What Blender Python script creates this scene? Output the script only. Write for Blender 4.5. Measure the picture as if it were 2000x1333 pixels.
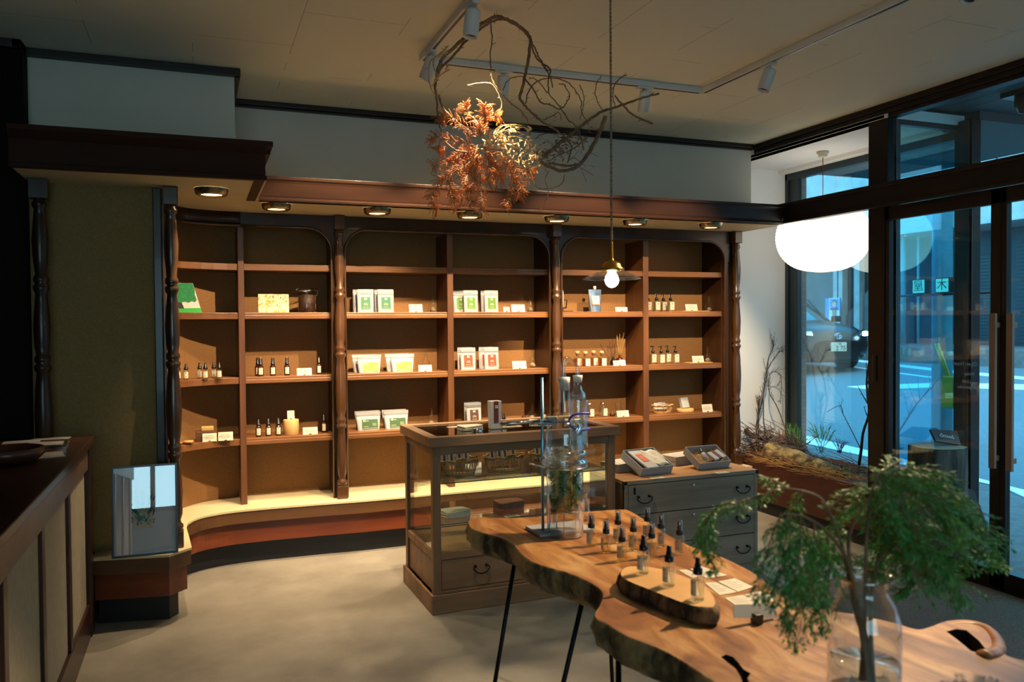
import bpy, bmesh, math, random
from mathutils import Vector, Matrix
import numpy as np
for _o in list(bpy.data.objects): bpy.data.objects.remove(_o)
SC = bpy.context.scene
COL = SC.collection
PI = math.pi
# ------------------------------------------------------------------ camera
F, YAW, PIT, ROL, CH = 1574.8, 0.371840, -0.0228755, -0.00795607, 1.5
_fw = np.array([math.sin(YAW)*math.cos(PIT), math.cos(YAW)*math.cos(PIT), math.sin(PIT)])
_r = np.array([math.cos(YAW), -math.sin(YAW), 0.0]); _u = np.cross(_r, _fw)
_c, _s = math.cos(ROL), math.sin(ROL)
_R, _U = _c*_r+_s*_u, -_s*_r+_c*_u
_C = np.array([0, 0, CH])
def ray(x, y): return _fw+_R*(x-1000)/F-_U*(y-666.5)/F
def onX(x, y, X): d = ray(x, y); return Vector(_C+d*(X/d[0]))
def onY(x, y, Y): d = ray(x, y); return Vector(_C+d*(Y/d[1]))
def onZ(x, y, Z): d = ray(x, y); return Vector(_C+d*((Z-CH)/d[2]))
cd = bpy.data.cameras.new('camera'); cam = bpy.data.objects.new('camera', cd); COL.objects.link(cam)
cam.matrix_world = Matrix(((_R[0], _U[0], -_fw[0], 0), (_R[1], _U[1], -_fw[1], 0), (_R[2], _U[2], -_fw[2], CH), (0, 0, 0, 1)))
cd.sensor_width = 36; cd.lens = F*36/2000; cd.clip_start = 0.05; cd.clip_end = 200
cd.dof.use_dof = True; cd.dof.focus_distance = 4.4; cd.dof.aperture_fstop = 3.5
SC.camera = cam
# ------------------------------------------------------------------ world, exposure
SC.view_settings.view_transform = 'Standard'; SC.view_settings.look = 'None'
SC.view_settings.gamma = 1; SC.view_settings.use_curve_mapping = False
SC.view_settings.exposure = 1.12
W = bpy.data.worlds.new('world'); SC.world = W; W.use_nodes = True
wn = W.node_tree.nodes; wn.clear()
wo = wn.new('ShaderNodeOutputWorld'); wb = wn.new('ShaderNodeBackground')
# overcast dusk sky: blue-green towards the street (+X), greyer blue towards the shop front (-Y)
wg = wn.new('ShaderNodeNewGeometry'); ws = wn.new('ShaderNodeSeparateXYZ'); wl = W.node_tree.links.new
wl(wg.outputs['Incoming'], ws.inputs[0])
def wramp(sock, p0, c0, p1, c1):
    m = wn.new('ShaderNodeMath'); m.operation = 'MULTIPLY'; m.inputs[1].default_value = -1; wl(sock, m.inputs[0])
    r = wn.new('ShaderNodeValToRGB'); e = r.color_ramp.elements; e[0].position = p0; e[1].position = p1; e[0].color = c0; e[1].color = c1; wl(m.outputs[0], r.inputs[0]); return r.outputs[0]
up = wramp(ws.outputs[2], 0.0, (.25, .66, .82, 1), .6, (.05, .38, .66, 1))
wy = wn.new('ShaderNodeMath'); wy.operation = 'ADD'; wy.inputs[1].default_value = -.5; wl(ws.outputs[1], wy.inputs[0])
side = wramp(wy.outputs[0], 0.1, (0, 0, 0, 1), .6, (1, 1, 1, 1))
wx = wn.new('ShaderNodeMix'); wx.data_type = 'RGBA'; wl(side, wx.inputs[0]); wx.inputs[6].default_value = (.50, .50, .52, 1); wl(up, wx.inputs[7])
wl(wx.outputs[2], wb.inputs[0]); wb.inputs[1].default_value = 3.4
wl(wb.outputs[0], wo.inputs[0])
SC.cycles.max_bounces = 10; SC.cycles.transparent_max_bounces = 24; SC.cycles.sample_clamp_indirect = 4
SC.cycles.caustics_reflective = False; SC.cycles.caustics_refractive = False
WARM = (1.0, .74, .46)
def spot(name, loc, target, watts, angle, col=WARM, radius=.03, blend=.5):
    l = bpy.data.lights.new(name, 'SPOT'); l.energy = watts; l.color = col; l.spot_size = math.radians(angle)
    l.spot_blend = blend; l.shadow_soft_size = radius
    o = bpy.data.objects.new(name, l); COL.objects.link(o); o.location = loc
    o.rotation_euler = (Vector(target)-Vector(loc)).to_track_quat('-Z', 'Y').to_euler(); return o
def point(name, loc, watts, col=WARM, radius=.03):
    l = bpy.data.lights.new(name, 'POINT'); l.energy = watts; l.color = col; l.shadow_soft_size = radius
    o = bpy.data.objects.new(name, l); COL.objects.link(o); o.location = loc; return o
DOWN = [(.08, 4.50), (.445, 4.95), (1.045, 4.95), (1.645, 4.95), (2.26, 4.95), (2.86, 4.95), (3.49, 4.95)]
for i, (x, y) in enumerate(DOWN):
    spot('downlight_lamp', (x, y, 2.155), (x, y+.10, 0), 42, 96, WARM, .022, .8)
TRACK = [((1.09, 3.22, 2.74), (1.22, 3.5, 1.9), 78), ((1.09, 3.86, 2.72), (.45, 5.5, 1.0), 135), ((1.53, 4.02, 2.70), (1.45, 5.5, 1.05), 135),
         ((2.39, 4.02, 2.70), (2.3, 5.5, 1.05), 125), ((2.79, 3.45, 2.72), (3.25, 5.5, 1.0), 175), ((2.79, 2.25, 2.72), (1.3, 2.05, .78), 215)]
# ------------------------------------------------------------------ materials
def lin(h):
    if isinstance(h, str):
        h = h.lstrip('#'); h = [int(h[i:i+2], 16)/255 for i in (0, 2, 4)]
        h = [((c+.055)/1.055)**2.4 if c > .04045 else c/12.92 for c in h]
    return (*h[:3], 1)
def newmat(name):
    m = bpy.data.materials.new(name); m.use_nodes = True; nt = m.node_tree; nt.nodes.clear()
    o = nt.nodes.new('ShaderNodeOutputMaterial'); return m, nt, o
def N(nt, t, **kw):
    n = nt.nodes.new(t)
    for k, v in kw.items():
        if k.startswith('i_'):
            key = k[2:]; key = int(key) if key.isdigit() else key.replace('_', ' ')
            n.inputs[key].default_value = v
        else: setattr(n, k, v)
    return n
def mat(name, col, rough=.5, col2=None, scale=8, stretch=(1, 1, 1), metal=0, bump=0, bscale=None, detail=4, spec=.5, coat=0, contrast=(.35, .65), emit=None, estr=0, noise='noise', sub=0):
    m, nt, o = newmat(name); L = nt.links.new
    p = N(nt, 'ShaderNodeBsdfPrincipled'); L(p.outputs[0], o.inputs[0])
    p.inputs['Roughness'].default_value = rough; p.inputs['Metallic'].default_value = metal
    p.inputs['Specular IOR Level'].default_value = spec; p.inputs['Coat Weight'].default_value = coat
    if sub: p.inputs['Subsurface Weight'].default_value = sub; p.inputs['Subsurface Scale'].default_value = .01
    p.inputs['Base Color'].default_value = lin(col)
    if emit: p.inputs['Emission Color'].default_value = lin(emit); p.inputs['Emission Strength'].default_value = estr
    tc = N(nt, 'ShaderNodeTexCoord'); mp = N(nt, 'ShaderNodeMapping'); mp.inputs['Scale'].default_value = stretch
    L(tc.outputs['Object'], mp.inputs[0])
    if col2 is not None:
        if noise == 'wave':
            n = N(nt, 'ShaderNodeTexWave', wave_type='RINGS', i_Scale=scale, i_Distortion=6.0, i_Detail=3.0, i_Detail_Scale=1.5); fac = n.outputs['Fac']
        else:
            n = N(nt, 'ShaderNodeTexNoise', i_Scale=scale, i_Detail=float(detail), i_Roughness=.6); fac = n.outputs['Fac']
        L(mp.outputs[0], n.inputs['Vector'])
        r = N(nt, 'ShaderNodeValToRGB'); r.color_ramp.elements[0].position = contrast[0]; r.color_ramp.elements[1].position = contrast[1]
        r.color_ramp.elements[0].color = lin(col); r.color_ramp.elements[1].color = lin(col2)
        L(fac, r.inputs[0]); L(r.outputs[0], p.inputs['Base Color'])
    if bump:
        n2 = N(nt, 'ShaderNodeTexNoise', i_Scale=bscale or scale*4, i_Detail=6.0); L(mp.outputs[0], n2.inputs['Vector'])
        b = N(nt, 'ShaderNodeBump', i_Strength=bump, i_Distance=.01); L(n2.outputs['Fac'], b.inputs['Height']); L(b.outputs[0], p.inputs['Normal'])
    return m
def thin_glass(name, tint=(.97, .99, .98), base=.06, edge=.9, power=4.0, rough=0.0, gcol=(1, 1, 1)):
    m, nt, o = newmat(name); L = nt.links.new
    t = N(nt, 'ShaderNodeBsdfTransparent'); t.inputs[0].default_value = (*tint, 1)
    g = N(nt, 'ShaderNodeBsdfGlossy'); g.inputs['Roughness'].default_value = rough; g.inputs[0].default_value = (*gcol, 1)
    lw = N(nt, 'ShaderNodeLayerWeight', i_Blend=.5)
    pw = N(nt, 'ShaderNodeMath', operation='POWER'); pw.inputs[1].default_value = power; L(lw.outputs['Facing'], pw.inputs[0])
    ma = N(nt, 'ShaderNodeMath', operation='MULTIPLY_ADD'); ma.inputs[1].default_value = edge-base; ma.inputs[2].default_value = base; L(pw.outputs[0], ma.inputs[0])
    mx = N(nt, 'ShaderNodeMixShader'); L(ma.outputs[0], mx.inputs[0]); L(t.outputs[0], mx.inputs[1]); L(g.outputs[0], mx.inputs[2]); L(mx.outputs[0], o.inputs[0])
    return m
def emis(name, col, s):
    m, nt, o = newmat(name); e = N(nt, 'ShaderNodeEmission'); e.inputs[0].default_value = lin(col); e.inputs[1].default_value = s
    nt.links.new(e.outputs[0], o.inputs[0]); return m
M = {}
M['dark'] = mat('dark_stained_wood', '#29180d', .32, '#3b2413', 6, (1, 1, .12), coat=.1, spec=.35, bump=.1, bscale=30)
M['darkh'] = mat('dark_stained_beam', '#20110a', .42, '#331d10', 5, (.12, 1, 1), coat=.08, spec=.35, bump=.05, bscale=30)
M['black_wood'] = mat('near_black_wood', '#0a0605', .8, '#110a08', 5, (1, 1, .1), spec=.12)
M['beam_l'] = mat('left_beam_wood', '#27140b', .65, '#361c10', 5, (.12, 1, 1), spec=.15)
M['turned'] = mat('turned_wood', '#32200f', .28, '#4c3019', 5, (1, 1, .15), coat=.3)
M['shelf'] = mat('shelf_wood', '#5f3a1c', .38, '#7c5028', 8, (.12, 1, 1), coat=.15)
M['divider'] = mat('divider_wood', '#4f2f17', .42, '#674020', 8, (1, 1, .12))
M['panel'] = mat('bench_panel', '#5a2610', .4, '#7a3a1a', 9, (.1, 1, 1))
M['fascia'] = mat('bench_fascia', '#4a2e14', .45, '#5d3d1e', 12, (.1, 1, 1))
M['cream'] = mat('cream_laminate', '#c4b48c', .4, '#cdbd98', 3)
M['toe'] = mat('black_toe', '#0c0f12', .6)
M['metal_dark'] = mat('bronze_aluminium', '#1c1310', .45, metal=.3)
M['metal_grey'] = mat('grey_aluminium', '#3a4548', .4, metal=.5)
M['white_wall'] = mat('white_plaster', '#c6c1b3', .9, '#cbc6ba', 2, bump=.05, bscale=200)
M['white_alcove'] = mat('alcove_plaster', '#e6e4e0', .9)
M['soffit'] = mat('soffit_board', '#a99f7e', .8, '#b1a786', 3, bump=.06, bscale=150)
M['trim'] = mat('dark_trim', '#1c0e08', .4)
M['black_iron'] = mat('black_iron', '#0b0b0c', .45, metal=.6)
M['chrome'] = mat('chrome', '#c9ced2', .15, metal=1)
M['steelblue'] = mat('steel_rod', '#7db6cf', .25, metal=.8)
M['brass'] = mat('brass', '#c8963e', .25, metal=1)
M['lampring'] = mat('lamp_ring', '#8a7c5a', .25, metal=.9)
M['white'] = mat('white_paint', '#c9c9c4', .5)
M['paper'] = mat('white_card', '#c9c1ac', .8)
M['ink'] = mat('printed_ink', '#6b675e', .8)
M['blackp'] = mat('black_plastic', '#0a0a0b', .3)
M['pouch'] = mat('white_pouch', '#a3a2a1', .5, bump=.12, bscale=25)
M['glass'] = thin_glass('clear_glass')
M['pane'] = thin_glass('window_pane', (.66, .93, 1.0), .13, .9, 3.5)
M['pane_in'] = thin_glass('door_pane', (.72, .94, 1.0), .03, .8, 5)
M['caseglass'] = thin_glass('case_glass', (.95, .98, .96), .05, .9, 3.2)
M['cap'] = thin_glass('clear_cap', (.8, .8, .8), .12, .9, 2.5)
M['amber'] = mat('amber_glass', '#3a1605', .12, spec=.8)
M['yellowliq'] = thin_glass('pale_yellow_liquid', (.95, .87, .60), .05, .6, 4)
M['clearliq'] = thin_glass('clear_liquid', (.93, .95, .94), .05, .6, 4)
M['amberliq'] = thin_glass('honey_liquid', (.85, .52, .12), .05, .6, 4)
M['rubber'] = mat('rubber_stopper', '#cfcdc6', .6)
M['bulb'] = emis('bulb_glow', '#fff0d8', 60)
M['disc'] = emis('downlight_disc', '#ffdca0', 9)
M['lantern'] = None
# ------------------------------------------------------------------ special materials
def lantern_mat():
    m, nt, o = newmat('washi_paper'); L = nt.links.new
    tc = N(nt, 'ShaderNodeTexCoord'); w = N(nt, 'ShaderNodeTexWave', bands_direction='Z', i_Scale=26.0, i_Distortion=0.0)
    L(tc.outputs['Object'], w.inputs['Vector'])
    r = N(nt, 'ShaderNodeValToRGB'); r.color_ramp.elements[0].position = .0; r.color_ramp.elements[1].position = .25
    r.color_ramp.elements[0].color = (1.0, .78, .52, 1); r.color_ramp.elements[1].color = (1.0, .90, .74, 1); L(w.outputs['Fac'], r.inputs[0])
    e = N(nt, 'ShaderNodeEmission'); e.inputs[1].default_value = .95; L(r.outputs[0], e.inputs[0])
    d = N(nt, 'ShaderNodeBsdfDiffuse'); d.inputs[0].default_value = (.8, .76, .7, 1)
    a = N(nt, 'ShaderNodeAddShader'); L(e.outputs[0], a.inputs[0]); L(d.outputs[0], a.inputs[1]); L(a.outputs[0], o.inputs[0]); return m
M['lantern'] = lantern_mat()
def back_panel_mat():
    m, nt, o = newmat('woven_back_panel'); L = nt.links.new
    p = N(nt, 'ShaderNodeBsdfPrincipled', i_Roughness=.85); L(p.outputs[0], o.inputs[0])
    tc = N(nt, 'ShaderNodeTexCoord'); n = N(nt, 'ShaderNodeTexNoise', i_Scale=160.0, i_Detail=3.0); L(tc.outputs['Object'], n.inputs['Vector'])
    r = N(nt, 'ShaderNodeValToRGB'); r.color_ramp.elements[0].position = .3; r.color_ramp.elements[1].position = .7
    r.color_ramp.elements[0].color = lin('#7c5830'); r.color_ramp.elements[1].color = lin('#94693a'); L(n.outputs['Fac'], r.inputs[0]); L(r.outputs[0], p.inputs['Base Color'])
    b = N(nt, 'ShaderNodeBump', i_Strength=.25, i_Distance=.003); L(n.outputs['Fac'], b.inputs['Height']); L(b.outputs[0], p.inputs['Normal']); return m
M['back'] = back_panel_mat()
def floor_mat():
    m, nt, o = newmat('polished_concrete'); L = nt.links.new
    p = N(nt, 'ShaderNodeBsdfPrincipled', i_Roughness=.5); L(p.outputs[0], o.inputs[0])
    tc = N(nt, 'ShaderNodeTexCoord'); n = N(nt, 'ShaderNodeTexNoise', i_Scale=2.2, i_Detail=8.0, i_Roughness=.65); L(tc.outputs['Object'], n.inputs['Vector'])
    r = N(nt, 'ShaderNodeValToRGB'); r.color_ramp.elements[0].position = .3; r.color_ramp.elements[1].position = .72
    r.color_ramp.elements[0].color = lin('#756f64'); r.color_ramp.elements[1].color = lin('#9a9486'); L(n.outputs['Fac'], r.inputs[0])
    n2 = N(nt, 'ShaderNodeTexNoise', i_Scale=180.0, i_Detail=2.0); L(tc.outputs['Object'], n2.inputs['Vector'])
    mx = N(nt, 'ShaderNodeMix', data_type='RGBA', blend_type='MULTIPLY'); mx.inputs[0].default_value = .35
    L(r.outputs[0], mx.inputs[6]); L(n2.outputs['Fac'], mx.inputs[7]); L(mx.outputs[2], p.inputs['Base Color'])
    b = N(nt, 'ShaderNodeBump', i_Strength=.1, i_Distance=.005); L(n2.outputs['Fac'], b.inputs['Height']); L(b.outputs[0], p.inputs['Normal']); return m
M['floor'] = floor_mat()
def ceil_mat():
    m, nt, o = newmat('ceiling_board'); L = nt.links.new
    p = N(nt, 'ShaderNodeBsdfPrincipled', i_Roughness=.9); L(p.outputs[0], o.inputs[0])
    tc = N(nt, 'ShaderNodeTexCoord'); mp = N(nt, 'ShaderNodeMapping'); mp.inputs['Rotation'].default_value = (0, 0, PI/2); L(tc.outputs['Object'], mp.inputs[0])
    br = N(nt, 'ShaderNodeTexBrick', i_Scale=1.0, i_Mortar_Size=.0022, i_Brick_Width=.91, i_Row_Height=.455, i_Mortar_Smooth=.3)
    br.offset = .5; L(mp.outputs[0], br.inputs['Vector'])
    n = N(nt, 'ShaderNodeTexNoise', i_Scale=3.0, i_Detail=2.0); L(mp.outputs[0], n.inputs['Vector'])
    gt = N(nt, 'ShaderNodeMath', operation='GREATER_THAN'); gt.inputs[1].default_value = .5; L(n.outputs['Fac'], gt.inputs[0])
    mu = N(nt, 'ShaderNodeMath', operation='MULTIPLY'); L(br.outputs['Fac'], mu.inputs[0]); L(gt.outputs[0], mu.inputs[1])
    mx = N(nt, 'ShaderNodeMix', data_type='RGBA'); mx.inputs[6].default_value = lin('#cfcdb8'); mx.inputs[7].default_value = lin('#9d9583')
    L(mu.outputs[0], mx.inputs[0]); L(mx.outputs[2], p.inputs['Base Color']); return m
M['ceiling'] = ceil_mat()
def slab_mat():
    m, nt, o = newmat('live_edge_wood'); L = nt.links.new
    p = N(nt, 'ShaderNodeBsdfPrincipled', i_Roughness=.42); L(p.outputs[0], o.inputs[0])
    tc = N(nt, 'ShaderNodeTexCoord'); mp = N(nt, 'ShaderNodeMapping'); mp.inputs['Scale'].default_value = (5.0, 1.3, 3); mp.inputs['Rotation'].default_value = (0, 0, .12)
    L(tc.outputs['Object'], mp.inputs[0])
    n = N(nt, 'ShaderNodeTexNoise', i_Scale=2.2, i_Detail=7.0, i_Roughness=.6, i_Distortion=1.2); L(mp.outputs[0], n.inputs['Vector'])
    r = N(nt, 'ShaderNodeValToRGB'); e = r.color_ramp.elements
    e[0].position = .3; e[0].color = lin('#5c3411'); e[1].position = .7; e[1].color = lin('#bb9462')
    x = e.new(.45); x.color = lin('#845226'); x = e.new(.55); x.color = lin('#a1713e')
    L(n.outputs['Fac'], r.inputs[0]); L(r.outputs[0], p.inputs['Base Color'])
    b = N(nt, 'ShaderNodeBump', i_Strength=.15, i_Distance=.004); L(n.outputs['Fac'], b.inputs['Height']); L(b.outputs[0], p.inputs['Normal']); return m
M['slab'] = slab_mat()
M['bark'] = mat('dark_bark', '#2e2016', .7, '#b8935f', 7, (1, 1, .6), bump=.9, bscale=26, contrast=(.40, .58), detail=7)
M['endgrain'] = mat('grey_end_grain', '#4b3a28', .75, '#8d7252', 10, (1, 1, 2.5), bump=.5, bscale=30)
M['pale_slice'] = mat('pale_wood_slice', '#b98a4e', .55, '#c99c60', 5)
M['bark2'] = mat('slice_bark', '#2c1c10', .85, '#7d5a36', 26, (1, 1, .4), bump=.8, bscale=60, contrast=(.4, .62))
M['casewood'] = mat('weathered_case_wood', '#65492f', .55, '#7e6043', 10, (.15, 1, 1))
M['casewoodv'] = mat('weathered_case_post', '#5f452d', .55, '#795b3f', 10, (1, 1, .12))
M['deck'] = mat('case_deck', '#7d5a34', .5, '#9a7346', 9, (1, .15, 1))
M['greywood'] = mat('grey_paulownia', '#6a5f50', .7, '#857865', 9, (.1, 1, 1.6), bump=.1, bscale=60)
M['orangewood'] = mat('paulownia_top', '#8f6436', .5, '#aa7c49', 7, (.15, 1, 1))
M['sidewood'] = mat('chest_side', '#3b2413', .6, '#4f331d', 8, (1, 1, .1))
M['case_top_glass'] = thin_glass('case_top_plate', (.75, .78, .76), .12, .95, 2.2)
M['beige'] = mat('counter_cloth_panel', '#978a70', .9, '#a89b80', 120, (1, 1, .25), bump=.3, bscale=160)
M['ctop'] = mat('counter_top', '#2c140b', .33, '#3f2012', 5, (1, .12, 1))
M['cface'] = mat('counter_rail', '#5a4638', .38, '#6f5848', 14, (1, .25, 1), bump=.2, bscale=30)
M['olive'] = mat('olive_fabric_wall', '#77633a', .9, '#846f44', 140, bump=.2, bscale=200)
M['basket'] = mat('wicker', '#96703f', .7, '#c09762', 40, bump=.4, bscale=90)
M['cloth_w'] = mat('off_white_cloth', '#c9c2ae', .9, bump=.2, bscale=80)
M['cloth_t'] = mat('terracotta_cloth', '#8a5239', .9, '#9a6248', 30, bump=.2, bscale=80)
M['maroon'] = mat('maroon_label', '#4f1c20', .6)
M['green_l'] = mat('green_label', '#1f6b45', .55); M['green_b'] = mat('leaf_green_label', '#4f7d22', .55); M['green_d'] = mat('deep_green_label', '#2f5128', .55)
M['yellow_l'] = mat('yellow_label', '#d69a1e', .55, '#e0ad3c', 40); M['red_l'] = mat('brick_red_label', '#9c3b22', .55); M['brown_l'] = mat('brown_label', '#4b2f28', .55)
M['orange_l'] = mat('orange_label', '#b8552a', .55)
M['greybox'] = mat('grey_paper_box', '#94969a', .8); M['lidbox'] = mat('pale_paper_box', '#a8a49a', .8)
M['shred'] = mat('paper_shred', '#8f6a3f', .8, '#b18b58', 60)
M['silver'] = mat('silver_foil', '#b9c3cf', .2, metal=.9, bump=.3, bscale=14)
M['block'] = mat('pale_wood_block', '#b08a50', .6, '#bd985f', 6, (1, 1, .2))
M['mat'] = mat('coir_mat', '#4d4234', .95, '#6a5b49', 120, bump=.6, bscale=140)
M['dry'] = mat('dry_vine', '#5c432c', .8, '#86694a', 20, bump=.5, bscale=60)
M['dry_lit'] = mat('lamplit_dry_vine', '#a58157', .7, '#c09a6c', 20)  # dry vine again, spotlight glow put into a paler colour
M['orange_leaf'] = mat('rust_needles', '#c65c12', .7, '#e88c2a', 30)
M['gold_leaf'] = mat('golden_dry_leaf', '#cfa864', .6, '#e8cd94', 20)
M['brown_leaf'] = mat('brown_dry_leaf', '#5a4630', .8, '#7a6345', 20)
M['fern'] = mat('fern_green', '#2a7432', .5, '#4f9c40', 9, sub=0, contrast=(.3, .7)); M['fern2'] = mat('fern_light_green', '#4c8a32', .5, '#74a444', 9)
M['stem'] = mat('fern_stem', '#8a6848', .6, '#6d5238', 20); M['stem_dark'] = mat('wet_stem', '#1b1210', .4)
M['herb'] = mat('herb_green', '#1f5a28', .6, '#478a3c', 20)
M['twig'] = mat('grey_twig', '#3a2e2a', .8, '#5b4a42', 20); M['twig_b'] = mat('brown_twig', '#4b3020', .85, '#6b452c', 20)
M['straw'] = mat('straw', '#8a6534', .8, '#b08a50', 30); M['moss_bark'] = mat('lichen_bark', '#3d3222', .9, '#8a7c52', 12, bump=1, bscale=30, contrast=(.4, .6))
M['grass'] = mat('grass_green', '#3c8a3a', .6, '#5aa84a', 10); M['heather'] = mat('heather', '#4d3038', .8)
M['soil'] = mat('dark_soil', '#1e1712', .95, '#3a2a1e', 30, bump=1, bscale=40)
M['brown_box'] = mat('planter_board', '#3a1a0e', .6, '#482212', 6, (1, .15, 1))
M['stumpbark'] = mat('stump_bark', '#1c1a18', .9, '#4d4842', 12, (1, 1, .18), bump=1.5, bscale=16, contrast=(.42, .6)); M['stumptop'] = mat('stump_top', '#8f8468', .8)
M['slate'] = mat('chalkboard', '#0e1012', .7); M['chalk'] = mat('chalk', '#a9b0b0', .9)
M['brick'] = None
def brick_mat():
    m, nt, o = newmat('brown_brick'); L = nt.links.new
    p = N(nt, 'ShaderNodeBsdfPrincipled', i_Roughness=.7); L(p.outputs[0], o.inputs[0])
    tc = N(nt, 'ShaderNodeTexCoord'); sp = N(nt, 'ShaderNodeSeparateXYZ'); cb = N(nt, 'ShaderNodeCombineXYZ'); L(tc.outputs['Object'], sp.inputs[0])
    ad = N(nt, 'ShaderNodeMath', operation='ADD'); L(sp.outputs[0], ad.inputs[0]); L(sp.outputs[1], ad.inputs[1])
    L(ad.outputs[0], cb.inputs[0]); L(sp.outputs[2], cb.inputs[1])
    br = N(nt, 'ShaderNodeTexBrick', i_Scale=1.0, i_Mortar_Size=.004, i_Brick_Width=.24, i_Row_Height=.068); br.offset = 0
    br.inputs['Color1'].default_value = lin('#4a2a24'); br.inputs['Color2'].default_value = lin('#5a342a'); br.inputs['Mortar'].default_value = lin('#6f6f6a')
    L(cb.outputs[0], br.inputs['Vector']); L(br.outputs['Color'], p.inputs['Base Color']); return m
M['brick'] = brick_mat()
M['asphalt'] = mat('asphalt', '#5a686c', .8, '#68767a', 40, bump=.2, bscale=90); M['pave'] = mat('pavement_tiles', '#5c5a58', .85, '#6d6a68', 12)
M['line'] = mat('road_paint', '#dfe4e2', .7); M['conc'] = mat('concrete', '#8d9496', .9, '#9fa6a8', 4)
M['shut'] = mat('dark_shutter', '#141c26', .6); M['facade'] = mat('grey_facade', '#4c5254', .85, '#5c6264', 3); M['facade_d'] = mat('dark_facade', '#26303a', .8, '#323c46', 3)
M['porch'] = mat('porch_boards', '#3a464a', .7)
M['carpaint'] = mat('black_car_paint', '#08090c', .28, spec=.4, coat=.25); M['tyre'] = mat('tyre', '#0a0a0a', .8); M['carglass'] = mat('car_glass', '#20302e', .05, spec=.9)
M['headl'] = emis('headlight_glow', '#f2f6ff', 14); M['signl'] = emis('sign_light', '#a8f0dc', .8); M['sign_ink'] = mat('sign_green', '#04543a', .6)
M['yellowp'] = mat('yellow_plastic', '#ffa01e', .5); M['flagpole'] = mat('flag_stick', '#ffb43a', .5)
M['blue_p'] = mat('poster_blue', '#2b7fd0', .6); M['navy'] = mat('navy_ink', '#1d2f55', .6); M['skin'] = mat('printed_skin', '#c99a84', .7)
M['pole'] = mat('concrete_pole', '#8fa7ae', .85, '#a3bac0', 5); M['bluehose'] = mat('blue_clamp', '#141c8c', .35)
M['print'] = mat('art_print_paper', '#ccd4e0', .7); M['teal_ink'] = mat('teal_ink', '#1f7a82', .7); M['green_ink'] = mat('dark_green_ink', '#1d5a44', .7)
M['artglass'] = thin_glass('picture_glass', (.95, .95, .95), .22, .9, 3)
M['bowl'] = mat('red_brown_bowl', '#32130e', .35, '#431c15', 4); M['pave_grey'] = mat('papers', '#8c8a86', .8)
M['paint_g'] = mat('painted_green', '#0d8a4a', .6, '#0a6f3c', 60); M['paint_w'] = mat('painted_white', '#d6d3cb', .6); M['paint_gr'] = mat('painted_grass', '#2fae3c', .6); M['paint_b'] = mat('painted_trunk', '#22242c', .6)
M['floral'] = mat('floral_print', '#d9cfa4', .5, '#c9952a', 45, contrast=(.5, .62)); M['jarfill'] = mat('dark_herbs', '#140c07', .6, '#4a260c', 30)
M['cord'] = mat('brown_cord', '#a08468', .7, '#6a5442', 90); M['red_cord'] = mat('red_cord', '#7a2d22', .7)
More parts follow.
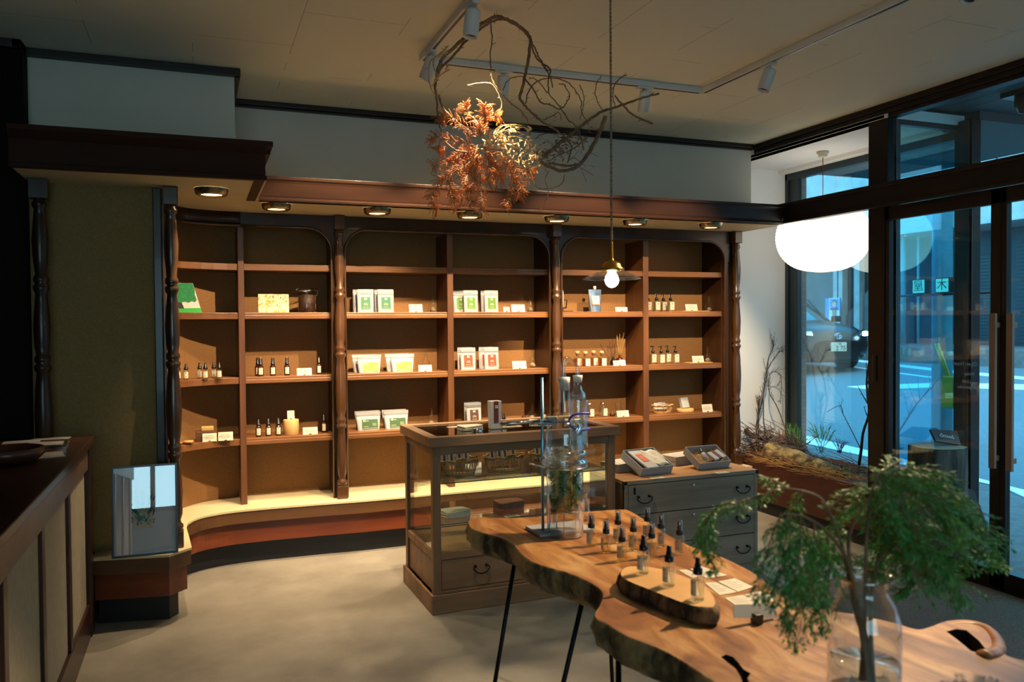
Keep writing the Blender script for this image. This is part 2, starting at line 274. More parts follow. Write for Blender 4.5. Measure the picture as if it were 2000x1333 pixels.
# ------------------------------------------------------------------ mesh helpers
class MB:
    def __init__(s): s.bm = bmesh.new()
    def box(s, c, d, rot=None, mi=0, taper=1.0):
        hx, hy, hz = d[0]/2, d[1]/2, d[2]/2; vs = []
        for z in (-hz, hz):
            t = taper if z > 0 else 1
            for x, y in ((-hx, -hy), (hx, -hy), (hx, hy), (-hx, hy)):
                v = Vector((x*t, y*t, z))
                if rot is not None: v = rot @ v
                vs.append(s.bm.verts.new(v+Vector(c)))
        for f in ((3, 2, 1, 0), (4, 5, 6, 7), (0, 1, 5, 4), (1, 2, 6, 5), (2, 3, 7, 6), (3, 0, 4, 7)):
            s.bm.faces.new([vs[i] for i in f]).material_index = mi
        return s
    def bb(s, x0, x1, y0, y1, z0, z1, mi=0): return s.box(((x0+x1)/2, (y0+y1)/2, (z0+z1)/2), (abs(x1-x0), abs(y1-y0), abs(z1-z0)), mi=mi)
    def lathe(s, prof, c=(0, 0, 0), n=20, mi=0, rot=None, cap=True):
        rings = []
        for r, z in prof:
            ring = []
            for i in range(n):
                a = 2*PI*i/n; v = Vector((r*math.cos(a), r*math.sin(a), z))
                if rot is not None: v = rot @ v
                ring.append(s.bm.verts.new(v+Vector(c)))
            rings.append(ring)
        for a, b in zip(rings, rings[1:]):
            for i in range(n):
                f = s.bm.faces.new((a[i], a[(i+1) % n], b[(i+1) % n], b[i])); f.material_index = mi; f.smooth = True
        if cap:
            if prof[0][0] > 1e-4: s.bm.faces.new(rings[0][::-1]).material_index = mi
            if prof[-1][0] > 1e-4: s.bm.faces.new(rings[-1]).material_index = mi
        return s
    def tube(s, pts, r, n=6, mi=0, smooth=True):
        pts = [Vector(p) for p in pts]; m = len(pts)
        if not hasattr(r, '__len__'): r = [r]*m
        elif len(r) != m: r = [r[0]+(r[-1]-r[0])*i/(m-1) for i in range(m)]
        t0 = (pts[1]-pts[0]).normalized(); up = Vector((0, 0, 1)) if abs(t0.z) < .9 else Vector((1, 0, 0))
        nrm = t0.cross(up).normalized(); rings = []
        for i, p in enumerate(pts):
            t = (pts[min(i+1, m-1)]-pts[max(i-1, 0)])
            if t.length < 1e-9: t = t0
            t.normalize(); nrm = (nrm-t*nrm.dot(t))
            nrm = nrm.normalized() if nrm.length > 1e-6 else t.orthogonal().normalized()
            b = t.cross(nrm)
            rings.append([s.bm.verts.new(p+(nrm*math.cos(2*PI*k/n)+b*math.sin(2*PI*k/n))*r[i]) for k in range(n)])
        for a, b in zip(rings, rings[1:]):
            for k in range(n):
                f = s.bm.faces.new((a[k], a[(k+1) % n], b[(k+1) % n], b[k])); f.material_index = mi; f.smooth = smooth
        s.bm.faces.new(rings[0][::-1]).material_index = mi; s.bm.faces.new(rings[-1]).material_index = mi
        return s
    def prism(s, pts, fn0, fn1, mi=0, mside=None):
        """pts: 2D outline; fn0/fn1 map a point to the two end faces"""
        a = [s.bm.verts.new(fn0(p)) for p in pts]; b = [s.bm.verts.new(fn1(p)) for p in pts]; n = len(pts)
        s.bm.faces.new(a[::-1]).material_index = mi; s.bm.faces.new(b).material_index = mi
        for i in range(n): s.bm.faces.new((a[i], a[(i+1) % n], b[(i+1) % n], b[i])).material_index = mi if mside is None else mside
        return s
    def prz(s, pts, z0, z1, mi=0, mside=None): return s.prism(pts, lambda p: Vector((p[0], p[1], z0)), lambda p: Vector((p[0], p[1], z1)), mi, mside)
    def quad(s, a, b, c, d, mi=0):
        s.bm.faces.new([s.bm.verts.new(Vector(v)) for v in (a, b, c, d)]).material_index = mi; return s
    def poly(s, vs, mi=0): s.bm.faces.new([s.bm.verts.new(Vector(v)) for v in vs]).material_index = mi; return s
    def grid(s, rows, mi=0, smooth=True, closed=False):
        R = [[s.bm.verts.new(Vector(v)) for v in r] for r in rows]
        for a, b in zip(R, R[1:]):
            for k in range(len(a)-(0 if closed else 1)):
                f = s.bm.faces.new((a[k], a[(k+1) % len(a)], b[(k+1) % len(a)], b[k])); f.material_index = mi; f.smooth = smooth
        return R
    def leaf(s, p, d, w, n, mi=0):
        """small diamond leaf from p along d with half width w"""
        d = Vector(d); p = Vector(p); sd = d.cross(Vector(n)); sd = sd.normalized()*w if sd.length > 1e-9 else Vector((w, 0, 0))
        vs = [s.bm.verts.new(q) for q in (p, p+d*.5+sd, p+d, p+d*.5-sd)]
        s.bm.faces.new(vs).material_index = mi; return s
    def build(s, name, mats, parent=None, bevel=0, bseg=2, smooth=None, kind=None, solid=0):
        me = bpy.data.meshes.new(name); bmesh.ops.recalc_face_normals(s.bm, faces=s.bm.faces); s.bm.to_mesh(me); s.bm.free()
        if not isinstance(mats, (list, tuple)): mats = [mats]
        for m in mats: me.materials.append(M[m] if isinstance(m, str) else m)
        o = bpy.data.objects.new(name, me); COL.objects.link(o)
        if parent is not None: o.parent = parent
        if solid: md = o.modifiers.new('solid', 'SOLIDIFY'); md.thickness = solid; md.offset = 0
        if bevel: md = o.modifiers.new('bevel', 'BEVEL'); md.width = bevel; md.segments = bseg; md.limit_method = 'ANGLE'
        if smooth:
            for p in me.polygons: p.use_smooth = True
        if kind: o['kind'] = kind
        return o
def tag(o, label, cat, group=None, kind=None):
    o['label'] = label; o['category'] = cat
    if group: o['group'] = group
    if kind: o['kind'] = kind
    return o
def thing(name, label, cat, loc=(0, 0, 0), rz=0, group=None):
    o = bpy.data.objects.new(name, None); COL.objects.link(o); o.location = loc; o.rotation_euler = (0, 0, rz); o.empty_display_size = .05
    return tag(o, label, cat, group)
def dup(o, parent=None, loc=None, rz=None, label=None, group=None):
    c = o.copy(); COL.objects.link(c)
    if parent is not None: c.parent = parent
    if loc is not None: c.location = loc
    if rz is not None: c.rotation_euler = (0, 0, rz)
    if label: c['label'] = label
    if group: c['group'] = group
    for ch in list(o.children): dup(ch, c)
    return c
def struct(mb, name, mats, parent=None, **k):
    o = mb.build(name, mats, parent, **k)
    if parent is None: o['kind'] = 'structure'
    return o
def text(s, name, m, mw, parent=None, size=.1, extrude=.0008, kind=None):
    cu = bpy.data.curves.new(name, 'FONT'); cu.body = s; cu.size = size; cu.extrude = extrude; cu.align_x = 'CENTER'; cu.align_y = 'CENTER'; cu.resolution_u = 2
    t = bpy.data.objects.new(name+'_tmp', cu); COL.objects.link(t); bpy.context.view_layer.update()
    me = bpy.data.meshes.new_from_object(t.evaluated_get(bpy.context.evaluated_depsgraph_get()))
    bpy.data.objects.remove(t); me.name = name; me.materials.clear(); me.materials.append(M[m])
    o = bpy.data.objects.new(name, me); COL.objects.link(o)
    if parent is not None: o.parent = parent
    me.transform(mw)
    if mw.determinant() < 0: me.flip_normals()
    return o
def basis(c, x, y):
    x = Vector(x).normalized(); y = Vector(y).normalized(); z = x.cross(y)
    return Matrix(((x.x, y.x, z.x, c[0]), (x.y, y.y, z.y, c[1]), (x.z, y.z, z.z, c[2]), (0, 0, 0, 1)))
def RX(a): return Matrix.Rotation(a, 3, 'X')
def RY(a): return Matrix.Rotation(a, 3, 'Y')
def RZ(a): return Matrix.Rotation(a, 3, 'Z')
def smoothpts(pts, k=4):
    P = [Vector(p) for p in pts]; out = []
    for i in range(len(P)-1):
        a = P[max(i-1, 0)]; b = P[i]; c = P[i+1]; d = P[min(i+2, len(P)-1)]
        for j in range(k):
            t = j/k; out.append(.5*((2*b)+(c-a)*t+(2*a-5*b+4*c-d)*t*t+(3*b-a-3*c+d)*t**3))
    return out+[P[-1]]
M['holder'] = mat('olive_block', '#3a3424', .5); M['glass_d'] = thin_glass('lab_glass', (.93, .97, .98), .12, .95, 1.6); M['coil'] = thin_glass('coil_glass', (.9, .93, .93), .15, .9, 1.5)
M['metal_light'] = mat('grey_cast_metal', '#8fa5ae', .4, metal=.5); M['glass_v'] = thin_glass('vase_glass', (.93, .97, .98), .08, .95, 2.0); M['glass_rim'] = thin_glass('rim_glass', (.85, .9, .9), .3, .95, 1.2)
M['water'] = thin_glass('water', (.93, .97, .97), .05, .8, 3)
M['shade'] = thin_glass('lamp_shade_glass', (.9, .93, .9), .12, .9, 2); M['ink_blue'] = mat('dark_lettering', '#1a2a3c', .6)
# ================================================================== ROOM
ZC, ZS, ZB, X1, X2, YR, YB = 2.865, 2.21, .352, 4.10, 4.72, 3.92, 5.60
struct(MB().bb(-3.2, X1+.08, -3.2, 5.8, -.12, 0), 'floor', 'floor')
struct(MB().bb(-3.3, X1+.02, -3.3, 5.9, ZC, ZC+.1), 'ceiling', 'ceiling')
struct(MB().bb(-3.3, 4.04, 5.72, 5.82, 0, ZC), 'wall_rear', 'black_wood')
struct(MB().bb(-1.2, -.765, 4.60, 5.72, 0, ZC), 'wall_infill', 'black_wood')
# upper walls over the soffits
struct(MB().bb(.21, 4.03, 5.19, 5.30, ZS+.02, ZC), 'wall_back', 'white_wall')
struct(MB().bb(-.76, .205, 4.59, 5.30, ZS+.04, ZC), 'wall_upper_left', 'white_wall')
struct(MB().bb(-3.2, -.76, 4.48, 4.60, 0, ZC), 'wall_dark', 'black_wood')
struct(MB().bb(-3.3, -3.2, -3.2, 5.8, 0, ZC), 'wall_left', 'black_wood')
# front wall behind the camera, with a wide shop window
w = MB(); w.bb(-3.2, X1, -3.3, -3.2, 0, .5); w.bb(-3.2, X1, -3.3, -3.2, 2.5, ZC); w.bb(-3.2, -2.1, -3.3, -3.2, .5, 2.5); w.bb(.9, X1, -3.3, -3.2, .5, 2.5)
struct(w, 'wall_front', 'white_wall')
w = MB(); w.bb(-2.1, .9, -3.29, -3.21, .5, .56); w.bb(-2.1, .9, -3.29, -3.21, 2.44, 2.5); [w.bb(x-.03, x+.03, -3.29, -3.21, .56, 2.44) for x in (-2.07, -.6, .87)]
wf = struct(w, 'window_3', 'metal_dark'); MB().bb(-2.04, .84, -3.252, -3.248, .56, 2.44).build('pane', 'pane_in', wf)
# soffit
s = MB(); s.prz([(-.76, 4.16), (.33, 4.16), (.33, 4.84), (4.05, 4.84), (4.05, 5.72), (-.76, 5.72)], ZS, ZS+.05)
struct(s, 'ceiling_soffit', 'soffit')
# trims
t = MB()
def rail_profile(mb, pts_xy, z0, z1, d):
    for a, b in zip(pts_xy, pts_xy[1:]):
        x0, x1 = sorted((a[0], b[0])); y0, y1 = sorted((a[1], b[1])); mb.bb(x0-d, x1+d, y0-d, y1+d, z0, z1)
t.bb(.21, 4.03, 5.155, 5.19, ZC-.03, ZC); t.bb(.21, 4.03, 5.17, 5.19, ZC-.045, ZC-.03)
struct(t, 'trim_1', 'trim', bevel=.004)
t = MB(); t.bb(-.79, .235, 4.555, 4.59, ZC-.04, ZC); t.bb(.205, .235, 4.55, 5.19, ZC-.04, ZC); t.bb(-.80, -.76, 4.44, 4.59, ZC-.04, ZC); t.bb(-3.2, -.76, 4.44, 4.48, ZC-.04, ZC)
struct(t, 'trim_2', 'trim', bevel=.004)
# long moulded beam and left beam
def beam_profile(y, z0=ZS, z1=2.345):
    return [(y+.045, z0), (y-.012, z0), (y-.018, z0+.012), (y-.004, z0+.02), (y-.01, z0+.03), (y-.035, z0+.10), (y-.042, z0+.112), (y-.055, z0+.118), (y-.06, z1), (y+.045, z1)]
t = MB(); P = beam_profile(4.84)
t.prism(P, lambda p: Vector((.335+.35*(4.84-p[0]) if p[0] < 4.84 else .335, p[0], p[1])), lambda p: Vector((4.03, p[0], p[1])))
struct(t, 'beam_long', 'darkh', bevel=.002)
t = MB(); t.bb(-.76, .32, 4.10, 4.16, ZS-.005, 2.36)
t.bb(-.76, .355, 4.065, 4.16, 2.36, 2.385); t.prism([(4.10, 2.325), (4.07, 2.36), (4.10, 2.36)], lambda p: Vector((-.76, *p)), lambda p: Vector((.33, *p)))
t.bb(.27, .32, 4.16, 4.84, ZS-.005, 2.36); t.bb(.30, .355, 4.16, 4.84, 2.36, 2.385); t.bb(-.76, .325, 4.09, 4.11, ZS-.01, ZS+.012)
t.bb(-.76, .35, 4.16, 4.6, 2.34, 2.36)
struct(t, 'beam_left', 'beam_l', bevel=.003)
# olive fabric wall beside the nook
struct(MB().bb(-.76, -.205, 4.56, 4.62, ZB, ZS), 'wall_olive', 'olive')
t = MB(); t.bb(-.205, -.165, 4.54, 4.62, ZB, ZS); t.bb(-.165, -.15, 4.56, 4.62, ZB, ZS)
struct(t, 'trim_3', 'dark', bevel=.004)
# alcove
struct(MB().bb(4.03, X2+.02, YB, YB+.1, 0, 2.78), 'wall_alcove', 'white_alcove')
struct(MB().bb(X1-.03, X2+.02, YR-.02, YB+.1, 2.775, 2.84), 'ceiling_alcove', 'white_alcove')
t = MB(); t.bb(X2-.09, X2-.02, YR+.06, YB, 2.745, 2.775); t.bb(X2-.07, X2-.06, YR+.06, YB, 2.735, 2.745)
struct(t, 'trim_4', 'white_alcove')
# header and post framing on the entrance plane
t = MB()
t.bb(X1-.035, X1+.05, -1.5, 5.20, ZC-.065, ZC-.035); t.bb(X1-.05, X1+.05, -1.5, 5.20, ZC-.035, ZC); t.bb(X1-.02, X1+.05, -1.5, 5.6, ZC-.09, ZC-.065)
t.bb(X1-.03, X1+.05, YR, 5.6, 2.775, 2.80)
struct(t, 'trim_5', 'metal_dark', bevel=.003)
t = MB(); t.bb(X1-.05, X1+.06, -1.5, 5.6, 2.225, 2.355); t.bb(X1-.06, X1-.03, -1.5, 5.6, 2.34, 2.365); t.bb(X1-.06, X1-.03, -1.5, 5.6, 2.215, 2.235)
struct(t, 'beam_header', 'metal_dark', bevel=.003)
struct(MB().bb(X1-.02, X1+.06, 3.93, 4.062, 0, ZC-.06), 'trim_6', 'metal_dark', bevel=.004)
# transom window over the doors
def framed(name, parts, pane, gm='pane_in', fm='metal_dark', **k):
    mb = MB()
    for q in parts: mb.bb(*q)
    o = struct(mb, name, fm, bevel=.003); MB().bb(*pane).build('pane', gm, o); return o
framed('window_4', [(X1-.02, X1+.04, 3.905, 3.935, 2.36, ZC-.06)], (X1+.004, X1+.010, 1.2, 3.92, 2.36, 2.78))
# return pane of the alcove, at right angles to the doors
framed('window_2', [(X1+.05, X1+.085, YR-.02, YR+.02, 0, 2.775), (X1+.09, X2-.02, YR-.02, YR+.02, 2.74, 2.775), (X1+.09, X2-.02, YR-.02, YR+.02, .0, .10)],
       (X1+.08, X2-.02, YR-.003, YR+.003, .10, 2.74), 'pane', 'metal_grey')
struct(MB().bb(X2-.03, X2+.05, YR-.12, YR+.015, 0, 2.80), 'trim_7', 'metal_dark', bevel=.006)
struct(MB().bb(X2-.04, X2-.028, YR-.10, YR+.0, 0, 2.79), 'trim_8', 'metal_grey')
# outer show window
framed('window_1', [(X2-.02, X2+.03, YB-.03, YB, .05, 2.745), (X2, X2+.05, YB-.105, YB-.03, .05, 2.745), (X2-.01, X2+.04, YB-.15, YB-.105, .05, 2.745),
                    (X2-.02, X2+.04, YR, YB, 2.69, 2.745), (X2-.02, X2+.04, YR, YB, 0.0, .10)], (X2+.008, X2+.014, YR, YB-.1, .10, 2.70), 'pane', 'metal_grey')
# doors
def door(n, y0, y1, hy):
    mb = MB(); x0, x1 = X1-.012, X1+.028; t_ = .062
    mb.bb(x0, x1, y1-.03, y1, .0, 2.215); mb.bb(x0, x1, y0, y0+t_, 0, 2.215); mb.bb(x0, x1, y0, y1, 2.13, 2.215); mb.bb(x0, x1, y0, y1, 0, .11)
    o = struct(mb, 'door_%d' % n, 'metal_dark', bevel=.003)
    MB().bb(X1+.004, X1+.010, y0+t_, y1-.03, .11, 2.13).build('pane', 'pane_in', o)
    h = MB(); h.bb(X1-.065, X1-.045, hy-.018, hy+.018, .68, 1.53); h.bb(X1-.05, x0, hy-.01, hy+.01, .72, .75); h.bb(X1-.05, x0, hy-.01, hy+.01, 1.45, 1.48)
    h.build('door_handle', 'handle', o, bevel=.003); return o
M['handle'] = mat('beige_handle', '#8a6f5c', .5)
d1 = door(1, 3.135, 3.93, 3.145); d2 = door(2, 2.33, 3.132, 3.045)
MB().bb(X1-.03, X1-.012, 3.985, 4.02, 1.10, 1.27).build('lock', 'blackp', d1, bevel=.006)
framed('window_5', [(X1-.02, X1+.04, 2.27, 2.33, 0, 2.22), (X1-.02, X1+.04, .3, .36, 0, 2.22), (X1-.02, X1+.04, .3, 2.3, 0, .12)], (X1+.004, X1+.010, .36, 2.27, .12, 2.22), 'glass')
struct(MB().bb(X1, X1+.1, -3.2, .3, 0, ZC), 'wall_right', 'white_wall')
struct(MB().bb(X1-.05, X1+.06, .3, 3.93, 0, .018), 'trim_9', 'metal_dark')
# opening hours on the door glass, seen from behind
for s_, px_, py_, sz in (('Open Hours', 1883, 711, .032), ('Friday', 1893, 731, .026), ('12:00', 1888, 746, .026), ('Wednesday', 1888, 757, .026)):
    p = onX(px_, py_, X1+.002)
    text(s_, 'lettering', 'chalk', basis(p, (0, 1, 0), (0, 0, 1)) , d1, sz, .0003)
# floor mat
a = [onZ(1722, 1120, 0), onZ(1600, 1200, 0)]
struct(MB().bb(2.55, X1-.02, 1.75, 3.62, 0, .014), 'floor_mat', 'mat', bevel=.004)
bpy.data.objects['floor_mat']['kind'] = 'thing'; tag(bpy.data.objects['floor_mat'], 'large brown woven coir mat on the floor in front of the glass doors', 'mat')
# ================================================================== DISPLAY BENCH
EDGE = [(-.50, 4.455), (-.15, 4.36), (-.045, 4.46), (-.06, 4.70), (-.075, 4.95), (-.05, 5.07), (.0, 5.15), (.08, 5.20), (.20, 5.235), (.40, 5.245), (1.0, 5.21), (4.06, 5.21)]
EDGE = [(p.x, p.y) for p in smoothpts([(x, y, 0) for x, y in EDGE[2:10]], 4)]
EDGE = [(-.50, 4.43), (-.15, 4.36)]+EDGE+[(.7, 5.235), (1.0, 5.215), (4.06, 5.215)]
def inset(pts, d):
    out = []
    for i, p in enumerate(pts):
        a = Vector(pts[max(i-1, 0)]); b = Vector(pts[min(i+1, len(pts)-1)]); t_ = (b-a).normalized(); n_ = Vector((-t_.y, t_.x))
        out.append((p[0]+n_.x*d, p[1]+n_.y*d))
    return out
BACKL = [(4.06, 5.68), (-.5, 5.68)]
bench = thing('display_bench', 'long low curved bench with cream top and red-brown panel running under the wall shelves', 'bench', (0, 0, 0))
MB().prz(EDGE+BACKL, ZB-.012, ZB).build('bench_top', 'cream', bench)
MB().prz(inset(EDGE, .004)+BACKL, ZB-.085, ZB-.0125).build('fascia', 'fascia', bench)
MB().prz(inset(EDGE, .03)+BACKL, .135, ZB-.0855).build('front_panel', 'panel', bench)
MB().prz(inset(EDGE, .085)+BACKL, .0, .1345).build('toe_kick', 'toe', bench)
# ================================================================== WALL SHELVING
shelving = thing('wall_shelving', 'dark wooden wall shelving with arched headers, turned columns and fabric back', 'shelving', (0, 0, 0))
YF, YK = 5.40, 5.67
ROWS = [1.887, 1.577, 1.165, .7725]
def carc(x, off=0):   # curve of the nook: front edge y for x<.26
    return YF-1.1*max(0, .26-x)**2-3.0*max(0, -.08-x)**2*8+off
NX = [.262, .18, .10, .03, -.03, -.09, -.13, -.17]
def back_curve(): return [(-.24, 4.66), (-.23, 5.0), (-.18, 5.30), (-.10, 5.45), (0, 5.56), (.12, 5.63), (.30, YK)]
bp = MB(); bc = smoothpts([(x, y, 0) for x, y in back_curve()], 4)
bp.grid([[(p.x, p.y, ZB), (p.x, p.y, ZS)] for p in bc]+[[(4.0, YK, ZB), (4.0, YK, ZS)]], smooth=False)
bp.build('back_panel', 'back', shelving)
for row, z in enumerate(ROWS):
    front = [(x, carc(x)) for x in NX]; bk = [(p.x, p.y) for p in bc if p.y > 5.05]
    MB().prz([(.262, YF)]+front[1:]+[(-.235, 4.95)]+bk+[(.262, YK)], z-.042, z).build('shelf', 'shelf', shelving, bevel=.003)
    for x0, x1 in ((.28, .835), (.905, 1.624), (1.664, 2.395), (2.475, 3.185), (3.228, 3.905)):
        m_ = MB(); m_.bb(x0, x1, YF, YK-.002, z-.042, z); m_.bb(x0, x1, YF-.006, YF, z-.042, z-.016)
        m_.build('shelf', 'shelf', shelving, bevel=.003)
for x0, x1 in ((.243, .281), (1.622, 1.666), (3.183, 3.230)):
    MB().bb(x0, x1, YF-.012, YK-.002, ZB, 2.12).build('divider', 'divider', shelving, bevel=.003)
for x0, x1 in ((.838, .905), (2.393, 2.476), (3.905, 3.985)):
    MB().bb(x0, x1, YF, YK-.002, ZB, ZS-.002).build('divider', 'dark', shelving, bevel=.003)
MB().bb(3.985, 4.02, YF-.03, YB+.08, ZB, ZS-.002).build('end_panel', 'dark', shelving)
ZT = 2.125; RA = .155
def arch_pts(x0, x1, left=True, right=True, zt=ZT, r=RA, n=10):
    pts = []
    if left: pts += [(x0+r-r*math.cos(a), zt-r+r*math.sin(a)) for a in [i*PI/2/n for i in range(n)]]
    else: pts += [(x0, zt)]
    if right: pts += [(x1-r+r*math.sin(a), zt-r+r*math.cos(a)) for a in [i*PI/2/n for i in range(n+1)]]
    else: pts += [(x1, zt)]
    return pts
for bay, (x0, x1, lf) in enumerate(((.26, .825, False), (.912, 2.387, True), (2.483, 3.91, True))):
    ap = arch_pts(x0, x1, lf, True)
    out = [(x1+.05, ap[-1][1]), (x1+.05, ZS-.001), (x0-(.05 if lf else 0), ZS-.001)]+([(x0-.05, ap[0][1])] if lf else [])
    m_ = MB(); m_.prism(ap+out, lambda p: Vector((p[0], YF-.035, p[1])), lambda p: Vector((p[0], YF-.01, p[1])))
    m_.bb(x1, x1+.035, YF-.035, YF-.01, ZB, ap[-1][1])
    if lf: m_.bb(x0-.035, x0, YF-.035, YF-.01, ZB, ap[0][1])
    h = m_.build('arched_header', 'dark', shelving)
    path = ([(x0, ZB)] if lf else [])+ap+[(x1, ZB)]
    MB().tube([(p[0], YF-.04, p[1]) for p in path], .008, 8).build('bead_moulding', 'turned', h)
# curved header of the nook
hx = smoothpts([(.262, YF-.02, 0), (.12, 5.37, 0), (0, 5.33, 0), (-.08, 5.27, 0), (-.16, 5.12, 0), (-.20, 4.9, 0), (-.20, 4.66, 0)], 5)
m_ = MB(); m_.grid([[(p.x, p.y-.01, 2.125), (p.x, p.y-.01, ZS)] for p in hx]); o = m_.build('arched_header', 'dark', shelving, solid=.02)
MB().tube([(p.x, p.y-.025, 2.125) for p in hx], .008, 8).build('bead_moulding', 'turned', o)
# turned columns
def column_profile(H):
    prof = [(.0, 0)]
    def add(r, z): prof.append((r, z))
    pts = [(.036, .085), (.03, .09), (.038, .10), (.038, .115), (.028, .125), (.024, .14), (.034, .17), (.038, .26), (.03, .40), (.026, .46), (.036, .475), (.036, .49), (.026, .50), (.034, .515), (.034, .53), (.026, .545),
           (.036, .60), (.041, .72), (.034, .86), (.027, .93), (.038, .95), (.038, .965), (.027, .975), (.036, .99), (.036, 1.005), (.027, 1.02), (.034, 1.06), (.038, 1.16), (.03, 1.27), (.026, 1.32), (.036, 1.34), (.036, 1.355), (.026, 1.365), (.034, 1.38), (.034, 1.395),
           (.025, 1.41), (.034, 1.5), (.037, 1.58), (.028, 1.70), (.024, 1.73), (.034, 1.745), (.034, 1.76), (.024, 1.77), (.034, 1.785)]
    k = (H-.09)/1.785
    return [(r, .0+z*k) for r, z in pts]
CH_ = ZS-ZB
def column(x, y, big=1.0):
    m_ = MB(); m_.lathe([(r*big, z) for r, z in column_profile(CH_)], (x, y, ZB), 20); c = m_.build('turned_column', 'turned', shelving)
    MB().bb(x-.038*big, x+.038*big, y-.038*big, y+.038*big, ZB, ZB+.085).build('column_base', 'turned', c, bevel=.004)
    MB().bb(x-.038*big, x+.038*big, y-.038*big, y+.038*big, ZS-.095, ZS-.001).build('column_cap', 'turned', c, bevel=.004)
for x in (.872, 2.428, 4.0): column(x, 5.335, .9)
column(-.119, 4.505, .95); column(-.245, 4.72, .8)
lc = MB(); lc.lathe([(r, z) for r, z in column_profile(CH_)], (-.70, 4.46, ZB), 20); lc.bb(-.74, -.66, 4.42, 4.50, ZS-.095, ZS-.001); lc.bb(-.74, -.66, 4.42, 4.50, 0, ZB+.085)
tag(lc.build('turned_post', 'dark'), 'dark turned wooden post against the left wall behind the counter', 'post')
# ================================================================== DOWNLIGHTS, TRACK
def make_down():
    t = thing('downlight', '', 'light', (0, 0, 0), 0, 'round downlights under the soffit')
    MB().lathe([(.055, -.0285), (.056, -.03), (.066, -.036), (.078, -.03), (.086, 0)], n=32, cap=False).build('ring', 'lampring', t)
    MB().lathe([(.0, -.022), (.058, -.026), (.058, -.020), (.0, -.016)], n=32, cap=False).build('lamp_disc', 'disc', t)
    return t
dl = None
DLAB = ['nearest round downlight under the left end of the soffit, by the turned column', 'round downlight under the soffit where the long beam begins', 'round downlight above the left half of the middle shelving bay',
        'round downlight above the right half of the middle shelving bay', 'round downlight left of the hanging glass pendant cord', 'round downlight right of the hanging glass pendant cord', 'round downlight at the window end of the soffit']
for i, (x, y) in enumerate(DOWN):
    if dl is None: dl = make_down(); o = dl; o.location = (x, y, ZS-.001)
    else: o = dup(dl, None, (x, y, ZS-.001))
    o['label'] = DLAB[i]
rail = MB()
rail.bb(1.073, 1.107, .6, 4.02, ZC-.032, ZC-.0005); rail.bb(1.107, 2.77, 4.003, 4.037, ZC-.032, ZC-.0005); rail.bb(2.763, 2.797, .6, 4.037, ZC-.032, ZC-.0005)
rt = rail.build('track_rail', 'white', None, bevel=.002); tag(rt, 'white three-sided lighting track fixed on the ceiling', 'light track')
g = MB(); g.bb(1.084, 1.096, .6, 4.0, ZC-.034, ZC-.0315); g.bb(1.12, 2.75, 4.014, 4.026, ZC-.034, ZC-.0315); g.bb(2.774, 2.786, .6, 4.0, ZC-.034, ZC-.0315); g.build('slot', 'blackp', rt)
TL = ['white track spotlight nearest the camera on the left rail', 'white tilted track spotlight at the left corner of the track', 'white track spotlight on the middle rail left of the vine wreath gap', 'white track spotlight on the middle rail right of the pendant cord', 'white tilted track spotlight alone on the right rail', 'white track spotlight on the right rail above the table', 'white track spotlight on the left rail nearest the shop front']
for i, ((x, y, z), tg, wts) in enumerate(TRACK):
    t = thing('track_spotlight', TL[i], 'spotlight', (x, y, ZC-.033), 0, 'white spotlights on the ceiling track')
    MB().box((0, 0, -.006), (.032, .10, .012) if i in (0, 1, 4, 5, 6) else (.10, .032, .012)).build('adapter', 'white', t, bevel=.002)
    MB().tube([(0, 0, -.012), (0, 0, -.055)], .010, 12).build('stem', 'white', t)
    d = (Vector(tg)-Vector((x, y, z))).normalized(); 
    if i == 4: d = Vector((-.35, .1, -1)).normalized()
    if i == 0: d = Vector((-.12, 0, -1)).normalized()
    if i in (2, 3): d = Vector((0, .25, -1)).normalized()
    if i == 1: d = Vector((-.35, .3, -1)).normalized()
    q = d.to_track_quat('Z', 'Y').to_matrix(); o0 = Vector((0, 0, -.055))
    MB().lathe([(.0, -.03), (.030, -.03), (.032, -.02), (.032, .085), (.028, .085), (.024, .07)], o0, 24, rot=q, cap=False).build('lamp_head', 'white', t)
    MB().lathe([(.0, .071), (.0245, .071)], o0, 24, rot=q, cap=False).build('lens', 'lens_on' if i > 1 and i < 4 else 'lens_off', t) if False else None
    if wts:
        hp = Vector((x, y, ZC-.033))+o0+(Vector(tg)-Vector((x, y, z))).normalized()*.10
        spot('track_lamp', hp, tg, wts, (60, 66, 66, 66, 56, 50, 15)[i], WARM, .014, .5)
